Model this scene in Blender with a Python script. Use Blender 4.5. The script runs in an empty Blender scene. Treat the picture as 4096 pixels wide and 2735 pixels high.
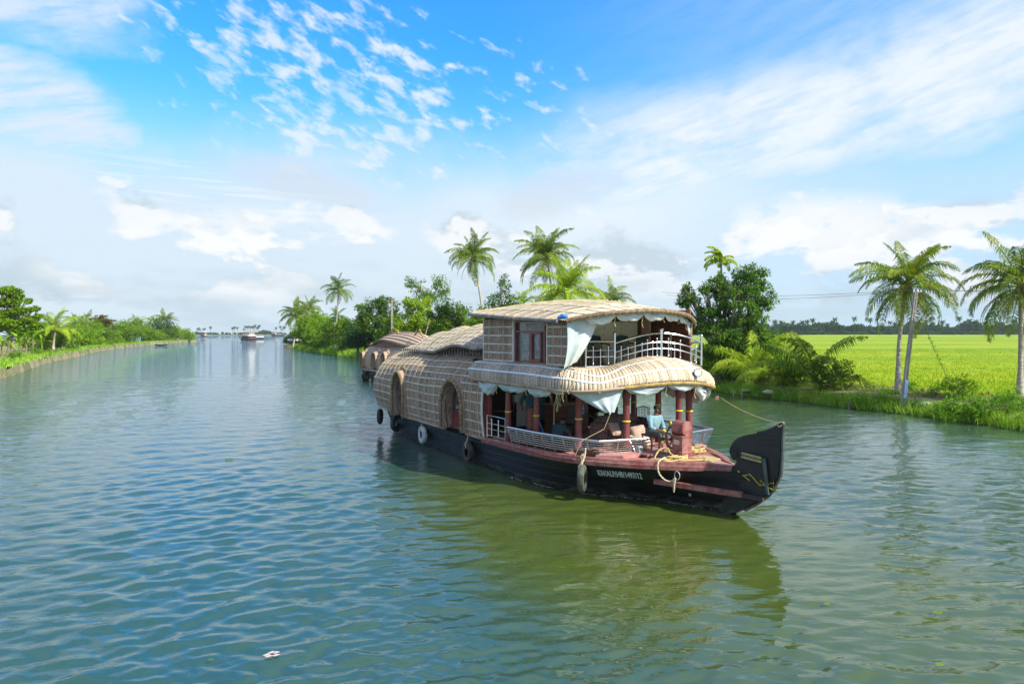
import bpy, math, random
import numpy as np
from mathutils import Vector, Matrix, Euler, Quaternion
R=math.radians; PI=math.pi
S=bpy.context.scene; COL=S.collection

# ------------------------------------------------------------------ camera
F=2731.; CX=2048.; CY=1332.; HC=4.5
cd=bpy.data.cameras.new('camera'); cam=bpy.data.objects.new('camera',cd); COL.objects.link(cam)
cam.location=(0,0,HC); cam.rotation_euler=(R(90),0,0)
cd.sensor_width=36; cd.lens=24.0; cd.shift_y=-0.00867; cd.clip_end=9000; cd.clip_start=.1
S.camera=cam
S.view_settings.view_transform='Standard'; S.view_settings.look='None'; S.view_settings.gamma=1
S.view_settings.exposure=0.56
try: S.view_settings.use_curve_mapping=False
except: pass
S.render.resolution_x=1024; S.render.resolution_y=683
try:
    S.render.engine='CYCLES'; S.cycles.volume_bounces=0; S.cycles.max_bounces=8; S.cycles.transparent_max_bounces=8
except: pass

# ------------------------------------------------------------------ sun
SUN_EL=R(40); SUN_AZ=math.atan2(.82,-.57)
sunv=Vector((math.sin(SUN_AZ)*math.cos(SUN_EL),math.cos(SUN_AZ)*math.cos(SUN_EL),math.sin(SUN_EL)))
sl=bpy.data.lights.new('sun','SUN'); sl.energy=5.0; sl.angle=R(.6); sl.color=(1,.95,.85)
so=bpy.data.objects.new('sun',sl); COL.objects.link(so); so.location=(60,-20,80)
so.rotation_euler=sunv.to_track_quat('Z','Y').to_euler()

# ------------------------------------------------------------------ node helper
class NT:
    def __init__(s,nt): s.nt=nt
    def n(s,t,**k):
        x=s.nt.nodes.new(t)
        for a,b in k.items(): setattr(x,a,b)
        return x
    def put(s,sock,v):
        if isinstance(v,(int,float)): sock.default_value=v
        elif isinstance(v,(tuple,list)):
            if len(sock.default_value)==4 and len(v)==3: v=(*v,1)
            sock.default_value=v
        else: s.nt.links.new(v,sock)
    def m(s,op,a,b=0.,c=None,clamp=False):
        x=s.n('ShaderNodeMath',operation=op); x.use_clamp=clamp
        s.put(x.inputs[0],a); s.put(x.inputs[1],b)
        if c is not None: s.put(x.inputs[2],c)
        return x.outputs[0]
    def add(s,a,b): return s.m('ADD',a,b)
    def sub(s,a,b): return s.m('SUBTRACT',a,b)
    def mul(s,a,b): return s.m('MULTIPLY',a,b)
    def rng(s,v,a,b,c=0.,d=1.,smooth=True):
        x=s.n('ShaderNodeMapRange',interpolation_type='SMOOTHSTEP' if smooth else 'LINEAR')
        for i,q in enumerate((v,a,b,c,d)): s.put(x.inputs[i],q)
        return x.outputs[0]
    def mix(s,f,a,b,blend='MIX'):
        x=s.n('ShaderNodeMix',data_type='RGBA',blend_type=blend)
        s.put(x.inputs[0],f); s.put(x.inputs[6],a); s.put(x.inputs[7],b); return x.outputs[2]
    def noise(s,vec,scale=5,detail=3,rough=.5,dist=0,dim='3D'):
        x=s.n('ShaderNodeTexNoise',noise_dimensions=dim)
        if vec is not None: s.put(x.inputs['Vector'],vec)
        s.put(x.inputs['Scale'],scale); x.inputs['Detail'].default_value=detail
        x.inputs['Roughness'].default_value=rough; x.inputs['Distortion'].default_value=dist
        return x.outputs[0]
    def vor(s,vec,scale=5,feature='F1',rnd=1):
        x=s.n('ShaderNodeTexVoronoi',feature=feature)
        if vec is not None: s.put(x.inputs['Vector'],vec)
        x.inputs['Scale'].default_value=scale; x.inputs['Randomness'].default_value=rnd
        return x
    def comb(s,x,y,z=0.):
        c=s.n('ShaderNodeCombineXYZ')
        for i,q in enumerate((x,y,z)): s.put(c.inputs[i],q)
        return c.outputs[0]
    def sep(s,v):
        c=s.n('ShaderNodeSeparateXYZ'); s.put(c.inputs[0],v); return c.outputs
    def mapv(s,v,loc=(0,0,0),rot=(0,0,0),sc=(1,1,1)):
        c=s.n('ShaderNodeMapping'); s.put(c.inputs[0],v)
        c.inputs[1].default_value=loc; c.inputs[2].default_value=rot; c.inputs[3].default_value=sc; return c.outputs[0]

# ------------------------------------------------------------------ world : Nishita sky + clouds by direction
W=bpy.data.worlds.new('World'); S.world=W; W.use_nodes=True
w=NT(W.node_tree); W.node_tree.nodes.clear()
out=w.n('ShaderNodeOutputWorld'); bg=w.n('ShaderNodeBackground'); bg.inputs[1].default_value=.12
W.node_tree.links.new(bg.outputs[0],out.inputs[0])
sky=w.n('ShaderNodeTexSky',sky_type='NISHITA'); sky.sun_disc=False; sky.sun_elevation=SUN_EL; sky.sun_rotation=SUN_AZ
sky.air_density=1.0; sky.dust_density=.6; sky.ozone_density=2.5
d=w.n('ShaderNodeTexCoord').outputs['Generated']
dx,dy,dz=w.sep(d)
az=w.m('DEGREES',w.m('ARCTAN2',dx,dy)) if False else w.mul(w.m('ARCTAN2',dx,dy),57.2958)
el=w.mul(w.m('ARCSINE',dz),57.2958)
elc=w.m('MAXIMUM',el,0.)
base=w.mix(1.,sky.outputs[0],(.30,1.20,2.0),'MULTIPLY')
SKYK=1.0
# tint stronger blue overhead, paler at the horizon
hz=w.rng(elc,0,24,1,0)
base=w.mix(w.mul(hz,.80),base,(2.5,3.95,5.2))
# cloud plane coordinates
zz=w.add(w.m('MAXIMUM',dz,0.),.06)
px=w.m('DIVIDE',dx,zz); py=w.m('DIVIDE',dy,zz)
pv=w.comb(px,py,0)
def lin(a,b,c):   # a*az+b*el+c
    return w.add(w.add(w.mul(az,a),w.mul(el,b)),c)
def blob(a0,e0,sa,se,rot=0.,warp=None):
    A=w.sub(az,a0); E_=w.sub(el,e0); c,s_=math.cos(R(rot)),math.sin(R(rot))
    u=w.mul(w.add(w.mul(A,c),w.mul(E_,s_)),1/sa); v=w.mul(w.add(w.mul(E_,c),w.mul(A,-s_)),1/se)
    q=w.add(w.mul(u,u),w.mul(v,v))
    if warp is not None: q=w.add(q,warp)
    return w.rng(q,1.25,0.,0,1)
n_big=w.noise(w.comb(w.mul(az,.07),w.mul(el,.10),0),1.0,4,.55)
n_fin=w.noise(w.comb(w.mul(w.add(az,w.mul(el,-.8)),.22),w.mul(w.add(el,w.mul(az,-.22)),.85),5.),1.0,7,.62)
n_mid=w.noise(w.comb(w.mul(az,.16),w.mul(el,.24),3.),1.0,5,.6)
wf=w.mul(w.sub(n_mid,.5),2.2)
white=(7.6,8.15,8.6); grey=(5.2,5.9,6.4)
# veil : thin white band rising to the right, haze-cloud top left, low veil
band=w.rng(w.m('ABSOLUTE',w.add(lin(-.20,1,-11.2),w.mul(w.sub(n_big,.5),7.))),8.2,1.6,0,1)
band=w.mul(band,w.rng(az,-14,14,0,1))
band=w.mul(w.mul(band,w.rng(n_mid,.2,.55,.55,1)),w.rng(n_fin,.30,.60,.74,1))
c_l=w.m('MAXIMUM',blob(-36,24,9,6,0,wf),blob(-36,15.5,9,4.,-14,wf))
c_l=w.mul(c_l,w.rng(n_fin,.30,.62,.45,1))
low=w.rng(w.add(el,w.mul(w.sub(n_big,.5),11)),18.5,8.5,0,1)
low=w.mul(w.m('MAXIMUM',low,w.mul(w.rng(el,19,9,0,1),.55)),w.rng(w.add(w.mul(w.sub(az,27),.1),w.mul(w.sub(el,9),-.0)),-2.0,.6,1,.62))
topr=w.mul(w.mul(w.rng(az,-4,34,0,1),w.rng(n_fin,.25,.65,.5,1)),.42)
veil=w.m('MAXIMUM',topr,w.m('MAXIMUM',w.m('MAXIMUM',w.mul(band,.93),w.mul(c_l,.95)),w.mul(low,.92)))
colr=w.mix(veil,base,w.mix(band,(4.25,4.85,5.3),(5.25,5.5,5.75)))
# small rows of puffs (altocumulus) left of centre
pr=w.comb(w.mul(w.sub(az,w.mul(el,.45)),.36),w.mul(w.add(el,w.mul(az,.42)),.80),0)
pn=w.noise(pr,1.0,5,.56,.15)
pm=w.m('MAXIMUM',blob(-15,19.5,17,8.5,-14),w.m('MAXIMUM',w.mul(blob(1,19,10,5,-20),.62),w.mul(blob(-26,23,10,4,-20),.75)))
puff=w.rng(w.add(pn,w.mul(w.sub(pm,1.),.24)),.425,.635,0,1)
puff=w.mul(puff,w.rng(pm,0,.3,0,1))
puff=w.mul(puff,w.rng(n_mid,.30,.58,.55,1))
colr=w.mix(w.mul(puff,.88),colr,(4.75,5.2,5.6))
# faint ripple texture band at left, el 9..12
rp=w.noise(w.comb(w.mul(az,.10),w.add(w.mul(el,2.4),w.mul(az,.06)),0),1.2,3,.5,.6)
rp=w.mul(w.rng(rp,.5,.68,0,1),blob(-22,10,14,2.8,-6))
colr=w.mix(w.mul(rp,.65),colr,(4.9,5.3,5.7))
# cumulus belt near the horizon: lit tops, grey bases
def cum(off):
    v=w.comb(w.mul(az,.145),w.mul(w.add(el,off),.26),7.3)
    return w.noise(v,1.0,7,.56,.15)
c0=cum(0.); c1=cum(-1.3)
belt=w.mul(w.rng(el,.8,2.6,0,1),w.rng(el,15.,7.,0,1))
dens=w.rng(w.add(c0,w.mul(w.sub(belt,1.),.35)),.44,.56,0,1)
lit=w.rng(w.sub(c0,c1),-.015,.075,0,1)
top=w.rng(c0,.50,.62,0,1)
cc=w.mix(lit,(3.35,4.05,4.55),(5.3,5.5,5.7))
cc=w.mix(w.rng(el,6,1.,0,.5),cc,(3.1,4.05,4.75))
colr=w.mix(w.mul(dens,.9),colr,cc)
# some solid white heaps
heap=w.mul(w.rng(c0,.455,.535,0,1),w.m('MAXIMUM',w.m('MAXIMUM',blob(-21,6.0,9,4.),blob(-12,5.6,5.5,3.6)),w.m('MAXIMUM',blob(-30,5.2,6.,3.),w.m('MAXIMUM',blob(24,7.8,9,3.),blob(33,5.2,4.5,3.2)))))
colr=w.mix(w.mul(heap,.8),colr,(5.7,5.8,5.85))
gr=w.mul(w.noise(w.comb(w.mul(az,.12),w.mul(el,.4),11.),1.,4,.5),w.rng(el,11,3,0,1))
colr=w.mix(w.rng(gr,.38,.64,0,.6),colr,(3.05,3.8,4.35))
# unseen whitish cloud added overhead and behind the viewer, for less blue skylight
ov=w.noise(w.comb(w.mul(dx,2.2),w.mul(dy,2.2),w.mul(dz,2.2)),1.,5,.6)
outs=w.m('MAXIMUM',w.rng(el,26,44,0,1),w.rng(dy,.45,.1,0,1))
colr=w.mix(w.mul(outs,w.rng(ov,.38,.62,.08,.72)),colr,(4.7,5.0,5.2))
cg=w.mul(w.m('MAXIMUM',blob(4,11.3,6,2.2,10,wf),blob(-18,12.2,8,1.8,-12,wf)),.55)
colr=w.mix(cg,colr,(3.9,4.35,4.6))
W.node_tree.links.new(colr,bg.inputs[0])

# ------------------------------------------------------------------ materials
MATS={}
def pmat(name,col,rough=.7,var=None,vs=3.,bump=0.,bs=40.,metal=0.,spec=.4,objvar=0.,coord='Object',stretch=(1,1,1),detail=4,trans=0.):
    if name in MATS: return MATS[name]
    m=bpy.data.materials.new(name); m.use_nodes=True; k=NT(m.node_tree)
    b=m.node_tree.nodes['Principled BSDF']; tc=k.n('ShaderNodeTexCoord').outputs[coord]
    v=k.mapv(tc,sc=stretch)
    c=None
    if var: c=k.mix(k.rng(k.noise(v,vs,detail,.6),.35,.65),col,var)
    if objvar:
        oi=k.n('ShaderNodeObjectInfo').outputs['Random']
        hs=k.n('ShaderNodeHueSaturation'); k.put(hs.inputs['Color'],c if c is not None else col)
        k.put(hs.inputs['Value'],k.rng(oi,0,1,1-objvar,1+objvar,False)); c=hs.outputs[0]
    k.put(b.inputs['Base Color'],c if c is not None else col)
    b.inputs['Roughness'].default_value=rough
    if var and rough>.3 and not metal: k.put(b.inputs['Roughness'],k.rng(k.noise(v,vs*2.3,4,.6),.3,.7,max(.1,rough-.12),min(1,rough+.15)))
    b.inputs['Metallic'].default_value=metal
    b.inputs['Specular IOR Level'].default_value=spec
    if bump:
        bn=k.n('ShaderNodeBump'); bn.inputs['Strength'].default_value=min(1,bump*1.); bn.inputs['Distance'].default_value=.02
        k.put(bn.inputs['Height'],k.noise(v,bs,4,.6)); k.put(b.inputs['Normal'],bn.outputs[0])
    if trans:
        tr=k.n('ShaderNodeBsdfTranslucent'); k.put(tr.inputs[0],k.mix(1.,c if c is not None else col,(1.5,1.35,.5),'MULTIPLY'))
        ms=k.n('ShaderNodeMixShader'); ms.inputs[0].default_value=trans
        k.nt.links.new(b.outputs[0],ms.inputs[1]); k.nt.links.new(tr.outputs[0],ms.inputs[2])
        k.nt.links.new(ms.outputs[0],m.node_tree.nodes['Material Output'].inputs[0])
    MATS[name]=m; return m

def weave(name,c1,c2,c3,stain=None,rw=.055):
    """woven palm matting: herringbone straw in UV metres"""
    m=bpy.data.materials.new(name); m.use_nodes=True; k=NT(m.node_tree); b=m.node_tree.nodes['Principled BSDF']
    uv=k.n('ShaderNodeTexCoord').outputs['UV']; u,v,_=k.sep(uv)
    fu=k.m('PINGPONG',u,rw)
    zig=k.add(v,k.mul(fu,.9))
    st=k.comb(k.mul(u,14),k.mul(zig,42),0)
    n1=k.noise(st,1.,3,.6); n2=k.noise(k.comb(u,v,0),1.1,4,.6); n3=k.noise(k.comb(k.mul(u,30),k.mul(v,30),0),1,2,.5)
    oi=k.n('ShaderNodeObjectInfo').outputs['Random']
    c=k.mix(k.rng(n1,.36,.62),c2,c1)
    c=k.mix(k.rng(n2,.42,.68,0,.7),c,c3)
    c=k.mix(k.rng(n3,.58,.7,0,.45),c,(c1[0]*1.25,c1[1]*1.25,c1[2]*1.3))
    if stain: c=k.mix(k.rng(k.noise(k.comb(u,v,5),.55,5,.65),.54,.66,0,.55),c,stain)
    hs=k.n('ShaderNodeHueSaturation'); k.put(hs.inputs['Color'],c); k.put(hs.inputs['Value'],k.rng(oi,0,1,.76,1.20,False))
    k.put(b.inputs['Base Color'],hs.outputs[0]); b.inputs['Roughness'].default_value=.85; b.inputs['Specular IOR Level'].default_value=.2
    bn=k.n('ShaderNodeBump'); bn.inputs['Strength'].default_value=.9; bn.inputs['Distance'].default_value=.02
    k.put(bn.inputs['Height'],k.add(n1,k.mul(n3,.5))); k.put(b.inputs['Normal'],bn.outputs[0])
    return m
M_mat=weave('woven_mat_grey',(.53,.445,.35),(.26,.195,.145),(.42,.345,.27),(.17,.19,.17))
M_matf=weave('woven_mat_fresh',(.72,.60,.42),(.41,.30,.19),(.61,.51,.37))
M_matw=weave('woven_mat_wall',(.48,.355,.26),(.165,.105,.07),(.32,.23,.165))
M_mat2=weave('woven_mat_brown',(.56,.40,.29),(.38,.26,.18),(.48,.34,.245))
M_under=pmat('mat_lining',(.06,.038,.026),.9,(.06,.04,.03),8,.4,30)
M_gap=pmat('cord_joint',(.12,.075,.045),.9)
M_bat=pmat('batten_white',(.60,.58,.50),.6,(.44,.41,.33),3,.2,30,objvar=.12)
M_cord=pmat('yellow_cord',(.62,.52,.24),.7,(.48,.39,.18),6)
M_tape=pmat('white_tape',(.70,.76,.78),.45,(.58,.66,.68),4)
M_bam=pmat('bamboo_pole',(.42,.30,.19),.55,(.27,.19,.12),2.5,.2,20)
M_bamg=pmat('weathered_pole',(.30,.27,.23),.7,(.18,.15,.12),3,.3,25)
M_yrim=pmat('coir_rim',(.42,.29,.09),.85,(.24,.16,.05),7,.7,45)
M_rim=pmat('rope_bound_rim',(.30,.20,.11),.9,(.16,.10,.055),9,.9,50)
M_maroon=pmat('maroon_paint',(.22,.052,.045),.42,(.16,.038,.034),4,.15,18,spec=.5)
M_maroonw=pmat('maroon_paint_worn',(.21,.055,.046),.5,(.33,.15,.12),5,.35,22)
M_deck=pmat('deck_paint',(.42,.16,.13),.42,(.50,.27,.22),2.5,.25,25,spec=.5)
M_tar=None
M_steel=pmat('polished_steel',(.72,.72,.72),.22,metal=1.,spec=.5)
M_bronze=pmat('steel_post',(.50,.42,.36),.3,metal=.9)
M_tarp=pmat('tarpaulin',(.52,.60,.58),.5,(.42,.51,.50),3,.25,9,spec=.35,trans=.12)
M_tarpw=pmat('tarpaulin_pale',(.72,.74,.68),.5,(.56,.64,.63),3,.25,9,trans=.12)
M_rope=pmat('mooring_rope',(.62,.47,.19),.8,(.42,.31,.11),30,.8,60)
M_rope2=pmat('pale_rope',(.62,.54,.36),.8,(.45,.38,.2),30,.8,60)
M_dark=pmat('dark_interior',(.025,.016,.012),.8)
M_rubber=pmat('tyre_rubber',(.028,.027,.025),.75,(.06,.058,.05),5,.5,30)
M_tyreg=pmat('tyre_rubber_weathered',(.10,.105,.075),.8,(.045,.05,.035),5,.5,30)
M_tyrer=pmat('tyre_rusty',(.09,.055,.038),.8,(.035,.032,.028),4,.5,30)
M_tyrew=pmat('tyre_white_paint',(.55,.56,.53),.7,(.36,.37,.35),7,.4,30)
M_glass=pmat('window_glass',(.06,.09,.09),.05,(.10,.13,.12),3,spec=.9)
M_curt=pmat('curtain',(.34,.33,.30),.8,(.20,.19,.17),6)
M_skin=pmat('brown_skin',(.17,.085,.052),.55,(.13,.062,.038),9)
M_skinl=pmat('skin_pale_brown',(.20,.10,.065),.55)  # a somewhat paler brown skin
M_hair=pmat('black_hair',(.010,.009,.008),.7,bump=.8,bs=80)
M_shirt=pmat('blue_shirt',(.22,.37,.40),.8,(.17,.30,.33),8,.35,16)
M_shirtd=pmat('teal_shirt',(.030,.10,.13),.85,(.02,.07,.09),8,.3,16)
M_shirtn=pmat('dark_teal_tee',(.025,.06,.07),.85,(.018,.045,.055),8,.3,16)
M_short=pmat('grey_shorts',(.10,.125,.11),.85,(.07,.09,.08),8,.3,16)
M_lungi=pmat('rust_lungi',(.32,.12,.075),.85,(.26,.09,.06),8,.3,16)
M_black=pmat('black_metal',(.015,.014,.014),.4)
M_pchair=pmat('green_plastic',(.012,.055,.050),.3,(.018,.07,.06),3,spec=.6)
M_wood=pmat('varnished_wood',(.16,.065,.032),.4,(.09,.035,.018),2.,.2,20,stretch=(1,1,8))
M_woodp=pmat('pale_wood',(.33,.19,.12),.5,(.24,.13,.08),3)
M_white=pmat('white_paint',(.75,.75,.70),.5)
M_cream=pmat('cream_panel',(.62,.62,.50),.6)
M_blue=pmat('blue_plastic',(.03,.22,.62),.4,(.10,.36,.72),9)
M_yel=pmat('yellow_paint',(.72,.58,.03),.45)
M_bluew=pmat('blue_door_and_lit_wall',(.03,.12,.17),.6)
def mottled(name,a,b,scale):
    m=bpy.data.materials.new(name); m.use_nodes=True; k=NT(m.node_tree); bb=m.node_tree.nodes['Principled BSDF']
    o=k.n('ShaderNodeTexCoord').outputs['Object']
    vo=k.vor(o,scale); r=k.m('SINE',k.mul(vo.outputs['Distance'],26.))
    k.put(bb.inputs['Base Color'],k.mix(k.rng(r,-.2,.4),a,b)); bb.inputs['Roughness'].default_value=.85; return m
M_sofa=mottled('swirl_upholstery',(.055,.028,.024),(.30,.19,.155),6.)
M_cush=mottled('dotted_cushion',(.26,.06,.04),(.66,.58,.45),9.)
def wallpaper():
    m=bpy.data.materials.new('wallpaper_loops'); m.use_nodes=True; k=NT(m.node_tree); bb=m.node_tree.nodes['Principled BSDF']
    o=k.n('ShaderNodeTexCoord').outputs['UV']
    vo=k.vor(o,4.6,rnd=.55); l=k.m('ABSOLUTE',k.sub(vo.outputs['Distance'],.36))
    c=k.mix(k.rng(k.noise(o,1.2,2),.4,.6),(.70,.74,.46),(.80,.80,.56))
    k.put(bb.inputs['Base Color'],k.mix(k.rng(l,.025,.01),c,(.38,.42,.24))); bb.inputs['Roughness'].default_value=.6; return m
M_wallp=wallpaper()
# foliage / ground
def leafm(name,a,b,tr=.35,vs=.35,ov=.18):
    return pmat(name,a,.62,b,vs,trans=tr,objvar=ov,spec=.015,detail=5)
L_palm=leafm('palm_leaf',(0.134,0.220,0.022),(0.256,0.305,0.037),.34,.8)
L_palmd=leafm('palm_leaf_dark',(0.067,0.140,0.020),(0.171,0.232,0.030),.28,.8)
L_palmy=leafm('palm_leaf_young',(0.232,0.354,0.024),(0.366,0.464,0.043),.38,.8)
L_dry=leafm('palm_leaf_dry',(.28,.17,.06),(.20,.14,.05),.2,1.)
L_man=leafm('mango_leaf',(0.055,0.134,0.018),(0.122,0.220,0.027),.25,.5)
L_brt=leafm('bright_leaf',(.125,.25,.010),(.21,.34,.014),.30,.45)
L_yel=leafm('yellow_green_leaf',(.28,.38,.018),(.19,.31,.02),.30,.5)
L_mid=leafm('mid_leaf',(.075,.165,.012),(.14,.25,.018),.32,.4)
L_drk=leafm('dark_leaf',(0.027,0.076,0.027),(0.055,0.116,0.027),.22,.4)
L_ban=leafm('banana_leaf',(.15,.28,.018),(.24,.38,.03),.34,.6)
L_red=leafm('reddish_leaf',(.20,.12,.03),(.12,.14,.03),.3,.8)
L_far=leafm('far_leaf',(.026,.085,.018),(.05,.13,.022),.2,.15)
L_gr=leafm('grass_blade',(0.159,0.317,0.024),(0.293,0.451,0.061),.35,.6)
L_weed=leafm('weed_leaf',(0.104,0.244,0.018),(0.195,0.366,0.037),.32,.9)
L_rice=leafm('rice_leaf',(.27,.36,.01),(.20,.32,.012),.3,.3)
M_trunk=pmat('palm_trunk_bark',(.50,.43,.34),.9,(.30,.25,.19),2.5,.8,12,stretch=(1,1,6))
M_bark=pmat('tree_bark',(.17,.125,.09),.9,(.26,.21,.16),2.5,.8,12)
M_nut=pmat('coconut_husk',(.26,.30,.04),.5,(.34,.27,.04),4)
M_post=pmat('concrete_post',(.40,.345,.27),.85,(.30,.25,.19),3,.4,20)
M_stake=pmat('bamboo_stake',(.36,.30,.20),.8,(.24,.19,.12),4,.3,20)
M_soil=pmat('bank_soil',(.16,.115,.06),.95,(.07,.12,.025),.9,.8,6,detail=7)
M_path=pmat('earth_path',(.24,.175,.11),.95,(.15,.115,.065),.8,.6,8,detail=7)
M_lsoil=pmat('left_bank_soil',(.30,.225,.11),.95,(.13,.21,.03),.35,.6,5,detail=7)
M_litter=pmat('dry_litter',(.22,.14,.075),.9,(.12,.075,.04),2.,.9,9)
M_sack=pmat('sandbag_cloth',(.62,.64,.60),.7,(.48,.50,.46),3,.3,12)
M_stone=pmat('pale_stone',(.46,.39,.27),.85,(.32,.27,.18),3,.6,10)
M_weed=M_soil

# ------------------------------------------------------------------ mesh builder
class MB:
    def __init__(s): s.v=[]; s.f=[]; s.uv=[]; s.mi=[]; s.cur=0
    def _f(s,f,uv=None): s.f.append(f); s.uv.append(uv); s.mi.append(s.cur)
    def box(s,c,d,rot=None):
        n=len(s.v); rm=rot.to_matrix() if isinstance(rot,(Euler,Quaternion)) else rot
        for x in (-1,1):
            for y in (-1,1):
                for z in (-1,1):
                    p=Vector((x*d[0]/2,y*d[1]/2,z*d[2]/2))
                    if rm is not None: p=rm@p
                    s.v.append(tuple(Vector(c)+p))
        for q in ((0,1,3,2),(4,6,7,5),(0,4,5,1),(2,3,7,6),(0,2,6,4),(1,5,7,3)): s._f(tuple(n+i for i in q))
        return s
    def beam(s,a,b,w,h,up=(0,0,1)):
        a=Vector(a); b=Vector(b); x=(b-a); L=x.length; x.normalize(); u=Vector(up)
        y=u.cross(x)
        if y.length<1e-4: y=Vector((0,1,0)).cross(x)
        y.normalize(); z=x.cross(y)
        return s.box((a+b)/2,(L,w,h),Matrix((x,y,z)).transposed())
    def tube(s,P,r,n=8,closed=False,caps=True,sq=1.):
        P=[Vector(p) for p in P]; N=len(P); base=len(s.v)
        rr=r if isinstance(r,(list,tuple)) else [r]*N
        up=None
        for i,p in enumerate(P):
            if closed: t=P[(i+1)%N]-P[i-1]
            else: t=P[min(i+1,N-1)]-P[max(i-1,0)]
            if t.length<1e-9: t=Vector((0,0,1))
            t.normalize()
            if up is None:
                up=Vector((0,0,1)) if abs(t.z)<.9 else Vector((1,0,0))
            a=up-t*up.dot(t)
            if a.length<1e-5: a=t.orthogonal()
            a.normalize(); up=a; b=t.cross(a)
            for k in range(n):
                q=2*PI*k/n; s.v.append(tuple(p+(a*math.cos(q)+b*math.sin(q)*sq)*rr[i]))
        M=N if closed else N-1
        for i in range(M):
            i2=(i+1)%N
            for k in range(n):
                k2=(k+1)%n
                s._f((base+i*n+k,base+i*n+k2,base+i2*n+k2,base+i2*n+k))
        if caps and not closed:
            s._f(tuple(base+k for k in range(n))[::-1]); s._f(tuple(base+(N-1)*n+k for k in range(n)))
        return s
    def lathe(s,o,prof,n=14,ax='z'):
        base=len(s.v); o=Vector(o)
        for r,z in prof:
            for k in range(n):
                q=2*PI*k/n; c,d_=r*math.cos(q),r*math.sin(q)
                p={'z':(c,d_,z),'x':(z,c,d_),'y':(c,z,d_)}[ax]
                s.v.append(tuple(o+Vector(p)))
        for i in range(len(prof)-1):
            for k in range(n):
                k2=(k+1)%n; s._f((base+i*n+k,base+i*n+k2,base+(i+1)*n+k2,base+(i+1)*n+k))
        s._f(tuple(base+k for k in range(n))[::-1]); m_=base+(len(prof)-1)*n; s._f(tuple(m_+k for k in range(n)))
        return s
    def ball(s,c,r,n=10,m_=7,sc=(1,1,1)):
        pr=[(max(1e-3,r*math.sin(PI*i/m_)),-r*math.cos(PI*i/m_)) for i in range(m_+1)]
        b=len(s.v); s.lathe((0,0,0),pr,n)
        for i in range(b,len(s.v)):
            v=s.v[i]; s.v[i]=(c[0]+v[0]*sc[0],c[1]+v[1]*sc[1],c[2]+v[2]*sc[2])
        return s
    def grid(s,P,UV=None):
        base=len(s.v); a=len(P); b=len(P[0])
        for r_ in P:
            for p in r_: s.v.append(tuple(p))
        for i in range(a-1):
            for j in range(b-1):
                uv=None
                if UV: uv=(UV[i][j],UV[i+1][j],UV[i+1][j+1],UV[i][j+1])
                s._f((base+i*b+j,base+(i+1)*b+j,base+(i+1)*b+j+1,base+i*b+j+1),uv)
        return s
    def poly(s,pts,uv=None):
        n=len(s.v); s.v+= [tuple(p) for p in pts]; s._f(tuple(range(n,n+len(pts))),uv); return s
    def prism(s,pts,off):
        n=len(s.v); o=Vector(off); k=len(pts)
        s.v+=[tuple(p) for p in pts]; s.v+=[tuple(Vector(p)+o) for p in pts]
        s._f(tuple(range(n,n+k))[::-1]); s._f(tuple(range(n+k,n+2*k)))
        for i in range(k):
            j=(i+1)%k; s._f((n+i,n+j,n+k+j,n+k+i))
        return s
    def mesh(s,name,mats,smooth=True,origin=None):
        me=bpy.data.meshes.new(name)
        v=s.v
        if origin is not None: v=[(a-origin[0],b-origin[1],c-origin[2]) for a,b,c in v]
        me.from_pydata(v,[],s.f)
        if any(u is not None for u in s.uv):
            ul=me.uv_layers.new(name='UVMap'); i=0
            buf=[0.]*(2*len(me.loops))
            for f,u in zip(s.f,s.uv):
                if u is not None:
                    for q in range(len(f)): buf[2*(i+q)],buf[2*(i+q)+1]=u[q][0],u[q][1]
                i+=len(f)
            ul.data.foreach_set('uv',buf)
        mats=mats if isinstance(mats,(list,tuple)) else [mats]
        for m in mats: me.materials.append(m)
        if len(mats)>1: me.polygons.foreach_set('material_index',s.mi)
        if smooth: me.polygons.foreach_set('use_smooth',[True]*len(me.polygons)); 
        me.update()
        if smooth and smooth!='all':
            try: me.set_sharp_from_angle(angle=R(38))
            except Exception: pass
        return me

def addobj(name,me,parent=None,label=None,cat=None,group=None,kind=None,loc=None,rz=None,mat=None):
    o=bpy.data.objects.new(name,me); COL.objects.link(o)
    if parent: o.parent=parent
    if loc is not None: o.location=loc
    if rz is not None: o.rotation_euler=(0,0,rz) if not isinstance(rz,tuple) else rz
    if mat is not None: o.matrix_world=mat
    tag(o,label,cat,group,kind); return o
def tag(o,label=None,cat=None,group=None,kind=None):
    if label: o['label']=label
    if cat: o['category']=cat
    if group: o['group']=group
    if kind: o['kind']=kind
    return o
def part(name,mb,mat,parent,smooth=True,label=None): return addobj(name,mb.mesh(name,mat,smooth),parent,label)
def thing(name,label,cat,loc=(0,0,0),rz=0,group=None):
    return addobj(name,None,None,label,cat,group,None,loc,rz)
def struct(name,mb,mat,smooth=True): 
    return addobj(name,mb.mesh(name,mat,smooth),kind='structure')
def npmesh(name,V,Fq,mat,smooth=False):
    me=bpy.data.meshes.new(name); V=np.asarray(V,dtype=np.float32); Fq=np.asarray(Fq,dtype=np.int32)
    me.vertices.add(len(V)); me.vertices.foreach_set('co',V.ravel())
    k=Fq.shape[1]; me.loops.add(Fq.size); me.loops.foreach_set('vertex_index',Fq.ravel())
    me.polygons.add(len(Fq)); me.polygons.foreach_set('loop_start',np.arange(0,Fq.size,k,dtype=np.int32))
    try: me.polygons.foreach_set('loop_total',np.full(len(Fq),k,dtype=np.int32))
    except Exception: pass
    if smooth: me.polygons.foreach_set('use_smooth',[True]*len(Fq))
    me.materials.append(mat); me.update(calc_edges=True); me.validate(); return me
def lerp(a,b,t): return a+(b-a)*t
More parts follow.
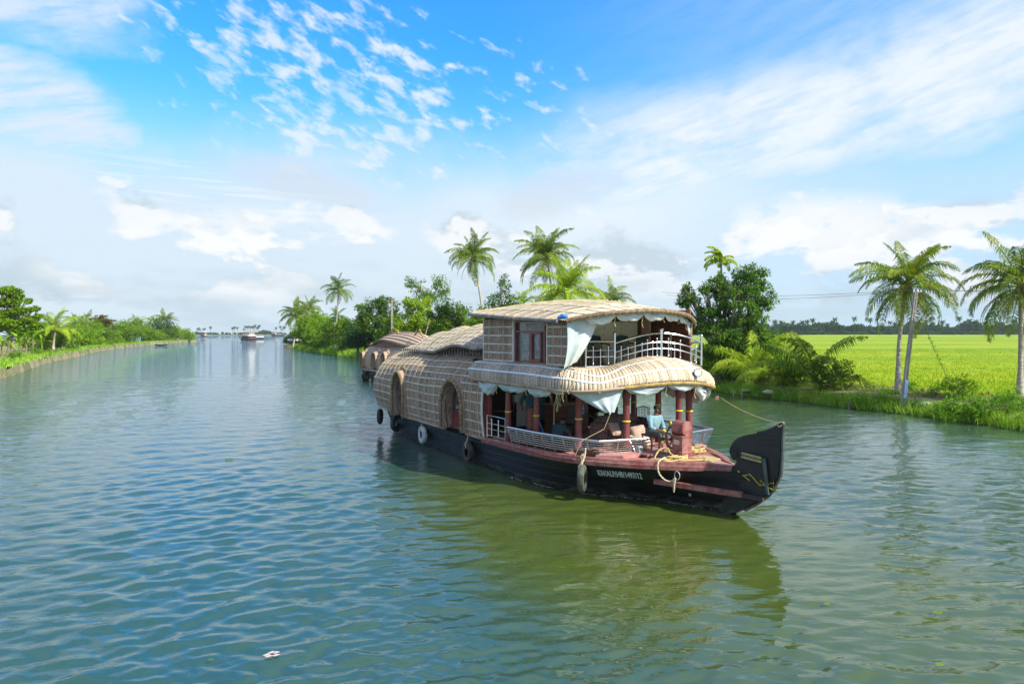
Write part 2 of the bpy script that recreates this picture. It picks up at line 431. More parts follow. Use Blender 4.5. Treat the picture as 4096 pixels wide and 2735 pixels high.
def interp(x,tab):
    if x<=tab[0][0]: return tab[0][1]
    for (a,p),(b,q) in zip(tab,tab[1:]):
        if x<=b:
            t=(x-a)/(b-a); return p+(q-p)*t
    return tab[-1][1]
def sinterp(x,tab):
    "smooth (catmull) interpolation"
    xs=[t[0] for t in tab]; n=len(tab)
    if x<=xs[0]: return tab[0][1]
    if x>=xs[-1]: return tab[-1][1]
    i=max(k for k in range(n) if xs[k]<=x); i=min(i,n-2)
    p1,p2=tab[i][1],tab[i+1][1]; h=xs[i+1]-xs[i]; t=(x-xs[i])/h
    m1=(p2-(tab[i-1][1] if i>0 else p1))/(xs[i+1]-(xs[i-1] if i>0 else xs[i]))
    m2=((tab[i+2][1] if i+2<n else p2)-p1)/((xs[i+2] if i+2<n else xs[i+1])-xs[i])
    t2,t3=t*t,t*t*t
    return (2*t3-3*t2+1)*p1+(t3-2*t2+t)*h*m1+(-2*t3+3*t2)*p2+(t3-t2)*h*m2
def catmull(P,u):
    n=len(P)-1; x=max(0,min(n-1e-6,u*n)); i=int(x); t=x-i
    p0=Vector(P[max(i-1,0)]); p1=Vector(P[i]); p2=Vector(P[i+1]); p3=Vector(P[min(i+2,n)])
    return .5*((2*p1)+(p2-p0)*t+(2*p0-5*p1+4*p2-p3)*t*t+(3*p1-p0-3*p2+p3)*t**3)
def wpt(px,py,z):   # world point seen at photo pixel (px,py) and lying at height z
    d_=(HC-z)/((py-CY)/F); return Vector(((px-CX)/F*d_,d_,z))
def wd(px,depth): return (px-CX)/F*depth
def hz_(py,depth): return HC-(py-CY)/F*depth

# ================================================================== WATER
def water():
    rows=[3.0]
    while rows[-1]<5.5: rows.append(rows[-1]*1.02)
    while rows[-1]<24: rows.append(rows[-1]*1.0048)
    while rows[-1]<75: rows.append(rows[-1]*1.0085)
    while rows[-1]<2050: rows.append(rows[-1]*1.07)
    r=np.array(rows); a=np.radians(np.linspace(-74,74,560))
    Rr,A=np.meshgrid(r,a,indexing='ij'); X=Rr*np.sin(A); Y=Rr*np.cos(A)
    rs=np.random.RandomState(4); Z=np.zeros_like(X)
    for i in range(120):
        lam=.13*(1.7/.13)**(rs.rand()**1.25); th=R(90+10)+rs.randn()*R(27); k=2*PI/lam
        amp=.0056*lam**.80*(1 if lam<.9 else .75)*(.6+.8*rs.rand()); ph=rs.rand()*2*PI
        warp=.8*np.sin(X*.37+i)+.8*np.sin(Y*.29+1.7*i)
        if lam<.5: fade=1/(1+(Rr/(lam*62))**6)
        else: fade=1/(1+(Rr/(lam*75))**6)
        # patchy sets of ripples
        pt=.55+.45*np.sin(X*(.12+.05*rs.rand())+Y*(.10+.05*rs.rand())+rs.rand()*6)
        Z+=fade*amp*pt*np.sin(k*(X*math.cos(th)+Y*math.sin(th))+ph+warp)
    # gentle diverging wake swell right of the boat and slick in its lee
    for (ax,ay,wx,wy,lam,amp,wd_) in ((7,15,1.,-.42,1.5,.018,2.2),(6.4,16,.5,-.86,1.2,.012,1.3),(9,17,1,-.12,1.7,.012,2.6)):
        L=math.hypot(wx,wy); ux,uy=wx/L,wy/L
        s=(X-ax)*ux+(Y-ay)*uy; t=-(X-ax)*uy+(Y-ay)*ux
        env=np.exp(-(t/(wd_*(.35+np.clip(s,0,30)*.07)))**2)*(1/(1+np.exp(-np.clip(s-1,-20,20)*1.5)))*np.exp(-np.clip(s,0,60)/16)
        Z+=amp*env*np.sin(2*PI*t/lam+.15*s)
    fall=1/(1+(Rr/55.)**2)
    Z*=fall
    bx=X-5.435; by=Y-17.12; lx=bx*.539-by*.842; ly=bx*.842+by*.539
    inside=np.exp(-(np.maximum(0,np.abs(ly+1.4)-2.2)/1.3)**2)*np.exp(-(np.maximum(0,np.abs(lx+9)-9.5)/2.)**2)
    slick=np.exp(-(((X-3.4)/6.0)**2+((Y-13.2)/4.2)**2)**1.5)
    Z*=1-.45*inside
    Z*=1-.62*slick
    V=np.stack([X,Y,Z],-1).reshape(-1,3); n,m_=X.shape
    idx=np.arange(n*m_).reshape(n,m_)
    Fq=np.stack([idx[:-1,:-1],idx[:-1,1:],idx[1:,1:],idx[1:,:-1]],-1).reshape(-1,4)
    m=bpy.data.materials.new('backwater'); m.use_nodes=True; k=NT(m.node_tree); b=m.node_tree.nodes['Principled BSDF']
    g=k.n('ShaderNodeNewGeometry').outputs['Position']; gx,gy,_=k.sep(g)
    body_noise=k.noise(k.comb(k.mul(gx,.9),gy,0),.07,4,.6)
    # the right half of the channel is more olive, the left bluer green
    wob=k.mul(k.sub(body_noise,.5),5.)
    side=k.rng(k.add(k.add(gx,k.mul(gy,.10)),wob),-4.0,3.0,0,1)
    col=k.mix(side,(.020,.070,.060),(.038,.076,.044))
    # olive tone of the boat's dark reflection painted into the water colour
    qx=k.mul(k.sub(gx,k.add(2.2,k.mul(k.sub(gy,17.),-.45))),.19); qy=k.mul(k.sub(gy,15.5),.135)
    refl_tint=k.rng(k.add(k.add(k.mul(qx,qx),k.mul(qy,qy)),k.mul(wob,.10)),1.5,.25,0,1)
    col=k.mix(k.mul(refl_tint,.9),col,(.060,.084,.010))
    col=k.mix(k.mul(k.rng(gy,28,60,0,1),side),col,(.055,.085,.022))
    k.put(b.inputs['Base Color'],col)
    b.inputs['Roughness'].default_value=.03; b.inputs['IOR'].default_value=1.42
    b.inputs['Specular IOR Level'].default_value=.72
    n1=k.noise(k.mapv(g,rot=(0,0,R(-8)),sc=(.8,2.0,1)),1.7,4,.55,.3)
    n2=k.noise(k.mapv(g,rot=(0,0,R(5)),sc=(.22,.75,1)),1.1,4,.6,.4)
    dist=k.m('SQRT',k.add(k.mul(gx,gx),k.mul(gy,gy)))
    far=k.rng(dist,8,45,.35,1.,False)
    bn=k.n('ShaderNodeBump'); k.put(bn.inputs['Distance'],k.rng(dist,60,420,.075,.34,False))
    k.put(bn.inputs['Strength'],far); k.put(bn.inputs['Height'],k.add(k.mul(n1,.55),k.mul(n2,k.rng(dist,20,120,.3,2.6,False))))
    k.put(b.inputs['Normal'],bn.outputs[0])
    addobj('water',npmesh('water',V,Fq,m,True),kind='structure')
water()

# ================================================================== GROUND
RB=[(26,19),(23.9,31.0),(23.3,34.3),(22.7,36.4),(22.0,38.6),(20.6,40.6),(19.5,44.2),(17.2,48.6),(15.6,53.9),(12.8,59),(6.2,70),(-4.8,88),(-17,108),(-31,132),(-48.6,168),(-62,200),(-66,209),(-63,222),(-50,245),(0,330),(120,470),(420,800),(900,1250)]
LB=[(-30,22),(-42,45),(-50.4,67.2),(-58.5,82),(-70.5,104),(-85,134),(-101.6,168),(-118,208),(-135.8,256),(-149,300),(-159,341),(-163,352),(-175,356),(-260,420),(-520,640)]
def resample(P,step,smooth=True):
    P=[Vector((*p,0)) for p in P]; out=[]
    n=len(P)-1; N=400*n
    pts=[catmull(P,i/N) for i in range(N+1)] if smooth else P
    acc=0; out=[pts[0]]
    for a,b in zip(pts,pts[1:]):
        acc+=(b-a).length
        if acc>=step: out.append(b); acc=0
    return out
RBs=resample(RB,1.2); LBs=resample(LB,1.5)
def hitbank(P,px):
    "where the sight line through photo column px meets the shoreline"
    k=(px-CX)/F
    for a,b in zip(P,P[1:]):
        fa=a[0]-k*a[1]; fb=b[0]-k*b[1]
        if fa*fb<=0 and a[1]>5:
            t=fa/(fa-fb+1e-12); p=a.lerp(b,t)
            return p
    raise ValueError(px)
rnd=random.Random(7)
def bankstrip(name,P,side,prof,mat,jit=.25,uvs=1.):
    "cross profile [(offset inland, z)] swept along the shoreline; side=+1 right of travel"
    G=[]
    for i,p in enumerate(P):
        t=(P[min(i+1,len(P)-1)]-P[max(i-1,0)]).normalized(); n=Vector((t.y,-t.x,0))*side
        row=[]
        for j,(o,z) in enumerate(prof):
            jj=jit*min(1,.25+j*.3)*(rnd.random()-.5)
            zz=z+(rnd.random()-.5)*jit*.22*(0 if j==0 else 1)
            row.append(p+n*(o+jj)+Vector((0,0,zz)))
        G.append(row)
    mb=MB(); mb.grid(G); return struct(name,mb,mat)
bankstrip('riverbank_right',RBs,1,[(-1.2,-1.0),(-.25,-.2),(0,.12),(.45,.42),(1.1,.55),(1.8,.60)],M_soil,.45)
bankstrip('footpath_right',RBs,1,[(1.75,.604),(2.3,.66),(3.1,.68),(3.6,.72)],M_path,.12)
bankstrip('field_bund',RBs,1,[(3.5,.70),(3.8,.92),(4.3,.98),(4.7,.80),(5.1,.4)],M_litter,.3)
# rice field : flat, lifting a little towards the tree line
RICE=[]
def ricefield():
    m=bpy.data.materials.new('rice_crop'); m.use_nodes=True; k=NT(m.node_tree); b=m.node_tree.nodes['Principled BSDF']
    g=k.n('ShaderNodeNewGeometry').outputs['Position']; gx,gy,_=k.sep(g)
    n1=k.noise(k.mapv(g,rot=(0,0,R(8)),sc=(.010,.032,1)),1.,5,.6)
    n2=k.noise(k.mapv(g,sc=(.35,1.1,1)),1.,5,.7); n3=k.noise(g,5.,3,.6)
    c=k.mix(k.rng(n1,.36,.6),(.29,.36,.006),(.17,.28,.008))
    c=k.mix(k.rng(n2,.42,.72,0,.55),c,(.40,.43,.03))
    n4=k.noise(k.mapv(g,rot=(0,0,R(4)),sc=(.03,.16,1)),1.,6,.7)
    c=k.mix(k.rng(n4,.50,.66,0,.6),c,(.12,.23,.012))
    c=k.mix(k.rng(n3,.56,.72,0,.35),c,(.46,.50,.10))
    k.put(b.inputs['Base Color'],c); b.inputs['Roughness'].default_value=.8; b.inputs['Specular IOR Level'].default_value=.1
    bn=k.n('ShaderNodeBump'); bn.inputs['Strength'].default_value=.6; bn.inputs['Distance'].default_value=.25
    k.put(bn.inputs['Height'],k.add(n3,n2)); k.put(b.inputs['Normal'],bn.outputs[0])
    mb=MB(); G=[]
    inner=[]
    sub=RBs[::3]+[RBs[-1]]
    for i,p in enumerate(sub):
        t=(sub[min(i+1,len(sub)-1)]-sub[max(i-1,0)]).normalized(); n=Vector((t.y,-t.x,0)); inner.append(p+n*4.9)
    # sheet from the bund out to the far tree line, rays fanned away from the river
    for i,p in enumerate(inner):
        f=i/(len(inner)-1); q=Vector((lerp(700,950,f),lerp(-60,1400,f),0)); row=[]
        for t in (0,.01,.03,.07,.14,.25,.4,.6,.8,1.):
            c=p.lerp(q,t); dd=c.y; z=.45+max(0,(c.y-60))/640*2.6
            row.append(Vector((c.x,c.y,z)))
        G.append(row)
    mb.grid(G); struct('rice_field',mb,m)
    rs=np.random.RandomState(8); P=[]
    for _ in range(9000):
        y=38+120*rs.rand()**2.2; x=wd(3080+1180*rs.rand(),y)
        k0=min(range(0,len(RBs),3),key=lambda q:(RBs[q].x-x)**2+(RBs[q].y-y)**2)
        t=(RBs[k0+1]-RBs[k0]).normalized(); o=(Vector((x,y,0))-RBs[k0]).dot(Vector((t.y,-t.x,0)))
        if o>5.3: P.append((x,y,.45+max(0,(y-60))/640*2.6))
    RICE.extend(P)
ricefield()
bankstrip('riverbank_left',LBs,-1,[(.32,.98),(1.2,1.0),(2.4,1.05),(4,1.1),(5.5,1.2)],M_lsoil,.35)
mb=MB(); G=[]
for i,p in enumerate(LBs[::2]):
    t=(LBs[min(2*i+1,len(LBs)-1)]-LBs[max(2*i-1,0)]).normalized(); q=p+Vector((-t.y,t.x,0))*5.3
    G.append([q+Vector((-f*1.,-.25*f*(p.y-60)/300,1.17+.001*f)) for f in (0,6,30,150,600)])
mb.grid(G); struct('left_land',mb,M_lsoil)
# concrete revetment on the left bank, slab by slab
rev=thing('revetment_wall','mossy low revetment wall along the left bank','wall',(-50,67,0))
M_rev=pmat('revetment_concrete',(.34,.27,.16),.95,(.14,.17,.045),.8,.8,7,detail=7,objvar=.3)
seg=resample(LB,3.1)
for i in range(len(seg)-1):
    a,b=seg[i],seg[i+1]
    if a.y>350 or a.y<30: continue
    t=(b-a).normalized(); n=Vector((-t.y,t.x,0)); g=.05
    a2=a+t*g; h=.90+rnd.random()*.14-(.35 if rnd.random()<.06 else 0); o=rnd.random()*.06; mb=MB()
    base=Vector((-50,67,0))
    pr=[(-.25+o,-.6),(.0+o,.25),(.16+o,h-.06),(.2+o,h),(.46,h+.01),(.5,-.3)]
    A=[a2+n*x+Vector((0,0,z))-base for x,z in pr]; B=[b+n*x+Vector((0,0,z+rnd.random()*.03))-base for x,z in pr]
    mb.grid([A,B]); mb.poly(A); mb.poly(B[::-1])
    part('slab',mb,M_rev,rev,False)

# far shore across the lake and the strip under the far trees
mb=MB(); G=[]
for i in range(60):
    a=R(lerp(-34,4,i/59)); r0=1330+40*math.sin(i*1.7)
    G.append([Vector((math.sin(a)*r,math.cos(a)*r,z)) for r,z in ((r0-8,-.5),(r0,.9),(r0+30,1.2),(r0+700,2.))])
mb.grid(G); struct('far_shore',mb,pmat('far_shore_grass',(.12,.17,.06),.9,(.15,.13,.08),.03))

# ================================================================== FOLIAGE BUILDERS
def leafcloud(centers,radii,nper,ll,lw,seed,droop=.35,flat=.75,shell=.35):
    rs=np.random.RandomState(seed); C=np.asarray(centers,float); Rd=np.asarray(radii,float)
    n=len(C)*nper
    ci=np.repeat(np.arange(len(C)),nper)
    d_=rs.randn(n,3); d_/=np.linalg.norm(d_,axis=1)[:,None]+1e-9
    rad=(shell+(1-shell)*rs.rand(n)**.5)*Rd[ci]
    P=C[ci]+d_*rad[:,None]*np.array([1,1,flat])
    # leaf axis: outward + random + droop
    ax=d_*.9+rs.randn(n,3)*.6; ax[:,2]-=droop; ax/=np.linalg.norm(ax,axis=1)[:,None]+1e-9
    sd=np.cross(ax,rs.randn(n,3)*.6+np.array([0,0,1.])); sd/=np.linalg.norm(sd,axis=1)[:,None]+1e-9
    up=np.cross(sd,ax)
    L=(ll*(.6+.8*rs.rand(n)))[:,None]; Wd=(lw*(.6+.8*rs.rand(n)))[:,None]
    a=P; b=P+ax*L*.5+sd*Wd*.5-up*Wd*.12; c=P+ax*L; d2=P+ax*L*.5-sd*Wd*.5-up*Wd*.12
    V=np.stack([a,b,c,d2],1).reshape(-1,3)
    Fq=np.arange(n*4).reshape(-1,4)
    return V,Fq
def clumps(blobs,step,seed,fill=.5,depth=1.):
    "clump centres spread on and in a union of ellipsoids (x,y,z,rx,rz)"
    rs=np.random.RandomState(seed); C=[]; Rr=[]
    for (x,y,z,rx,rz) in blobs:
        n=max(4,int(3.7*(rx*rx+2*rx*rz)/3/(step*step)))
        for i in range(n):
            d_=rs.randn(3); d_/=np.linalg.norm(d_)
            r=(.62+.38*rs.rand()) if rs.rand()>fill*.5 else rs.rand()*.6
            C.append((x+d_[0]*rx*r,y+d_[1]*rx*r*depth,z+d_[2]*rz*r)); Rr.append(step*(.42+.5*rs.rand()))
    return C,Rr
def tree(label,cat,loc,blobs,leaf,step,nper,ll,lw,seed,trunk=.18,bark=None,droop=.35,name='broadleaf_tree',group=None,base=None,limbs=True,flat=.75,flatblob=1.):
    t=thing(name,label,cat,loc,0,group)
    C,Rr=clumps(blobs,step,seed,depth=flatblob)
    V,Fq=leafcloud(C,Rr,nper,ll,lw,seed,droop,flat)
    addobj('crown',npmesh('crown',V,Fq,leaf),t)
    rr=random.Random(seed); mb=MB()
    bx=Vector(base) if base else Vector((0,0,0))
    zc=min(b[2]-b[4]*.4 for b in blobs); main=Vector((sum(b[0] for b in blobs)/len(blobs)*.5,0,max(.3,zc)))
    mb.tube([bx-Vector((0,0,.3)),bx.lerp(main,.35)+Vector((rr.uniform(-.1,.1),0,0)),bx.lerp(main,.7)+Vector((rr.uniform(-.15,.15),0,0)),main],[trunk*1.3,trunk,trunk*.85,trunk*.75],8)
    if limbs:
        for (x,y,z,rx,rz) in blobs:
            e=Vector((x,y,z+rz*.3)); mid=main.lerp(e,.5)+Vector((rr.uniform(-.3,.3),rr.uniform(-.3,.3),-.1))
            mb.tube([main-Vector((0,0,.1)),mid,e],[trunk*.6,trunk*.36,trunk*.12],6)
            for q in range(4):
                ee=e+Vector((rr.uniform(-1,1)*rx*.8,rr.uniform(-1,1)*rx*.8,rr.uniform(-.6,.8)*rz))
                mb.tube([mid,mid.lerp(ee,.6)+Vector((0,0,.1)),ee],[trunk*.26,trunk*.16,trunk*.05],5)
    part('trunk',mb,bark or M_bark,t)
    return t

FR={}
def frond(kind,mat,seed,L=3.6,a0=60,droop=90,nl=32,ll=.85,wind=0.,wl=.05,tip=1.):
    """coconut frond: rachis leaving +X at elevation a0 and bending by droop degrees"""
    rr=random.Random(seed); pts=[Vector((0,0,0))]; N=12; ang=[]
    for i in range(N):
        s=(i+.5)/N; a=R(a0-droop*s**1.25); ang.append(a)
        side=wind*s*.25
        pts.append(pts[-1]+Vector((math.cos(a),side,math.sin(a)))*(L/N))
    mb=MB(); mb.tube(pts,[lerp(.045,.008,i/N) for i in range(N+1)],5)
    V=mb.v
    def at(s):
        x=s*N; i=min(N-1,int(x)); return pts[i].lerp(pts[i+1],x-i),(pts[i+1]-pts[i]).normalized()
    gap=rr.random()
    for q in range(nl):
        s=.14+.86*(q+.5)/nl
        l=ll*(math.sin(PI*min(1,(.22+.76*s)))**.7)*(.85+.3*rr.random())
        if rr.random()<.10: continue
        p,t=at(s); up=t.cross(Vector((0,1,0))).normalized()*-1
        if up.z<0 and abs(t.z)<.98: up=-up
        for sd in (1,-1):
            lat=Vector((0,sd,0)); 
            dir0=(lat*.80+t*(.45+.25*s)+up*(.22+rr.uniform(-.1,.16))).normalized()
            hang=Vector((0,0,-1))
            d1=dir0; d2=(dir0*.55+hang*(.75+rr.uniform(-.15,.3))*tip).normalized()
            w_=wl*(.7+.6*rr.random())
            wv=t*w_*.5
            a=p; b=p+d1*l*.42; c=p+d1*l*.42+d2*l*.6
            n=len(V); V+= [tuple(a-wv*.5),tuple(a+wv*.5),tuple(b+wv),tuple(b-wv),tuple(c)]
            mb._f((n,n+1,n+2,n+3)); mb._f((n+3,n+2,n+4))
    me=mb.mesh('frond_'+kind,mat,False); FR[kind]=me; return me
# ages 0..5 : spear, young, spreading, level, hanging, old
spec=[(84,18),(68,55),(48,78),(28,88),(6,78),(-22,62)]
for fam,m_,mo in (('palm',L_palm,L_palmd),('young',L_palmy,L_palmy),('far',L_palmd,L_palmd)):
    for i,(a0,dr) in enumerate(spec):
        for v_ in range(2 if fam!='far' else 1):
            nl=44
            frond(f'{fam}{i}{v_}',(m_ if v_==0 else mo) ,i*7+v_+len(fam),a0=a0+v_*5,droop=dr+12+v_*14,nl=nl,ll=.95,wl=.068,wind=(-1)**v_*.5)
frond('dry',L_dry,77,a0=-40,droop=50,nl=20,ll=.6)
frond('dry1',L_dry,78,a0=-15,droop=70,nl=24,ll=.7)
def nuts_mesh():
    mb=MB(); rr=random.Random(3)
    for i in range(9):
        a=rr.random()*6.28; mb.ball((.22*math.cos(a),.22*math.sin(a),-.12-.28*rr.random()),.12,8,6,(1,1,1.2))
    return mb.mesh('coconut_cluster',M_nut)
NUTS=nuts_mesh()
def palm(label,base,top,scale=1.,nf=22,seed=1,fam='palm',lean=0.,group=None,cat='palm tree',name='coconut_palm',nuts=True,dry=1,r0=.17,ages=(0,5.),bend=.4):
    """base, top world points"""
    base=Vector(base); top=Vector(top); t=thing(name,label,cat,base,0,group); rr=random.Random(seed)
    rel=top-base; H=rel.length
    if H>.5:
        N=26; pts=[]; rad=[]
        for i in range(N+1):
            s=i/N; p=rel*s+Vector((bend*math.sin(PI*s)*(-1 if seed%2 else 1),0,0))*.6
            pts.append(p); rad.append((r0*(1.35-.6*min(1,s*4)) if s<.25 else r0*lerp(.75,.52,s))*(1.+.06*(i%2)))
        mb=MB(); mb.tube([pts[0]-Vector((0,0,.3))]+pts,[rad[0]*1.15]+rad,10)
        part('trunk',mb,M_trunk,t)
        mb=MB(); mb.lathe(rel+Vector((0,0,-.3)),[(r0*.5,0),(r0*1.1,.2),(r0*1.2,.42),(r0*.6,.75),(.02,1.)],10)
        part('crown_base',mb,L_dry,t)
    ga=rr.random()*6
    for i in range(nf):
        f=i/(nf-1); age=lerp(ages[0],ages[1],f**.8); k=min(5,int(age+rr.random()*.6)); v_=rr.randint(0,1) if fam!='far' else 0
        az_=ga+i*2.39996+rr.uniform(-.2,.2)
        s=scale*(.78+.22*min(1,age))*rr.uniform(.88,1.1)
        o=addobj('frond',FR[f'{fam}{k}{v_}'],t); o.location=rel+Vector((0,0,.25-.35*f))
        o.rotation_euler=(rr.uniform(-.45,.45),rr.uniform(-.2,.2),az_); o.scale=(s,s,s)
    for i in range(dry):
        o=addobj('dry_frond',FR['dry' if i%2 else 'dry1'],t,'brown dead frond'); o.location=rel; o.rotation_euler=(0,0,rr.random()*6.28); s=scale*.8; o.scale=(s,s,s)
    if nuts:
        for i in range(2):
            o=addobj('coconut_bunch',NUTS,t); o.location=rel+Vector((0,0,.05)); o.rotation_euler=(0,0,rr.random()*6); o.scale=(scale*.9,)*3
    return t
# banana plants
def banana_leaf(seed,L=2.0,a0=70,dr=85,wd_=.5):
    rr=random.Random(seed); N=10; c=[Vector((0,0,0))]; 
    for i in range(N):
        a=R(a0-dr*((i+.5)/N)**1.2); c.append(c[-1]+Vector((math.cos(a),0,math.sin(a)))*(L/N))
    G=[]
    for i,p in enumerate(c):
        s=i/N; w_=wd_*math.sin(PI*min(1,max(.03,(s-.12)/.88)))**.6*.5 if s>.14 else .03
        t=(c[min(i+1,N)]-c[max(0,i-1)]).normalized(); up=Vector((-t.z,0,t.x))
        jag=1-.25*rr.random()
        G.append([p+Vector((0,-w_*jag,0))-up*(-w_*.28),p+Vector((0,-w_*.5,0))+up*w_*.02,p-up*.02,p+Vector((0,w_*.5,0))+up*w_*.02,p+Vector((0,w_*(1-.25*rr.random()),0))+up*w_*.28])
    mb=MB(); mb.grid(G); mb.tube([p-Vector((0,0,.02)) for p in c],[.03]*4+[.015]*(N-3),5)
    return mb.mesh('banana_leaf',L_ban,True)
BL=[banana_leaf(i,1.9+.2*(i%3),76-16*i,60+14*i) for i in range(5)]
def banana(label,loc,h=1.6,n=9,seed=1,scale=1.,group='banana plants on the left bank'):
    t=thing('banana_plant',label,'banana plant',loc,0,group); rr=random.Random(seed)
    mb=MB(); mb.tube([(0,0,-.2),(0,0,h*.5),(rr.uniform(-.1,.1),0,h)],[.14*scale,.11*scale,.07*scale],8); part('stem',mb,pmat('banana_stem',(.20,.22,.07),.6,(.16,.11,.05),3),t)
    for i in range(n):
        o=addobj('leaf',BL[min(4,int(i/n*5))],t); o.location=(0,0,h-.1*i/n); o.rotation_euler=(rr.uniform(-.3,.3),rr.uniform(-.2,.15),i*2.4+rr.random()); s=scale*rr.uniform(.8,1.15); o.scale=(s,s,s)
    return t
def bush(label,loc,w_,h,leaf,seed,ll=.16,lw=.08,step=.35,nper=26,group=None,name='bush',cat='bush',depth=None,droop=.1):
    dp=depth or w_*.7
    rr=random.Random(seed); bl=[]
    k=max(2,int(w_/h*1.6))
    for i in range(k):
        f=(i+.5)/k-.5
        bl.append((f*w_*.85,rr.uniform(-.2,.2)*dp,h*(.42+.16*rr.random()),max(.25,w_/k*.75),h*(.40+.15*rr.random())))
    t=tree(label,cat,loc,bl,leaf,step,nper,ll,lw,seed,trunk=.05,droop=droop,name=name,group=group)
    return t
def blades(name,label,pts,n,h,wd_,mat,seed,lean=.5,spread=.4,cat='grass'):
    rs=np.random.RandomState(seed); P=np.asarray(pts,float); i=rs.randint(0,len(P),n)
    base=P[i]+np.c_[rs.randn(n)*spread,rs.randn(n)*spread,rs.randn(n)*.03]
    a=rs.rand(n)*2*PI; hh=h*(.45+rs.rand(n)*.9); ln=lean*(.3+rs.rand(n))
    dirv=np.c_[np.cos(a),np.sin(a),np.zeros(n)]; sd=np.c_[-np.sin(a),np.cos(a),np.zeros(n)]*(wd_*.5)
    z=np.array([0,0,1.])
    m1=base+dirv*(ln*hh*.35)[:,None]+z*(hh*.6)[:,None]; tp=base+dirv*(ln*hh)[:,None]+z*(hh*(1.05-.35*ln))[:,None]
    V=np.concatenate([base-sd,base+sd,m1+sd*.8,m1-sd*.8,tp+sd*.1,tp-sd*.1],1).reshape(-1,3)
    k=np.arange(n)[:,None]*6; Fq=np.concatenate([k+[0,1,2,3],k+[3,2,4,5]],0)
    o=addobj(name,npmesh(name,V,Fq,mat),None,label,cat,kind='stuff'); return o
blades('rice_plants','bright rice leaves of the near part of the field',RICE,34000,.20,.05,L_rice,44,.8,.45,'rice')
def inland(P,p,side,off):
    i=min(range(len(P)),key=lambda q:(P[q]-p).length_squared); t=(P[min(i+1,len(P)-1)]-P[max(i-1,0)]).normalized()
    return p+Vector((t.y,-t.x,0))*side*off
def onR(px,off,z=.6):
    "point on the right land, on sight line px, 'off' metres behind the shoreline crossing"
    p=hitbank(RBs,px); d_=Vector((p.x,p.y,0)).normalized(); q=p+d_*off; return Vector((q.x,q.y,z))
_OL={}
def onL(px,off,z=1.1):
    "sight line px meets the line 'off' metres inland of the left shore"
    k=round(off,1)
    if k not in _OL: _OL[k]=[inland(LBs,p,-1,k) for p in LBs if p.y<348]
    try: q=hitbank(_OL[k],px)
    except ValueError:
        p=hitbank(LBs,px); q=inland(LBs,p,-1,k)
    return Vector((q.x,q.y,z))
def topz(py,p): return HC-(py-CY)/F*p.y

# ------------------------------------------------------------------ right bank : the two big palms, pole, mango
p=Vector((wd(3594,42.3),42.3,.75)); d_=42.3
palm('tall coconut palm with pale ringed trunk standing just left of the concrete pole',p,(wd(3629,d_),d_,hz_(1150,d_)),1.0,36,11,dry=5,bend=.35,ages=(0,5.7),r0=.18)
p=Vector((wd(4079,37),37,.8)); d_=37
palm('coconut palm with dark mottled trunk cut by the right edge of the view',p,(wd(4083,d_),d_,hz_(1150,d_)),0.97,34,16,dry=6,ages=(0,5.7),bend=0.05,r0=.17)
# concrete power pole with poster
pl=thing('power_pole','leaning concrete power pole with a blue poster beside the leaning palm','utility pole',wpt(3607,1622,.35))
b0=Vector((0,0,-.4)); dp=pl.location.y; tp=Vector((wd(3664,dp),dp,hz_(1165,dp)))-pl.location
mb=MB(); x=(tp-b0).normalized()
for s in (-1,1): mb.beam(b0+Vector((s*.085,0,0)),tp+Vector((s*.055,0,0)),.16,.05)
for i in range(9):
    q=b0.lerp(tp,(i+.5)/9.); mb.beam(q-Vector((.09,0,0)),q+Vector((.09,0,0)),.14,.12)
mb.beam(b0,tp,.09,.13)
part('post',mb,M_post,pl,False)
mb=MB(); mb.beam(tp+Vector((-.16,0,-.12)),tp+Vector((.34,0,-.02)),.05,.06); part('cross_arm',mb,M_bronze,pl,False)
for sx in (-.12,.1,.28):
    mb=MB(); mb.lathe(tp+Vector((sx,0,-.06)),[(.02,0),(.05,.03),(.05,.08),(.03,.1),(.045,.13),(.02,.17)],8); part('insulator',mb,M_white,pl)
q=b0.lerp(tp,.27); q2=b0.lerp(tp,.12); mb=MB(); 
M_post2=mottled('poster_print',(.10,.28,.62),(.72,.76,.80),3.)
mb.beam(q2+Vector((.02,-.12,0)),q+Vector((.03,-.12,0)),.2,.012,up=(0,-1,0)); part('poster',mb,M_post2,pl,False)
ptop=pl.location+tp
# mid-bank pole top for the wires, hidden behind the boat roof
def wire(label,a,b,sag,group='power lines over the water'):
    a=Vector(a); b=Vector(b); pts=[a.lerp(b,i/24)-Vector((0,0,sag*4*(i/24)*(1-i/24))) for i in range(25)]
    mb=MB(); mb.tube(pts,.011,5); o=addobj('power_line',mb.mesh('power_line',pmat('cable',(.10,.11,.11),.5)),None,label,'cable',group); return o
far=Vector((wd(2700,60),60,hz_(1243,60)))
wire('upper power cable from the leaning pole leftward behind the houseboat roof',ptop+Vector((-.12,0,.1)),Vector((13.2,60,8.1)),.35)
wire('lower power cable from the leaning pole leftward behind the houseboat roof',ptop+Vector((.1,0,.08)),Vector((13.6,60,7.85)),.45)
wire('upper power cable from the leaning pole to the right edge past the mottled palm',ptop+Vector((.28,0,.1)),Vector((47,27,6.5)),.25)
wire('lower power cable from the leaning pole to the right edge past the mottled palm',ptop+Vector((.1,0,.08)),Vector((47,26.6,6.15)),.25)
t=thing('power_pole','concrete pole further along the right bank carrying the two cables','utility pole',(47,26.8,.4)); mb=MB(); mb.beam((0,0,-.3),(0,0,6.2),.2,.2); part('post',mb,M_post,t,False)
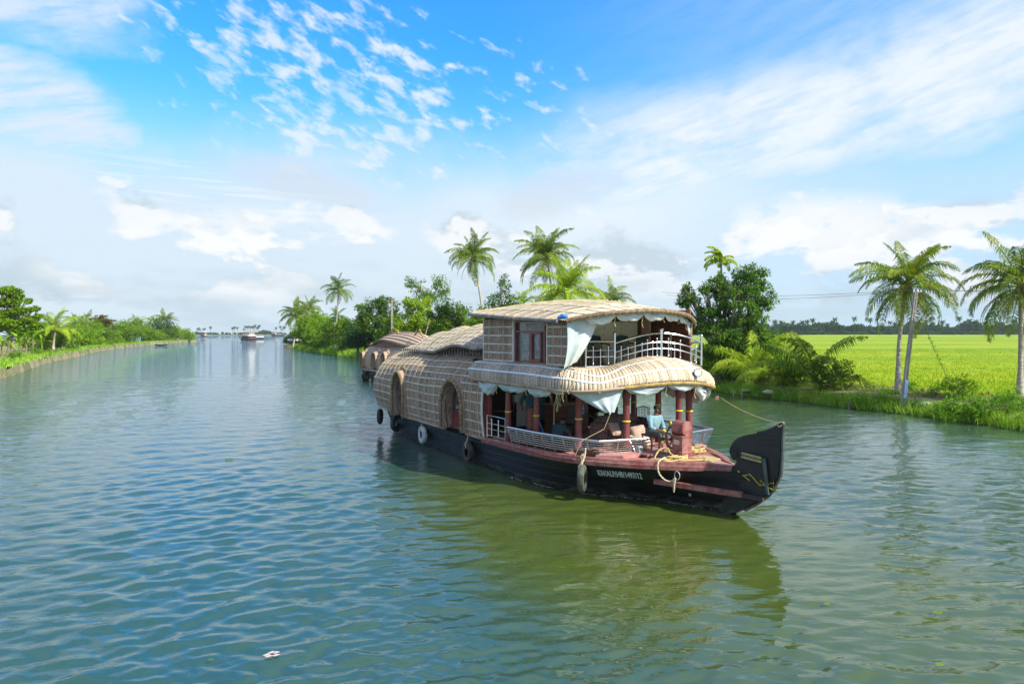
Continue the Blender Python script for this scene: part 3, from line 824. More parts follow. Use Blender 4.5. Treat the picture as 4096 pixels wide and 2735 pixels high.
# guy wire with creeper into the field
mb=MB(); g0=ptop+Vector((.1,.2,-.8)); g1=wpt(3825,1590,.8); mb.tube([g0,g0.lerp(g1,.5)-Vector((0,0,.1)),g1],.012,5); 
C=[tuple(g0.lerp(g1,.35+.65*i/14)) for i in range(15)]; V,Fq=leafcloud(C,[.06]*15,10,.1,.05,5)
gy_=thing('guy_wire','thin stay wire with creeper running from the leaning pole down into the bush','cable',g1); 
o=part('strand',mb,pmat('cable',(.10,.11,.11),.5),gy_); o.location=-g1
o=addobj('creeper',npmesh('creeper',V,Fq,L_weed),gy_); o.location=-g1

# mango tree group
m0=wpt(2872,1528,.6)
def rel(px,py,dep,rx,rz): return (wd(px,dep)-m0.x, dep-m0.y, hz_(py,dep)-m0.z, rx, rz)
D=m0.y
tree('large dark mango tree standing behind the houseboat bow','tree',m0,
  [rel(3010,1110,D,1.5,1.1),rel(2960,1190,D-.6,1.7,1.2),rel(3040,1200,D+.5,1.25,1.1),rel(2990,1290,D,1.7,1.0),rel(2880,1118,D+.6,.85,.55),rel(2825,1150,D+.5,.7,.45),rel(2735,1155,D+.8,.5,.4),rel(2870,1165,D+1,1.0,.8),
   rel(2850,1250,D,1.3,1.0),rel(2900,1340,D-.5,1.6,1.1),rel(3020,1360,D-.3,1.5,.8),rel(2760,1190,D+1,.9,.55),rel(2800,1300,D+.6,1.1,.9),rel(2730,1215,D+.8,.55,.4),rel(3060,1400,D-1,1.2,.7),rel(2960,1420,D-.6,1.5,.8),rel(2840,1400,D,1.1,.7),rel(3090,1340,D,.7,.6)],
  L_man,.40,62,.27,.10,21,trunk=.26,base=(0,0,0),droop=.5,name='mango_tree')
# areca palm rising through it
fa=frond('areca',L_palmy,5,L=2.0,a0=50,droop=95,nl=22,ll=.75,wl=.15,tip=.9)
b_=Vector((wd(2888,D+1.0),D+1.0,.6)); tt=Vector((wd(2885,b_.y),b_.y,hz_(1085,b_.y)))
t=thing('areca_palm','slender areca palm rising above the mango tree','palm tree',b_)
r_=tt-b_; mb=MB(); mb.tube([Vector((0,0,-.3)),r_*.3+Vector((-.05,0,0)),r_*.6+Vector((-.1,0,0)),r_],[.10,.085,.075,.07],8); part('trunk',mb,M_bark,t)
mb=MB(); mb.tube([r_-Vector((0,0,.1)),r_+Vector((0,0,.8))],[.09,.06],8); part('crownshaft',mb,L_palmy,t)
for i,(a,tl,s) in enumerate([(3.3,-1.1,.95),(2.7,-.7,.85),(.3,-.3,.7),(3.6,.2,.95),(2.4,.6,.85),(.1,.5,.75),(5.8,.9,.8),(4.6,.5,.8),(1.4,.6,.8),(3.1,1.1,.8),(.6,1.2,.7),(4.0,-.6,.8)]):
    o=addobj('frond',fa,t); o.location=r_+Vector((0,0,.75)); o.rotation_euler=(0,tl*.6,a); o.scale=(s,s,s)
# low coconut palms on the bank
def low(label,px,py,off,sc,seed,nf=11,z=.7,fam='palm'):
    b=onR(px,off,z); return palm(label,b,b+Vector((0,0,.35)),sc,nf,seed,fam=fam,nuts=False,dry=0,ages=(0.3,3.6),group=None,name='young_palm')
low('trunkless young coconut palm with arching fronds left of the bund, behind the boat bow',3010,1530,3.2,1.28,3,14,fam='young')
low('young coconut palm with one tall feathery frond beside the dark bush at the field edge',3262,1530,3.4,1.5,8,11)
low('small young palm behind the water edge grass under the mango tree',3120,1530,4.4,1.05,5,11,fam='young')
low('small bright young palm hard against the mango trunk',2960,1530,4.5,.7,14,8,fam='young')
bush('dark round leafy bush under the tall feathery frond, at the corner of the rice field',onR(3330,3.4,.6),2.9,2.5,L_man,31,.15,.075,.30,34,name='garden_bush')
bush('mid-green broadleaf bush between the two young palms',onR(3180,4.2,.6),3.2,2.2,L_mid,32,.2,.1,.33,26,name='garden_bush')
for i,(px,off,w_,hh,lf,lb) in enumerate([(2770,6,3.4,2.6,L_mid,'thicket showing between the bow canopy and the mango trunk'),(2840,9,4,2.4,L_brt,'bright thicket behind the mango trunk'),(2930,8,4.2,2.6,L_mid,'dense thicket right behind the mango tree'),(3040,8,4.2,2.8,L_brt,'bright leafy thicket behind the left young palm'),(3120,8.5,3.6,2.5,L_mid,'thicket behind the two young palms'),(2715,8,3.6,2.6,L_brt,'thicket behind the upper terrace railing')]):
    bush(lb,onR(px,off,.6),w_,hh,lf,300+i,.26,.12,.38,26,name='thicket')
for i,(px,off,hh,lb) in enumerate([(2905,4.5,1.6,'banana plant at the foot of the slender areca'),(2985,5.6,1.9,'banana plant among the bushes right of the mango trunk'),(3075,4.8,1.3,'low banana plant between the two young palms')]):
    banana(lb,onR(px,off,.6),hh,8,320+i,.8,group=None)
bush('low shrub at the foot of the mango tree',onR(2950,3.6,.6),3.5,1.8,L_mid,33,.2,.1,.35,24,name='garden_bush')
bush('weedy green bush against the field where the stay wire lands',onR(3835,4.6,.7),1.9,1.35,L_weed,34,.12,.05,.24,34,name='weed_bush')
bush('thin weedy bush right of the leaning palm foot',onR(3640,4.6,.7),.9,.8,L_weed,35,.11,.05,.2,30,name='weed_bush')
bush('very small weed tuft on the bund between the pole and the weedy bush',onR(3735,4.5,.75),.7,.55,L_weed,36,.1,.05,.18,24,name='weed_bush')
bush('loose weeds round the foot of the mottled palm',onR(4050,4.2,.7),1.2,.95,L_weed,37,.11,.05,.22,30,name='weed_bush')
bush('broad leafy water edge bush in the right corner of the bank',onR(3985,.9,.1),6.0,1.35,L_weed,38,.14,.06,.26,40,name='water_edge_bush',depth=1.6)
bush('leafy mound right of the sandbags, beside the pole',onR(3820,.7,.05),3.0,.8,L_weed,39,.13,.055,.24,36,name='water_edge_bush',depth=1.2)
bush('rounded grassy bush left of the pole at the water edge',onR(3490,.7,.05),2.9,.95,L_gr,40,.2,.035,.24,40,name='water_edge_bush',depth=1.2)
# grass along the right bank
pts=[]
for i,p in enumerate(RBs):
    if p.y<26 or p.y>215: continue
    for o in (-.25,.1,.5,.95):
        q=inland(RBs,p,1,o); pts.append((q.x,q.y,.05+.35*min(1,max(0,o+.2))))
g1_=[q for q in pts if q[1]<62 ]
blades('bank_grass','long green grass leaning over the right water edge',g1_,17000,.46,.028,L_gr,3,.9,.28)
g2_=[q for q in pts if 62<=q[1]]
for i,p in enumerate(RBs):
    if 100<p.y<205:
        for o in (1.6,2.4,3.4,4.6):
            q=inland(RBs,p,1,o); g2_.append((q.x,q.y,.55))
hr=random.Random(31); hl=['bright grassy hummock at the water edge of the middle bank']
for i,(px,w_,hh) in enumerate([(1225,3.,1.5),(1250,3.2,1.6),(1275,4.2,2.0),(1305,3.6,1.7),(1330,3.4,1.4),(1365,3.4,1.6),(1395,3.2,1.5),(1425,2.8,1.3)]):
    q=hitbank(RBs,px); q=inland(RBs,q,1,.9); bush('bright grassy hummock at the water edge of the middle bank',Vector((q.x,q.y,.1)),w_,hh,L_gr,200+i,.55,.09,.45,34,name='grass_hummock',cat='grass tuft',group='grassy hummocks along the middle bank',depth=2.4,droop=.0)
blades('bank_grass','rough bright grass on the middle bank left of the moored platform path',g2_,42000,1.0,.10,L_gr,5,.8,.9)
wr_=random.Random(77); cc_=[];rr_=[]; cd_=[]; rd_=[]
for p in RBs:
    if 27<p.y<64:
        for _ in range(3):
            if wr_.random()<.62:
                q=inland(RBs,p,1,wr_.uniform(-.15,1.5)); z=.12+.3*wr_.random(); r_=wr_.uniform(.14,.42)
                (cc_ if wr_.random()<.5 else cd_).append((q.x,q.y,z+r_*.5)); (rr_ if len(cc_)>len(rr_) else rd_).append(r_)
V,Fq=leafcloud(cc_,rr_,60,.17,.08,61,.2,.8,.2); addobj('bank_weeds',npmesh('bank_weeds',V,Fq,L_weed),None,'broad leaved weeds tangled in the grass of the right water edge','weeds',kind='stuff')
V,Fq=leafcloud(cd_,rd_,55,.13,.05,62,.2,.8,.2); addobj('bank_weeds',npmesh('bank_weeds',V,Fq,L_man),None,'dark low weeds scattered through the grass of the right water edge','weeds',kind='stuff')
# creepers and weeds over the bund
pts2=[tuple(inland(RBs,p,1,3.3+.4*math.sin(i*1.3))+Vector((0,0,.78))) for i,p in enumerate(RBs) if 28<p.y<70]
blades('bund_weeds','short weeds scattered over the brown bund',pts2,5000,.28,.03,L_weed,9,.9,.5,'weeds')
# litter flakes on the bund: fallen fronds
rs=random.Random(5)
V,Fq=leafcloud([tuple(inland(RBs,p,1,4.1)+Vector((0,0,.92))) for p in RBs if 28<p.y<70],[.55]*len([1 for p in RBs if 28<p.y<70]),70,.30,.05,6,.1,.18)
addobj('bund_litter',npmesh('bund_litter',V,Fq,M_litter),None,'brown dry leaf litter heaped along the bund','litter',kind='stuff')
# stakes
for i,(px,py,lb) in enumerate([(2933,1560,'thin wooden stake in the grass near the houseboat bow, leftmost stake'),(2967,1562,'stout pale stake in the bank grass next to the leftmost stake'),(3298,1580,'short pale stake in the grass below the dark bush'),(3357,1590,'upright pale stake at the water edge left of the pale stone'),(3395,1608,'dark leaning stake beside the pale stone left of the pole'),(3044,1535,'small slanting stake behind the path under the young palms')]):
    p=wpt(px,py+16,.18); mb=MB(); mb.tube([(0,0,-.5),(.03*(i%3-1),0,.45)],[.05,.04],7)
    addobj('stake',mb.mesh('stake',M_stake if i!=4 else M_bark),None,lb,'stake',loc=p)
# stones and sandbags
def rock(name,label,loc,sc,mat,seed,cat='stone'):
    mb=MB(); mb.ball((0,0,0),1,12,8); r_=random.Random(seed)
    ph=[r_.random()*6 for _ in range(6)]
    mb.v=[(x*sc[0]*(1+.12*math.sin(3*x+ph[0])+.08*math.sin(5*y+ph[1])),y*sc[1]*(1+.1*math.sin(4*z+ph[2])),z*sc[2]*(1+.12*math.sin(4*x+ph[3]))) for x,y,z in mb.v]
    return addobj(name,mb.mesh(name,mat),None,label,cat,loc=loc)
rock('bank_stone','pale flat stone on the grassy bank below the young palms',wpt(3075,1568,.45),(.5,.3,.16),M_stone,1)
rock('bank_stone','pale stone left of the pole between two stakes',wpt(3402,1596,.35),(.42,.3,.16),M_stone,2)
rock('bank_stone','mossy grey stone beside the stout pale stake',wpt(2982,1563,.4),(.35,.3,.15),M_rev,3)
rock('sandbag','upper white sandbag right of the pole foot',wpt(3700,1618,.5),(.62,.32,.15),M_sack,4,'sandbag')
rock('sandbag','lower white sandbag half under the other at the water edge',wpt(3690,1632,.25),(.5,.3,.13),M_sack,5,'sandbag')
rock('sandbag','small white sandbag on the path behind the leafy mound',wpt(3835,1618,.6),(.35,.25,.12),M_sack,6,'sandbag')

# ------------------------------------------------------------------ trees behind the houseboat
def cpalm(label,px,pyc,dep,bpx,sc,seed,nf=24,fam='palm',dry=2,bend=.8):
    b=Vector((wd(bpx,dep),dep,.6)); t_=Vector((wd(px,dep),dep,hz_(pyc,dep)))
    return palm(label,b,t_,sc,nf,seed,fam=fam,dry=dry,bend=bend,r0=.22)
cpalm('lone coconut palm with slightly leaning trunk rising left of the upper cabin roof',1893,1035,92,1935,1.2,21,34,dry=3,bend=-.8)
cpalm('tallest coconut palm, highest crown above the upper deck roof',2188,1035,76,2205,1.22,22,36,dry=2)
cpalm('bright coconut palm in front of the tallest palm, just over the roof',2270,1180,64,2280,1.22,23,32,fam='young',dry=0)
cpalm('small palm behind the roof right of the bright coconut palm',2440,1215,72,2445,.95,25,16,dry=0)
def rtree(label,px,dep,items,leaf,step,nper,ll,lw,seed,trunk=.25,z=.6,**k):
    b=Vector((wd(px,dep),dep,z)); bl=[(wd(x,dep)-b.x,dy,max(hz_(y,dep)-b.z,r2*.8+.5),r1,r2) for x,y,dy,r1,r2 in items]
    return tree(label,'tree',b,bl,leaf,step,nper,ll,lw,seed,trunk,**k)
rtree('round dark tree behind the second houseboat',1515,112,[(1475,1240,0,2.1,1.9),(1540,1235,1,2.2,2.2),(1500,1300,0,3.0,1.8),(1570,1300,0,2.6,1.8),(1450,1290,0,1.4,1.3),(1520,1215,0,1.3,1.0)],L_man,.75,52,.44,.18,41)
rtree('bright yellow-green tree right of the round dark tree',1665,104,[(1640,1215,0,1.5,1.2),(1690,1225,0,1.7,1.4),(1660,1280,0,2.6,1.6),(1620,1320,0,2.0,1.4),(1720,1300,0,1.8,1.4)],L_yel,.65,52,.40,.17,42)
rtree('tall airy tree behind the bright yellow-green tree',1720,118,[(1665,1140,0,1.9,1.2),(1760,1135,0,2.0,1.5),(1700,1180,0,2.4,1.2),(1640,1120,0,.9,.6),(1780,1170,0,1.4,1.2),(1730,1190,0,2.2,1.1)],L_mid,.70,22,.40,.16,43,trunk=.28)
rtree('spreading mid-green tree left of the upper cabin',1800,98,[(1790,1235,0,2.2,1.3),(1840,1255,0,1.7,1.1),(1750,1270,0,2.2,1.3),(1820,1310,0,3.0,1.6),(1740,1330,0,2.6,1.3),(1880,1300,0,2.0,1.4),(1925,1295,0,1.6,1.1)],L_mid,.65,44,.38,.15,44)
rtree('slim branching tree just left of the upper roof ridge',2010,84,[(2015,1120,0,.9,.8),(2025,1160,0,.8,.9),(1985,1195,0,1.3,.8),(2060,1200,0,1.3,.9),(2010,1225,0,1.8,.8),(1960,1225,0,.8,.6)],L_man,.5,20,.32,.12,45,trunk=.16)
for i,(px,y,dep,r,lf,lb) in enumerate([(1600,1345,108,3.2,L_mid,'thicket between the round dark tree and the yellow-green tree'),(1700,1345,112,3.4,L_brt,'bright thicket beneath the airy tree'),(1790,1340,106,3.2,L_mid,'thicket under the spreading tree'),(1885,1340,100,3.,L_brt,'thicket at the foot of the lone leaning palm'),(1970,1300,92,2.8,L_mid,'bushes left of the slim branching tree'),(1470,1350,118,2.6,L_drk,'dark bush under the round dark tree')]):
    rtree(lb,px,dep,[(px,y-22,0,r,r*.7),(px-r*14,y+4,0,r*.9,r*.6),(px+r*14,y+4,0,r*.9,r*.6)],lf,.7,36,.42,.18,400+i,trunk=.12)
b=Vector((wd(2095,82),82,.6)); palm('leafy young palm top peeping over the upper roof next to the slim tree',b,b+Vector((0,0,hz_(1225,82)-.6)),.7,14,31,fam='young',nuts=False,dry=0,r0=.12,name='young_palm')
b=Vector((wd(2150,80),80,.6)); palm('second young palm top over the roof, beneath the tallest palm',b,b+Vector((0,0,hz_(1240,80)-.6)),.65,12,32,fam='young',nuts=False,dry=0,r0=.12,name='young_palm')
rtree('dark tree filling the gap behind the upper roof under the palms',2330,86,[(2250,1290,0,4,1.6),(2400,1290,0,4,1.6),(2130,1290,0,3,1.4),(2500,1300,0,3,1.4),(2600,1310,0,2.8,1.4)],L_mid,.8,18,.4,.17,46)
# middle bank left of the second houseboat
bl_=[(1432,1335,120,1.8,2.4,L_drk,'dark bush tree beside the second houseboat roof'),(1400,1330,135,2.0,2.2,L_man,'blue-green tree behind the dark bush tree')]
for i,(x,y,dp_,r1,r2,lf,lb) in enumerate(bl_):
    rtree(lb,x,dp_,[(x,y-20,0,r1,r2*.8),(x-18,y+25,0,r1,r2*.7),(x+20,y+25,0,r1*1.2,r2*.7)],lf,.7,30,.42,.18,50+i)
mid=[(1385,1315,140,2.4,L_brt,'bright bushy tree right of the tall lone palm on the middle bank'),(1350,1300,150,2.6,L_mid,'rounded tree on the middle bank behind the tall lone palm'),
 (1318,1345,152,2.6,L_brt,'low bright bush at the foot of the tall lone palm'),(1290,1300,168,3.0,L_brt,'bright tree in the middle of the point'),
 (1255,1270,185,3.2,L_brt,'bright tree crown between the two point palms'),(1225,1300,190,3.2,L_yel,'yellow-green tree behind the moored platform'),
 (1265,1345,176,2.8,L_mid,'dark banana-leaved thicket beside the platform'),(1300,1355,160,2.6,L_mid,'low thicket on the middle bank above the grass'),
 (1195,1345,196,2.6,L_mid,'thicket just behind the banners of the platform'),(1410,1365,126,2.2,L_brt,'low bright bush left of the second houseboat'),(1160,1356,220,1.6,L_drk,'dark shrub at the tip of the point left of the platform'),(1340,1290,160,1.8,L_drk,'dark rounded tree top behind the middle bank')]
for i,(x,y,dp_,r,lf,lb) in enumerate(mid):
    dp_=max(dp_,hitbank(RBs,max(1188,x)).y+4+r)
    rtree(lb,x,dp_,[(x,y,0,r,r*.8),(x-r*18*120/dp_*.75,y+22,0,r*.85,r*.7),(x+r*18*120/dp_*.75,y+22,0,r*.85,r*.7),(x,y+45,0,r*1.25,r*.75)],lf,.8,30,.5,.22,60+i,trunk=.2)
cpalm('tall lone coconut palm on the middle bank, beside the white-banded pole',1356,1165,150,1348,1.22,27,22,dry=3,bend=.5)
cpalm('coconut palm at the point, directly over the moored platform',1185,1265,200,1172,1.65,28,28,dry=1,bend=.4)
cpalm('coconut palm rising behind the platform palm on the point',1230,1245,207,1240,1.6,29,26,dry=1,bend=.4)
cpalm('small distant palm crown over the bushes of the middle bank',1285,1275,240,1287,1.1,33,14,dry=0)
cpalm('distant palm half hidden behind the tall lone palm trunk',1352,1268,230,1352,1.25,34,16,dry=0)
# bare broken palm trunk
t=thing('bare_palm_trunk','bent bare palm trunk without a crown behind the point bushes','dead palm',(wd(1281,190),190,.6))
mb=MB(); z0=.6; pts=[(wd(a,190)-t.location.x,0,hz_(b,190)-.6) for a,b in ((1283,1340),(1279,1310),(1274,1280),(1272,1247))]; mb.tube([(.2,0,0)]+pts,[.3,.28,.26,.24,.2],8); part('trunk',mb,M_trunk,t)
def lpole(label,px,pyb,pyt,dep,band=None,arm=True,r=.11):
    b=Vector((wd(px,dep),dep,.5)); t=thing('power_pole',label,'utility pole',b); h=hz_(pyt,dep)-.5
    mb=MB(); mb.beam((0,0,-.3),(0,0,h),r*2,r*2); part('post',mb,M_post,t,False)
    if arm: mb=MB(); mb.beam((-.7,0,h-.2),(.7,0,h-.2),.1,.12); part('cross_arm',mb,M_post,t,False)
    if band:
        for z_,hh,m_ in band: mb=MB(); mb.box((0,-.02,z_),(r*2.3,r*2.3,hh)); part('painted_band',mb,m_,t,False)
    return t
lpole('grey power pole with a white band beside the tall lone palm',1340,1395,1288,146,[(1.7,1.5,M_white)])
lpole('thin power pole at the platform with a blue and white banner',1208,1375,1307,205,[(2.4,3.4,M_white),(2.6,1.2,M_blue)],True,.13)
lpole('short pole with a crossarm in the middle of the point bushes',1257,1350,1297,192)
lpole('wooden pole standing behind the second houseboat roof',1568,1350,1200,100,None,True,.12)
wire('upper cable from the pole behind the second boat towards the upper cabin',Vector((wd(1566,100)+.6,100,hz_(1203,100))),Vector((wd(1890,95),95,hz_(1215,95))),.3,'cables by the second boat')
wire('lower cable from the pole behind the second boat towards the upper cabin',Vector((wd(1566,100)-.4,100,hz_(1203,100))),Vector((wd(1895,95),95,hz_(1232,95))),.35,'cables by the second boat')

# moored wooden platform with banners
pf=thing('moored_platform','rusty moored platform with railing and banners at the tip of the point','jetty',(wd(1176,206),206,0))
u_=206/F
def pb(nm,x0,x1,y0,y1,dy0,dy1,mat,lab=None):
    mb=MB(); X0,X1=(x0-1176)*u_,(x1-1176)*u_; Z0,Z1=hz_(y1,206),hz_(y0,206)
    mb.box(((X0+X1)/2,(dy0+dy1)/2,(Z0+Z1)/2),(abs(X1-X0),abs(dy1-dy0),abs(Z1-Z0))); return part(nm,mb,mat,pf,False,lab)
M_ruin=pmat('rusty_hull',(.22,.14,.08),.9,(.10,.12,.05),1.5)
M_rust=pmat('rusty_rail',(.30,.16,.11),.8,(.20,.10,.07),3)
pb('deck_hull',1142,1178,1378,1392,-2,4,M_ruin); pb('deck_hull',1179.5,1206,1380,1391,-1,4,M_ruin)
for x in (1150,1178,1203): pb('post',x,x+1.6,1344,1380,-.1,.1,M_rust)
pb('post',1199,1203.5,1344,1376,1,1.4,M_woodp)
for y in (1345,1350): pb('rail',1150,1207,y,y+1.1,-.12,.12,M_rust)
pb('rail',1178,1206,1374,1375,-.12,.12,M_rust)
pb('brown_board',1174,1190,1344,1355,-.3,-.2,M_rust)
pb('banner',1151,1168,1354.5,1362.5,-.32,-.28,M_post2,'blue and white banner'); pb('banner',1168.6,1178,1355.5,1362,-.32,-.28,M_blue,'faded blue banner'); pb('banner',1179,1205,1355,1363,-.32,-.28,M_white,'white banner')
pb('figure_board',1179,1182,1336,1345,-.1,.1,M_woodp)

# ------------------------------------------------------------------ left bank vegetation
def ltree(label,px,off,items,leaf,step,nper,ll,lw,seed,trunk=.2,flat=.75,**k):
    b=onL(px,off); dep=b.y
    s_=dep/hitbank(LBs,px).y; bl=[]
    for x,y,dy,r1,r2 in items:
        z_=hz_(y,dep)-b.z; bl.append((wd(x,dep)-b.x,dy,max(z_,r2*s_*.85+.35),r1*min(1.5,s_),r2*s_))
    return tree(label,'tree',b,bl,leaf,step,nper,ll,lw,seed,trunk,flat=flat,**k)
ltree('tall tiered almond tree at the left edge of the view',28,5,[(62,1166,0,.75,.30),(15,1160,.5,1.1,.40),(84,1182,-.4,.5,.18),(40,1190,.4,.9,.25),(112,1203,0,.45,.2),(75,1210,-.5,.7,.26),(10,1212,.6,1.3,.35),(135,1236,0,.55,.22),(95,1242,-.6,.9,.3),(40,1248,.5,1.2,.35),(150,1262,.4,.5,.22),(0,1262,0,1.5,.4),(110,1278,0,1.0,.32),(60,1290,-.5,1.2,.38),(140,1300,.3,.8,.3),(15,1305,.4,1.6,.45),(90,1322,0,1.3,.4)],L_brt,.30,26,.34,.20,70,.28,.4,bark=M_bark,flatblob=.6)
b=onL(212,3.0); palm('stout coconut palm with huge arching fronds beside the banana plants',b,Vector((wd(222,b.y),b.y,hz_(1322,b.y))),1.35,17,51,fam='young',dry=0,nuts=False,r0=.26,ages=(.2,4.6),bend=.1)
for i,(px,off,h,sc,lb) in enumerate([(8,2.6,1.9,1.1,'banana plant cut by the left edge of the view'),(82,2.4,2.0,1.1,'banana plant between the left edge and the stout palm'),(132,2.6,2.6,1.2,'tallest banana plant, left of the stout palm'),(168,3.0,1.6,1.0,'banana plant touching the stout palm trunk on its left'),(262,2.2,1.5,1.05,'banana plant with a big drooping leaf right of the stout palm'),(318,3,1.6,1.,'banana plant beyond the drooping leaf'),(40,5,2.8,1.3,'banana plant behind the others below the almond tree'),(105,5.5,2.9,1.3,'banana plant behind the tallest one')]):
    banana(lb,onL(px,off),h,10,80+i,sc)
lv=[(180,1385,7,3.2,L_mid,'leafy thicket behind the banana plants'),(290,1345,7,3.2,L_brt,'bright thicket right behind the stout palm'),(330,1300,10,3.0,L_brt,'rounded bright tree behind the stout palm fronds'),
 (365,1360,5,2.6,L_ban,'low bright thicket before the tiered reddish tree'),(400,1330,8,3.0,L_mid,'mid-green tree under the tiered reddish crown'),(440,1350,6,3.2,L_brt,'bushy tree right of the tiered reddish tree'),
 (475,1310,10,3.4,L_brt,'bright round tree in the middle of the left bank'),(505,1345,7,3.4,L_mid,'dense tree left of the blue hut'),(560,1330,9,4.2,L_brt,'broad low tree over the small blue hut'),
 (590,1350,6,3.2,L_mid,'small tree right of the blue hut'),(620,1345,7,3.6,L_yel,'loose tree with pale blossom left of the moored canoe'),(640,1300,14,4.8,L_drk,'dark domed tree near the end of the left bank'),
 (670,1335,8,4.0,L_mid,'green tree over the moored canoe'),(700,1325,10,4.2,L_brt,'bright tree near the end palm'),(730,1340,8,4.2,L_yel,'yellow-green thicket under the end palm'),(755,1345,5,3.4,L_brt,'last bright shrub at the tip of the left bank'),
 (415,1295,16,2.6,L_mid,'mid-green crown behind the tiered reddish tree'),(540,1300,18,3.4,L_mid,'far crown behind the broad low tree')]
for i,(x,y,off,r,lf,lb) in enumerate(lv):
    off=max(4.2,off*.75); dpp=hitbank(LBs,x).y; k_=F/dpp; r=min(r,off*.62)
    ltree(lb,x,off,[(x,y,0,r,r*.75),(x-r*k_*.6,y+r*k_*.35,0,r*.85,r*.65),(x+r*k_*.6,y+r*k_*.35,0,r*.85,r*.65),(x,y+r*k_*.7,-1,r*1.2,r*.7)],lf,.72+dpp/380,34,.26+dpp/620,.12+dpp/1500,90+i,.18)
ltree('tiered tree with reddish flat layers of leaves on the left bank',405,9,[(404,1264,0,1.3,.18),(408,1271,0,.7,.15),(390,1276,0,2.0,.22),(425,1281,0,2.2,.22),(400,1292,0,2.5,.28),(385,1303,0,2.4,.3),(420,1312,0,2.6,.35)],L_red,.5,30,.36,.18,120,.18,.35)
for i,(px,pyc,off,sc,fam,lb,nf) in enumerate([(300,1290,14,1.3,'palm','dark palm crown behind the stout palm',14),(545,1292,22,1.5,'young','tall palm with a pale stem showing, left of the blue hut group',14),(612,1290,18,1.6,'young','upright palm behind the loose blossom tree',13),(640,1288,26,1.5,'palm','palm tips left of the dark domed tree',12),(755,1285,10,1.9,'palm','coconut palm at the very end of the left bank',20),(590,1345,5,1.1,'young','low palm over the water right of the blue hut',10),(745,1330,8,1.5,'young','broad-fronded palm beneath the end palm',12),(680,1345,5,1.3,'young','low bright palm beside the moored canoe',10),(440,1345,6,1.2,'young','low palm in the thicket of the left bank',10)]):
    b=onL(px,off); palm(lb,b,Vector((b.x,b.y,hz_(pyc,b.y))),sc,nf,130+i,fam=fam,dry=0,nuts=False,r0=.22,bend=.3)
# hut hidden in the shade, parts
hb=onL(540,5.5,1.15); hut=thing('small_hut','small blue hut half hidden under the broad low tree','hut',hb)
mb=MB(); mb.box((0,0,1.1),(3.0,2.4,2.2)); part('wall',mb,pmat('hut_blue',(.16,.30,.40),.7),hut,False)
mb=MB(); mb.box((.4,-1.22,1.0),(.9,.06,1.7)); part('door',mb,M_bluew,hut,False)
mb=MB(); mb.prism([(-1.8,-1.6,2.2),(1.8,-1.6,2.2),(0,-1.6,3.0)],(0,3.2,0)); part('roof',mb,M_dark,hut,False)
def canoe(label,loc,rz,L=4.2):
    t=thing('canoe',label,'boat',loc,rz); G=[]
    for i in range(13):
        s=i/12*2-1; w_=.42*(1-abs(s)**2.2)+.02; e=.22*s*s
        G.append([Vector((s*L/2,-w_,.34+e)),Vector((s*L/2,-w_*.7,.05+e*.6)),Vector((s*L/2,0,-.08+e*.7)),Vector((s*L/2,w_*.7,.05+e*.6)),Vector((s*L/2,w_,.34+e))])
    mb=MB(); mb.grid(G); part('hull',mb,pmat('canoe_hull',(.10,.16,.17),.6,(.05,.07,.08),2),t)
    for s in (-.5,.1,.6): mb=MB(); mb.box((s*L/2,0,.3),(.18,.66,.03)); part('thwart',mb,M_woodp,t,False)
    return t
q=wpt(632,1382,0.02); canoe('dark moored canoe against the left bank',(q.x+1.6,q.y-1.0,.05),R(160),6.)
q=wpt(1421,1425,0.02); canoe('small white-tipped canoe between the bank grass and the second houseboat',(q.x-.3,q.y,.05),R(120),4.)
# grass and plants in front of left wall
ptl=[]
for p in LBs:
    if p.y<40 or p.y>345: continue
    for o in (.45,1.,1.6,2.3,3.0): 
        q=inland(LBs,p,-1,o); ptl.append((q.x,q.y,1.02))
blades('bank_grass','bright low grass behind the revetment wall of the left bank',ptl,13000,.5,.08,L_gr,15,.9,.6)
for i,(px,off,w_,h,lf,lb) in enumerate([(190,1.6,2.6,.9,L_brt,'low scrub on the bank edge before the stout palm'),(60,2.0,2.2,1.1,L_weed,'climbing scrub round the banana stems at the left edge'),(290,1.8,3.,.9,L_mid,'low scrub on the bank where the dark slabs are'),(430,1.5,3.5,1.0,L_brt,'low scrub below the bushy tree'),(500,1.6,4.,1.1,L_brt,'low scrub before the dense tree'),(690,1.5,5,1.2,L_brt,'low scrub before the canoe'),(150,1.8,2.,1.2,L_weed,'twiggy scrub under the tallest banana plant')]):
    bush(lb,onL(px,off,1.0),w_,h,lf,140+i,.22,.12,.35,22,name='scrub')

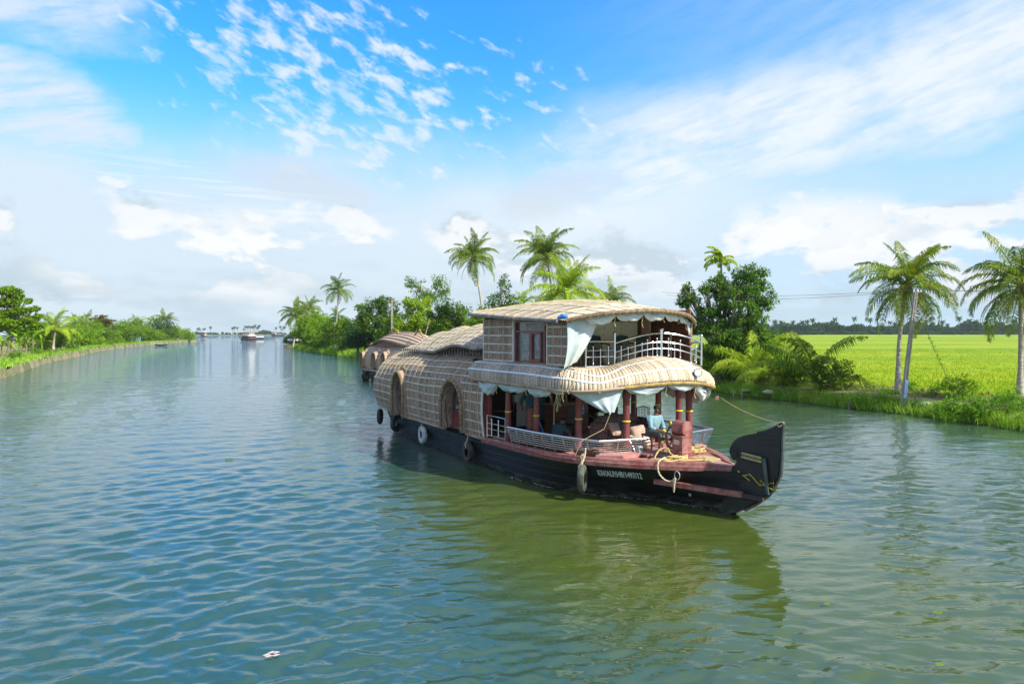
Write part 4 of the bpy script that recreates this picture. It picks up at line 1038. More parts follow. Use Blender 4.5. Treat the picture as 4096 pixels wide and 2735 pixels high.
# ------------------------------------------------------------------ distant tree lines
def far_tree_mesh(seed,w_,h,leaf=L_far,n=16):
    rr=random.Random(seed); bl=[]
    for i in range(5): bl.append((rr.uniform(-.5,.5)*w_,0,h*rr.uniform(.35,.72),w_*rr.uniform(.25,.38),h*rr.uniform(.2,.3)))
    C,Rr=clumps(bl,1.1,seed); V,Fq=leafcloud(C,Rr,n,1.3,.9,seed,.1)
    t=MB(); t.tube([(0,0,-1),(0,0,h*.5)],[.4,.25],6)
    nv=len(V); V=np.concatenate([V,np.array(t.v)]); 
    me=bpy.data.meshes.new('far_tree'); fs=[tuple(f) for f in Fq]+[tuple(nv+i for i in f) for f in t.f]
    me.from_pydata([tuple(v) for v in V],[],fs); me.materials.append(leaf); return me
def far_palm_mesh(seed,h,sc=1.):
    mb=MB(); rr=random.Random(seed); mb.tube([(0,0,-1),(rr.uniform(-.4,.4),0,h*.5),(0,0,h)],[.35,.25,.2],6)
    for i in range(15):
        a=i*2.4; e=R(lerp(75,-35,i/14)); L=3.6*sc; p=[Vector((0,0,h))]
        for s in range(5): aa=e-R(75)*((s+.5)/5); p.append(p[-1]+Vector((math.cos(a)*math.cos(aa),math.sin(a)*math.cos(aa),math.sin(aa)))*L/5)
        sd=Vector((-math.sin(a),math.cos(a),0))
        G=[[q-sd*w_-Vector((0,0,w_*.8)),q,q+sd*w_-Vector((0,0,w_*.8))] for q,w_ in zip(p,(.1,.5,.7,.6,.45,.05))]
        mb.grid(G)
    return mb.mesh('far_palm',L_far,False)
FT=[far_tree_mesh(i,9+2*(i%3),7+1.2*(i%4)) for i in range(6)]; FP=[far_palm_mesh(i,12.5+i*.6) for i in range(4)]
fr=random.Random(12)
def fz(y): return .45+max(0,(y-60))/640*2.6
GT='trees of the wooded line beyond the rice field'; GP='palms standing out of the wooded line beyond the rice field'
for i in range(112):
    px=2700+ i*17.5+fr.uniform(-5,5); dpt=fr.uniform(690,760)
    o=addobj('distant_tree',FT[fr.randrange(6)],None,'dark round tree in the wooded line beyond the rice field','tree',GT,loc=(wd(px,dpt),dpt,fz(dpt)-.5),rz=fr.random()*6)
    s=fr.choice((.8,.95,1.1,1.25,1.4,1.6)); o.scale=(s*1.2,s*1.2,s)
for i in range(130):
    px=2700+ i*15.+fr.uniform(-5,5); dpt=fr.uniform(672,690)
    o=addobj('distant_bush',FT[fr.randrange(6)],None,'low bush at the far edge of the rice field','bush','bushes at the far edge of the rice field',loc=(wd(px,dpt),dpt,fz(dpt)-.6),rz=fr.random()*6); o.scale=(1.,1.,.45)
for i,px in enumerate([3100,3125,3150,3172,3196,3210,3228,3250,3290,3310,3330,3560,3580,3640,3665,3705,3730,3770,3790,3835,3850,3862,3878,3905,3925,3940,3985,4000,4010,4055,4085,3480,3600]):
    dpt=fr.uniform(675,735); o=addobj('distant_palm',FP[i%4],None,'palm poking out of the wooded line beyond the rice field','palm tree',GP,loc=(wd(px,dpt),dpt,fz(dpt)-1.5),rz=fr.random()*6)
    s=fr.uniform(.8,1.2)*(1.1 if px>3830 and px<3880 else 1); o.scale=(s,s,s)
for px,s,lb in ((3418,1.2,'lone tall thin palm in the gap of the wooded line beyond the rice field'),(3340,1.15,'palm crown above the wooded line, straight over the feathery young frond')):
    o=addobj('distant_palm',FP[3],None,lb,'palm tree',GP,loc=(wd(px,680),680,fz(680)-1)); o.scale=(s*.85,s*.85,s)
GL='palms of the far lake shore'
for i,(px,s) in enumerate([(930,.95),(938,1.),(949,.9),(982,1.),(991,1.15),(1003,1.1),(1012,1.),(1019,1.12),(1028,1.),(1036,1.2),(1104,.9),(1121,1.),(1136,1.05),(842,1.),(819,.8),(812,.7),(790,.8),(800,.7),(795,.85),(1128,.7),(975,.8)]):
    dpt=fr.uniform(1345,1390); o=addobj('distant_palm',FP[i%4],None,'small palm on the far lake shore','palm tree',GL,loc=(wd(px,dpt),dpt,.8),rz=fr.random()*6); o.scale=(s*1.25,s*1.25,s*1.15)
for i,px in enumerate([786,792,800,830,838,848,856,862,870,960,968,985,1000,1015,1024,1030,1050,1056,1066,1074,1082,1110,1126,1140,905,890,920,940]):
    dpt=fr.uniform(1350,1420); big=px in (1050,1056,1074); s=1.15 if big else fr.uniform(.5,.75)
    o=addobj('distant_tree',FT[fr.randrange(6)],None,'bushy tree on the far lake shore','tree','trees of the far lake shore',loc=(wd(px,dpt),dpt,.6),rz=fr.random()*6); o.scale=(s,s,s*1.1)

# ================================================================== MAIN HOUSEBOAT
BO=Vector((5.435,17.12,0)); BRZ=math.atan2(-.842,.539)
BMAT=Matrix.Translation(BO)@Matrix.Rotation(BRZ,4,'Z')
def bw(p): return BMAT@Vector(p)
HB=thing('houseboat','large thatched houseboat with upper deck cabin and black curled prow','boat',tuple(BO),BRZ)
def P_(name,mb,mat,parent=None,smooth=True,label=None): return part(name,mb,mat,parent or HB,smooth,label)
def onboat(name,label,cat,loc,rz=0,group=None): return thing(name,label,cat,tuple(bw(loc)),BRZ+rz,group)
GW=[(-19.0,.9),(-18.6,1.35),(-17.5,1.98),(-15,2.26),(-11,2.36),(-8,2.4),(-5,2.42),(-4,2.34),(-3,2.12),(-2.2,1.78),(-1.5,1.36),(-.8,.86),(-.2,.42),(.2,.2),(.6,.11),(1.5,.07)]
WL=[(-19.0,.3),(-18.4,1.05),(-17.8,1.52),(-16.7,1.70),(-13.6,1.95),(-10.35,2.15),(-8,2.25),(-5.75,2.27),(-4.5,2.12),(-3.5,1.80),(-2.5,1.15),(-1.6,.58),(-.8,.24),(0,.06),(1.5,.05)]
ZT=[(-19,1.30),(-18,1.16),(-15,1.03),(-11,.96),(-8,.90),(-5.9,.90),(-3.8,.93),(-2,.99),(-.6,1.04),(.2,1.09),(1.5,1.15)]
ST=[(-.2,-.35),(0,-.02),(.49,.2),(.8,.42),(1.14,.67),(1.3,.85),(1.44,1.14),(1.6,1.2)]
def gw(x): return sinterp(x,GW)
def zt(x): return sinterp(x,ZT)
def hull():
    m=bpy.data.materials.new('tarred_hull'); m.use_nodes=True; k=NT(m.node_tree); b=m.node_tree.nodes['Principled BSDF']
    o=k.n('ShaderNodeTexCoord').outputs['Object']; ox,oy,oz=k.sep(o)
    n=k.noise(k.mapv(o,sc=(.8,1,3)),1.6,6,.65)
    c=k.mix(k.rng(n,.42,.75),(.0045,.005,.0058),(.019,.021,.024))
    # pale wear and algae just above the waterline
    n2=k.noise(k.mapv(o,sc=(2.2,1,7)),1.5,6,.7)
    wl=k.mul(k.rng(k.m('ABSOLUTE',k.sub(oz,.09)),.16,.02,0,1),k.rng(n2,.47,.60,0,1))
    c=k.mix(k.mul(wl,.75),c,(.13,.12,.075))
    red=k.mul(k.rng(oz,.30,.0,0,1),k.rng(k.noise(k.mapv(o,sc=(1,1,3)),2.2,4),.45,.6)); c=k.mix(k.mul(red,.5),c,(.05,.022,.014))
    k.put(b.inputs['Base Color'],c); k.put(b.inputs['Roughness'],k.rng(n,.3,.7,.30,.55)); b.inputs['Specular IOR Level'].default_value=.5
    st=k.noise(k.mapv(o,sc=(2.6,1,.7)),1.3,7,.7); st=k.mul(k.rng(st,.60,.68,0,1),k.rng(oz,.2,.6,.2,1))
    c=k.mix(k.mul(st,.6),c,(.060,.070,.062))
    # strakes : long plank seams
    sm=k.m('PINGPONG',k.add(oz,k.mul(ox,-.006)),.115); seam=k.rng(sm,.0,.012,0,1)
    bn=k.n('ShaderNodeBump'); bn.inputs['Strength'].default_value=.5; bn.inputs['Distance'].default_value=.015
    k.put(bn.inputs['Height'],k.add(k.mul(seam,1.),k.mul(n,1.6))); k.put(b.inputs['Normal'],bn.outputs[0])
    global M_hull; M_hull=m
    xs=[-19+.0+i*.35 for i in range(53)]+[-.5+.1*i for i in range(20)]
    xs=sorted(set(round(x,3) for x in xs if x<=1.42))
    for s in (-1,1):
        G=[]
        for x in xs:
            zb=interp(x,[(-19,.75),(-18.5,.1),(-18.1,-.4),(-.6,-.4)]+ST[0:]); ztp=zt(x); row=[]
            if x>1.3: ztp=max(ztp,zb+.02)
            a=sinterp(x,WL); b_=gw(x)
            for j in range(8):
                t=j/7; z=lerp(zb,ztp,t); f=max(0,min(1,z/ztp)); hb=lerp(a,b_,f**1.15)
                if z<0: hb=a*(1+z*.45)
                if x>0: hb=max(.045,lerp(.05,b_,f))
                row.append(Vector((x,s*hb,z)))
            G.append(row)
        mb=MB(); mb.grid(G if s<0 else G[::-1]); o=P_('hull_side',mb,m)
    mb=MB(); pts=[Vector((-19,s*.9*k_,z)) for s,k_,z in ((-1,1,1.3),(-1,.3,.75),(1,.3,.75),(1,1,1.3))]; mb.poly(pts); P_('transom',mb,m)
hull()
# maroon gunwale band and deck
def gunwale():
    xs=[-8.15+.25*i for i in range(34)]; xs=[x for x in xs if x<=.2]+[.2]
    G=[];G2=[]
    for s in (-1,1):
        G=[]
        for x in xs:
            b_=gw(x); z0=zt(x)-.02; h=.20 if x>-7.6 else .17
            w_=.10 if x<-2.6 else .22
            if x>-.3: w_=.10
            if x>-.45:
                q_=min(1,(x+.45)/.65); b_=lerp(b_,.115,q_); h=lerp(h,.13,q_); w_=lerp(w_,.05,q_)
            G.append([Vector((x,s*(b_+.005),z0)),Vector((x,s*(b_+.05),z0+.005)),Vector((x,s*(b_+.055),z0+h*.55)),Vector((x,s*(b_+.02),z0+h*.62)),Vector((x,s*(b_+.0),z0+h)),Vector((x,s*max(.01,b_-w_),z0+h+.01)),Vector((x,s*max(.005,b_-w_-.02),z0+h-.06))])
        mb=MB(); mb.grid(G if s<0 else G[::-1]); mb.poly(G[-1] if s>0 else G[-1][::-1]); P_('gunwale',mb,M_maroonw)
    for s in (-1,1):   # outer plank on the straight length
        G=[]
        for x in [x for x in xs if -7.6<x<-3.2]:
            b_=gw(x); z0=zt(x); G.append([Vector((x,s*(b_+.058),z0+.02)),Vector((x,s*(b_+.10),z0+.03)),Vector((x,s*(b_+.10),z0+.105)),Vector((x,s*(b_+.058),z0+.11))])
        mb=MB(); mb.grid(G if s<0 else G[::-1]); P_('rub_rail',mb,M_maroon)
    G=[]
    for x in [-8.8]+xs[2:]:
        b_=max(.02,gw(x)-.06); z=zt(x)+.13; G.append([Vector((x,b_*(j/4-1),z)) for j in range(9)])
    mb=MB(); mb.grid(G); P_('deck',mb,M_deck)
    # raised inner kerb where the rail stands
    G=[]
gunwale()
DK=1.12
# prow blade
def prow():
    out_=[(1.56,2.43),(1.54,2.2),(1.52,1.9),(1.49,1.4),(1.45,1.16),(1.32,.86),(1.15,.67),(.82,.42),(.5,.2),(.1,-.02),(-.3,-.25),(-.3,.9),(.02,1.10),(.12,1.17),(.24,1.24),(.31,1.33),(.30,1.39),(.24,1.38),(.18,1.40),(.13,1.48),(.115,1.58),(.14,1.70),(.20,1.80),(.31,1.90),(.48,1.99),(.66,2.05),(.86,2.10),(.90,2.14),(1.1,2.20),(1.32,2.30),(1.50,2.42)]
    n=len(out_); mb=MB()
    def th(x,z): return lerp(.13,.055,max(0,min(1,(x-.1)/1.3)))
    ctr=[(x*.93+.045,z*.965+.03) for x,z in out_]
    for s in (-1,1):
        rim=[Vector((x,s*th(x,z)*.72,z)) for x,z in out_]; inn=[Vector((x,s*th(x,z),z)) for x,z in ctr]
        b=len(mb.v); mb.v+=[tuple(p) for p in rim+inn]
        for i in range(n):
            j=(i+1)%n; f=(b+i,b+j,b+n+j,b+n+i); mb._f(f if s>0 else f[::-1])
        mb._f(tuple(b+n+i for i in range(n)) if s<0 else tuple(b+n+i for i in range(n))[::-1])
    for i in range(n):
        j=(i+1)%n; mb._f((i,j,2*n+j,2*n+i))
    pr=P_('prow',mb,M_hull,smooth=False)
    # carved scroll on the near face
    for s in (-1,1):
        pts=[]
        for i in range(34):
            a=i*.30; r=.145*(1-i/38.); pts.append((.27+r*math.cos(a+2.2),s*.125,1.56+r*1.1*math.sin(a+2.2)))
        mb=MB(); mb.tube(pts,.012,6); P_('scroll',mb,M_hull,pr)
    mb=MB(); mb.tube([(1.575,0,2.40),(1.56,0,1.9),(1.53,0,1.4),(1.49,0,1.15)],.045,6,sq=.9); P_('stem_cap',mb,pmat('weathered_green',(.10,.125,.11),.8,(.05,.06,.055),3,.4,20),pr)
    mb=MB(); mb.tube([(1.47,0,1.12),(1.33,0,.84),(1.16,0,.64),(.85,0,.4),(.5,0,.17)],.035,6); P_('stem_edge',mb,pmat('worn_stem',(.22,.16,.11),.9,(.07,.06,.05),5),pr)
    # name plate
    mb=MB(); x0,x1=.50,1.07; mb.box(((x0+x1)/2,-.135,1.52),(x1-x0,.02,.135),Euler((0,R(3.5),0))); M_pl=pmat('brass_plate',(.50,.42,.17),.5,(.36,.30,.12),6)
    np_=P_('name_plate',mb,M_pl,pr,False)
    txt('ADHINADHAN',.092,((x0+x1)/2,-.147,1.52),M_black,np_,shear=.35,sx=.98,rot=R(3.5))
    mb=MB(); mb.beam((1.13,-.12,1.55),(1.24,-.13,.72),.07,.05,up=(0,1,0)); P_('batten',mb,pmat('green_board',(.05,.07,.06),.7,(.09,.11,.10),4),pr,False)
    zz=[(.42,1.12),(.44,1.0),(.74,1.12),(.745,.93),(.42,1.12)]
    zz=[(.38,1.13),(.42,1.0),(.72,1.10),(.72,.94),(.42,1.10),(.38,1.13)]
    zz2=[(.72,1.10),(1.00,.88),(1.01,1.02),(1.09,.96),(1.12,.90),(1.37,1.02),(1.36,.84),(1.12,.93),(1.00,.88)]
    mb=MB()
    for q in (zz,zz2): mb.tube([(x,-.125+.04*min(1,x/1.4),z) for x,z in q],.008,5)
    P_('yellow_zigzag',mb,M_yel,pr)
def txt(s,size,loc,mat,parent,shear=0.,sx=1.,rot=0.,face='-y',extr=.002,off_=.002):
    cu=bpy.data.curves.new('lettering','FONT'); cu.body=s; cu.size=size; cu.align_x='CENTER'; cu.align_y='CENTER'; cu.extrude=extr; cu.shear=shear; cu.offset=off_
    o=bpy.data.objects.new('tmp',cu); COL.objects.link(o)
    dg=bpy.context.evaluated_depsgraph_get(); me=bpy.data.meshes.new_from_object(o.evaluated_get(dg)); me.name='lettering'
    bpy.data.objects.remove(o); me.materials.clear(); me.materials.append(mat)
    o=bpy.data.objects.new('lettering',me); COL.objects.link(o); o.parent=parent; o.location=loc; o.rotation_mode='XYZ'
    o.rotation_euler=(R(90),rot,0); o.scale=(sx,1,1); return o
prow()
# hull marks
reg=txt('KIV/ALP/HB/1497/12',.19,(0,0,0),pmat('faded_white_paint',(.74,.78,.76),.7,(.46,.50,.49),9),HB,sx=.80,off_=.004)
# place the registration number tangent to the flared bow side
ax,bx=-2.75,-1.45; A=Vector((ax,-(lerp(sinterp(ax,WL),gw(ax),.80)+.03),.72)); B_=Vector((bx,-(lerp(sinterp(bx,WL),gw(bx),.80)+.03),.78))
def orient(o,A,B,tilt=0.):
    x=(B-A).normalized(); y=Vector((0,0,1)); y=(y-x*x.dot(y)).normalized(); z=x.cross(y)
    m=Matrix((x,y,z)).transposed().to_4x4(); m.translation=(A+B)/2+z*.06; o.matrix_local=m@Matrix.Rotation(tilt,4,'X')
def hside(x,z):   # hull side half breadth at height z
    return lerp(sinterp(x,WL),gw(x),max(0,min(1,z/zt(x)))**1.15)
A=Vector((-2.95,-hside(-2.95,.72),.72)); B_=Vector((-1.62,-hside(-1.62,.76),.76)); orient(reg,A,B_,R(38)); reg.scale=(.76,1.6,1)
dm=txt('8',.14,(0,0,0),MATS['faded_white_paint'],HB); A=Vector((-.95,-hside(-.95,.34),.34)); B_=Vector((-.75,-hside(-.75,.34),.34)); orient(dm,A,B_,R(33)); 
# maroon fender plank on the bow
mb=MB(); a=Vector((-1.45,-hside(-1.45,.68)-.10,.66)); b=Vector((.60,-.24,.60)); mb.beam(a,b,.14,.12); P_('fender_plank',mb,M_maroonw,smooth=False)
mb=MB(); mb.beam(b+Vector((-.02,0,-.01)),Vector((1.12,-.13,.58)),.10,.09); P_('fender_plank_end',mb,pmat('dark_plank',(.05,.035,.03),.8),smooth=False)
# ring and chewed maroon sheer details
# ------------------------------------------------------------------ column posts
def column(x,y,z1,turned=True,r=.085,band=2.15):
    z0=zt(x)+.12; H=z1-z0; mb=MB()
    if turned:
        pr=[(r*1.35,0),(r*1.35,.10),(r*1.05,.12),(r*1.3,.17),(r*1.0,.20),(r*1.3,.25),(r*1.0,.29),(r*1.25,.33),(r*.95,.38),(r*1.12,.55),(r*1.15,.6),(r*.92,H-.42),(r*.9,H-.32),(r*1.3,H-.28),(r*1.35,H-.2),(r*1.0,H-.15),(r*1.25,H-.08),(r*1.3,H)]
    else: pr=[(r*1.1,0),(r*1.1,.12),(r,.14),(r*.96,H-.35),(r*1.15,H-.3),(r*1.2,H-.2),(r*.95,H-.12),(r*.95,H)]
    mb.lathe((x,y,z0),pr,16); c=P_('column',mb,M_maroon)
    mb=MB(); mb.lathe((x,y,band),[(r*1.0,-.022),(r*1.22,-.01),(r*1.22,.012),(r*1.0,.024)],14); P_('rope_band',mb,M_yel,c); return c
column(-6.75,-2.28,2.95,band=2.02); column(-5.55,-2.02,2.95,band=2.0)
column(-4.25,-1.42,2.95,False,.10,2.0); column(-2.98,-.72,2.98,False,.10,2.02)
column(-2.92,1.30,3.0,False,.095,2.20) ; column(-3.30,2.14,2.95,False,.105,2.10)
column(-4.25,1.78,2.95,False,.095,2.25); column(-5.6,1.98,2.95,False,.095,2.2); column(-6.8,2.2,2.95,False,.095,2.2)
# ------------------------------------------------------------------ lower railings
def railing(path,label=None,zr=1.60,outw=.14,nb=5,posts=8):
    """path: list of base points (x,y,z); rail bulges outwards (normal side given by sign)"""
    P=[Vector(p) for p in path]
    def at(u):
        d_=[0]
        for a,b in zip(P,P[1:]): d_.append(d_[-1]+(b-a).length)
        L=d_[-1]*u
        for i in range(len(P)-1):
            if L<=d_[i+1]+1e-6:
                t=(L-d_[i])/(d_[i+1]-d_[i]); dr=(P[i+1]-P[i]).normalized()
                n=Vector((dr.y,-dr.x,0)); return P[i].lerp(P[i+1],t),n
        return P[-1],n
    sg=outw
    def off(h): # outward bow: h 0..1
        return math.sin(h*PI*.5)**1.5*sg
    top=[]; 
    us=[]
    d_=[0]
    for a,b in zip(P,P[1:]): d_.append(d_[-1]+(b-a).length)
    for i in range(len(P)): us.append(d_[i]/d_[-1])
    def corner(i,h,zb):
        if i==0: n=at(0)[1]; q=n*off(h)
        elif i==len(P)-1: n=at(.9999)[1]; q=n*off(h)
        else:
            n1=at(us[i]-1e-4)[1]; n2=at(us[i]+1e-4)[1]; n=(n1+n2).normalized(); q=n*off(h)/max(.5,n.dot(n1))
        return P[i]+q+Vector((0,0,zb))
    H=zr-P[0].z
    mb=MB(); mb.tube([corner(i,1,zr-P[i].z) for i in range(len(P))],.032,10); rl=P_('railing',mb,M_steel,label=label)
    for k in range(nb):
        h=.16+.72*k/(nb-1); mb=MB(); mb.tube([corner(i,h,h*(zr-P[i].z)) for i in range(len(P))],.013,6); P_('rail_bar',mb,M_steel,rl)
    for k in range(posts):
        u=(k+.12)/(posts-.6); u=min(1,u); p,n=at(u); hh=zr-p.z
        mb=MB(); mb.tube([p+n*off(h)+Vector((0,0,h*hh)) for h in (0,.1,.25,.4,.55,.7,.85,1)],.021,7); mb.lathe(p,[(.035,0),(.038,.02),(.02,.03)],8); P_('baluster',mb,M_bronze,rl)
    return rl
def zb(x): return zt(x)+.185
near=[(-6.55,-2.30,zb(-6.5)),(-5.0,-2.22,zb(-5)),(-3.9,-2.02,zb(-4)),(-2.95,-1.72,zb(-3)),(-2.62,-.32,zb(-2.7))]
railing([near[0],near[1],near[2],near[3]][0:4]+[near[4]],'silver railing along the near side and across the bow corner',1.57,.14,6,13)
farr=[(-2.62,1.35,zb(-2.7)),(-2.75,2.30,zb(-3)),(-3.9,2.45,zb(-4)),(-5.6,2.5,zb(-5.6)),(-8.0,2.4,zb(-8))]
railing(farr,'silver railing along the far side of the fore deck',1.60,.14,6,12)
# small rear gate frame
mb=MB(); z0=zb(-7.5)
mb.tube([(-7.95,-2.34,z0),(-7.95,-2.34,z0+.72),(-6.85,-2.32,z0+.70),(-6.85,-2.32,z0)],.018,7); gt=P_('gate_rail',mb,M_steel)
for z in (.06,.28,.46): mb=MB(); mb.tube([(-7.95,-2.34,z0+z),(-6.85,-2.32,z0+z)],.012,6); P_('rail_bar',mb,M_steel,gt)
for x in (-7.62,-7.2): mb=MB(); mb.tube([(x,-2.36,z0+.1),(x,-2.36,z0+.6)],.017,7); mb.ball((x,-2.36,z0+.1),.032,8,6); mb.ball((x,-2.36,z0+.6),.032,8,6); P_('baluster',mb,M_steel,gt)
# jamb at the end of the rear cabin
mb=MB(); mb.box((-8.15,-2.28,2.0),(.12,.14,1.9)); P_('door_jamb',mb,M_maroon,smooth=False)
mb=MB(); mb.box((-8.02,-2.2,2.0),(.12,.10,1.86)); P_('door_jamb',mb,M_maroon,smooth=False)

# ------------------------------------------------------------------ interior seen between the columns
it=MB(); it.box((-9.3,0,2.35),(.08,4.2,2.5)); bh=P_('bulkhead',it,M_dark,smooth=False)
mb=MB(); mb.box((-9.22,-.15,2.0),(.06,.40,1.75)); P_('cream_panel',mb,M_cream,bh,False)
mb=MB(); mb.box((-9.2,.55,2.05),(.06,.7,1.5)); P_('blue_lit_wall',mb,M_bluew,bh,False)  # blue light on the wall beyond the doorway, put into its colour
mb=MB(); mb.box((-9.17,-.42,2.15),(.05,.24,.26)); P_('switch_box',mb,M_white,bh,False)
mb=MB(); mb.tube([(-9.1,-1.35,1.75),(-9.1,-.55,1.72),(-9.1,-.55,2.25)],.025,6); P_('pipe',mb,M_woodp,bh)
# ceiling over the fore deck, carries the upper floor
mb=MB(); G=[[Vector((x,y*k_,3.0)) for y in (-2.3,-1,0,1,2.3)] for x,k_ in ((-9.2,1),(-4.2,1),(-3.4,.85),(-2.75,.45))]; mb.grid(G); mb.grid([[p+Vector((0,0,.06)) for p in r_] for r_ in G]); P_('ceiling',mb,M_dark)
# carved screen / dresser on the far side
sc=MB(); sc.box((-8.0,2.02,1.6),(2.0,.07,.95)); scr=P_('carved_screen',sc,M_wood,smooth=False)
for x in (-9.0,-8.3,-7.6,-7.02):
    mb=MB(); mb.box((x,2.02,2.45),(.12,.1,1.0)); P_('screen_post',mb,M_woodp,scr,False)
for x in (-8.65,-7.95,-7.3):
    mb=MB(); pts=[(x-.24+.04*math.sin(i/10*PI*4),1.98,2.1+.7*i/10) for i in range(11)]; mb.tube([(x+.24*math.cos(PI*i/12),2.0,2.72+.2*math.sin(PI*i/12)) for i in range(13)],.03,6); P_('screen_arch',mb,M_woodp,scr)
mb=MB(); mb.box((-8.0,2.02,2.95),(2.1,.12,.1)); P_('screen_beam',mb,M_wood,scr,False)
# wooden cabinet behind the crouching man
cb=onboat('cabinet','varnished wooden cabinet with carved front inside the fore deck','cabinet',(-7.3,.45,DK-.05))
mb=MB(); mb.box((0,0,.5),(.5,1.5,1.0)); part('body',mb,M_wood,cb,False)
mb=MB(); mb.box((0,0,1.03),(.58,1.6,.05)); part('top',mb,M_woodp,cb,False)
for y in (-.5,0,.5): mb=MB(); mb.box((.26,y,.5),(.03,.4,.8)); part('door',mb,M_wood,cb,False)
for y in (-.72,-.1,.55): mb=MB(); mb.lathe((.1,y,1.06),[(.06,0),(.05,.08),(.035,.2),(.04,.8),(.06,.9)],8); part('spindle',mb,M_woodp,cb)
# sofa (two) with cushions
def sofa(label,loc,rz,w_=1.5):
    t=onboat('sofa',label,'sofa',loc,rz)
    mb=MB(); mb.box((0,0,.22),(.75,w_,.42)); part('seat',mb,M_sofa,t)
    def puff(c,d_):
        m=MB(); N=8; G=[]
        for i in range(N+1):
            q=2*PI*i/N; G.append([Vector((c[0]+math.cos(q)*d_[0]/2,c[1]+(j/6-.5)*d_[1],c[2]+math.sin(q)*d_[2]/2)) if 0<j<6 else Vector((c[0]+math.cos(q)*d_[0]*.36,c[1]+(j/6-.5)*d_[1],c[2]+math.sin(q)*d_[2]*.36)) for j in range(7)])
        m.grid(G); m.poly([G[i][0] for i in range(N)]); m.poly([G[i][6] for i in range(N)][::-1]); return m
    part('backrest',puff((-.32,0,.58),(.26,w_*.98,.48)),M_sofa,t); part('cushion',puff((.05,0,.47),(.7,w_*.86,.16)),M_sofa,t)
    for s in (-1,1):
        m=puff((0,0,0),(.24,.8,.34)); m.v=[(y,x,z) for x,y,z in m.v]; m.v=[(x,y+s*w_*.53,z+.5) for x,y,z in m.v]; part('armrest',m,M_sofa,t)
        mb=MB(); mb.box((0,s*w_*.53,.22),(.78,.18,.44)); part('side_panel',mb,M_sofa,t,False)
    return t
sofa('patterned sofa facing the bow behind the pilot',(-4.55,.55,DK),0,1.7)
def cushion(name,label,loc,sc,rot,mat,cat='cushion'):
    mb=MB(); N=12; G=[]; G2=[]
    for i in range(N+1):
        r1=[];r2=[]
        for j in range(N+1):
            x,y=i/N*2-1,j/N*2-1; e=(1-x**4)*(1-y**4); k=1-.12*(1-abs(x))*y*y-.0
            z=.5*max(0,e)**.5+.03*math.sin(9*x+4*y)*e
            r1.append(Vector((x*.5*(1-.1*(1-y*y)*0),y*.5,z))); r2.append(Vector((x*.5,y*.5,-z*.8)))
        G.append(r1); G2.append(r2[::-1])
    mb.grid(G); mb.grid(G2); o=addobj(name,mb.mesh(name,mat),None,label,cat); o.matrix_world=BMAT@Matrix.Translation(loc)@rot.to_matrix().to_4x4()@Matrix.Diagonal((*sc,1)); return o
cushion('cushion','white dotted cushion leaning on the sofa beside the pilot stool',(-3.62,.35,1.52),(.5,.5,.26),Euler((R(15),R(58),0)),M_cush)
cushion('cushion','red and white dotted cushion on the sofa behind the bow corner column',(-4.1,-.15,1.62),(.45,.45,.22),Euler((R(-10),R(50),0)),M_cush)
cushion('bundle','pale cloth bundle heaped in front of the sofa',(-3.5,.1,1.28),(.75,.8,.35),Euler((0,R(8),R(20))),pmat('beige_cloth',(.50,.44,.30),.9,(.38,.32,.22),5,.6,6),'bundle')
cushion('bundle','dark green bag on the sofa left of the dotted cushion',(-4.0,.3,1.62),(.4,.7,.35),Euler((0,R(20),0)),M_short,'bag')
def mesh_bolster(label,x0,x1,r=.12):
    G=[]; N=22
    for i in range(N+1):
        s=i/N; x=lerp(x0,x1,s); e=(math.sin(PI*min(1,max(.02,s)))**.35); y=-(gw(x)-.42); z=zb(x)+.06
        G.append([Vector((x,y+r*1.3*e*math.cos(q*PI/5),z+r*e*math.sin(q*PI/5)+.02*math.sin(9*s))) for q in range(11)])
    mb=MB(); mb.grid(G)
    c=G[N//2][5]; o=addobj('bolster',mb.mesh('bolster',M_bol),None,label,'cushion',group='flat bolsters along the near rail'); o.matrix_world=BMAT; return o
M_bol=pmat('mesh_upholstery',(.17,.085,.06),.9,(.10,.05,.035),3,.4,60)
mesh_bolster('long brown mesh bolster behind the rail, between the two turned columns',-6.6,-5.6)
mesh_bolster('long brown mesh bolster under the crouching man behind the rail',-5.5,-3.9)
mesh_bolster('brown mesh bolster at the bow corner of the rail',-3.85,-3.0,.13)
# dining chairs with dark slats and glass table
def dchair(label,loc,rz):
    t=onboat('dining_chair',label,'chair',loc,rz,'dark slatted dining chairs')
    mb=MB(); mb.box((0,0,.45),(.42,.42,.04)); part('seat',mb,M_black,t,False)
    for sx in (-1,1):
        for sy in (-1,1): mb=MB(); mb.tube([(sx*.19,sy*.19,0),(sx*.19,sy*.19,.45)],.018,6); part('leg',mb,M_black,t)
    mb=MB(); mb.tube([(-.2,-.2,.45),(-.26,-.2,.98),(-.26,0,1.02),(-.26,.2,.98),(-.2,.2,.45)],.02,6); part('back_frame',mb,M_black,t)
    for i in range(7): mb=MB(); y=-.15+.05*i; mb.tube([(-.21,y,.47),(-.26,y,1.0)],.010,5); part('back_slat',mb,M_black,t)
dchair('dark slatted chair nearest the near rail',(-6.0,-.6,DK),R(-90)); dchair('dark slatted chair behind the bow corner column',(-5.5,.75,DK),R(180))
dchair('dark slatted chair beside the glass table, towards the far columns',(-6.1,1.55,DK),R(90)); dchair('dark slatted chair at the far rail right of the corner column',(-5.0,1.75,DK),R(150))
tb=onboat('dining_table','dark glass topped dining table behind the sofa','table',(-5.7,.55,DK))
mb=MB(); mb.box((0,0,.74),(.8,1.15,.03)); part('top',mb,M_glass,tb,False)
for sx in (-1,1):
    for sy in (-1,1): mb=MB(); mb.tube([(sx*.34,sy*.5,0),(sx*.34,sy*.5,.73)],.02,6); part('leg',mb,M_black,tb)
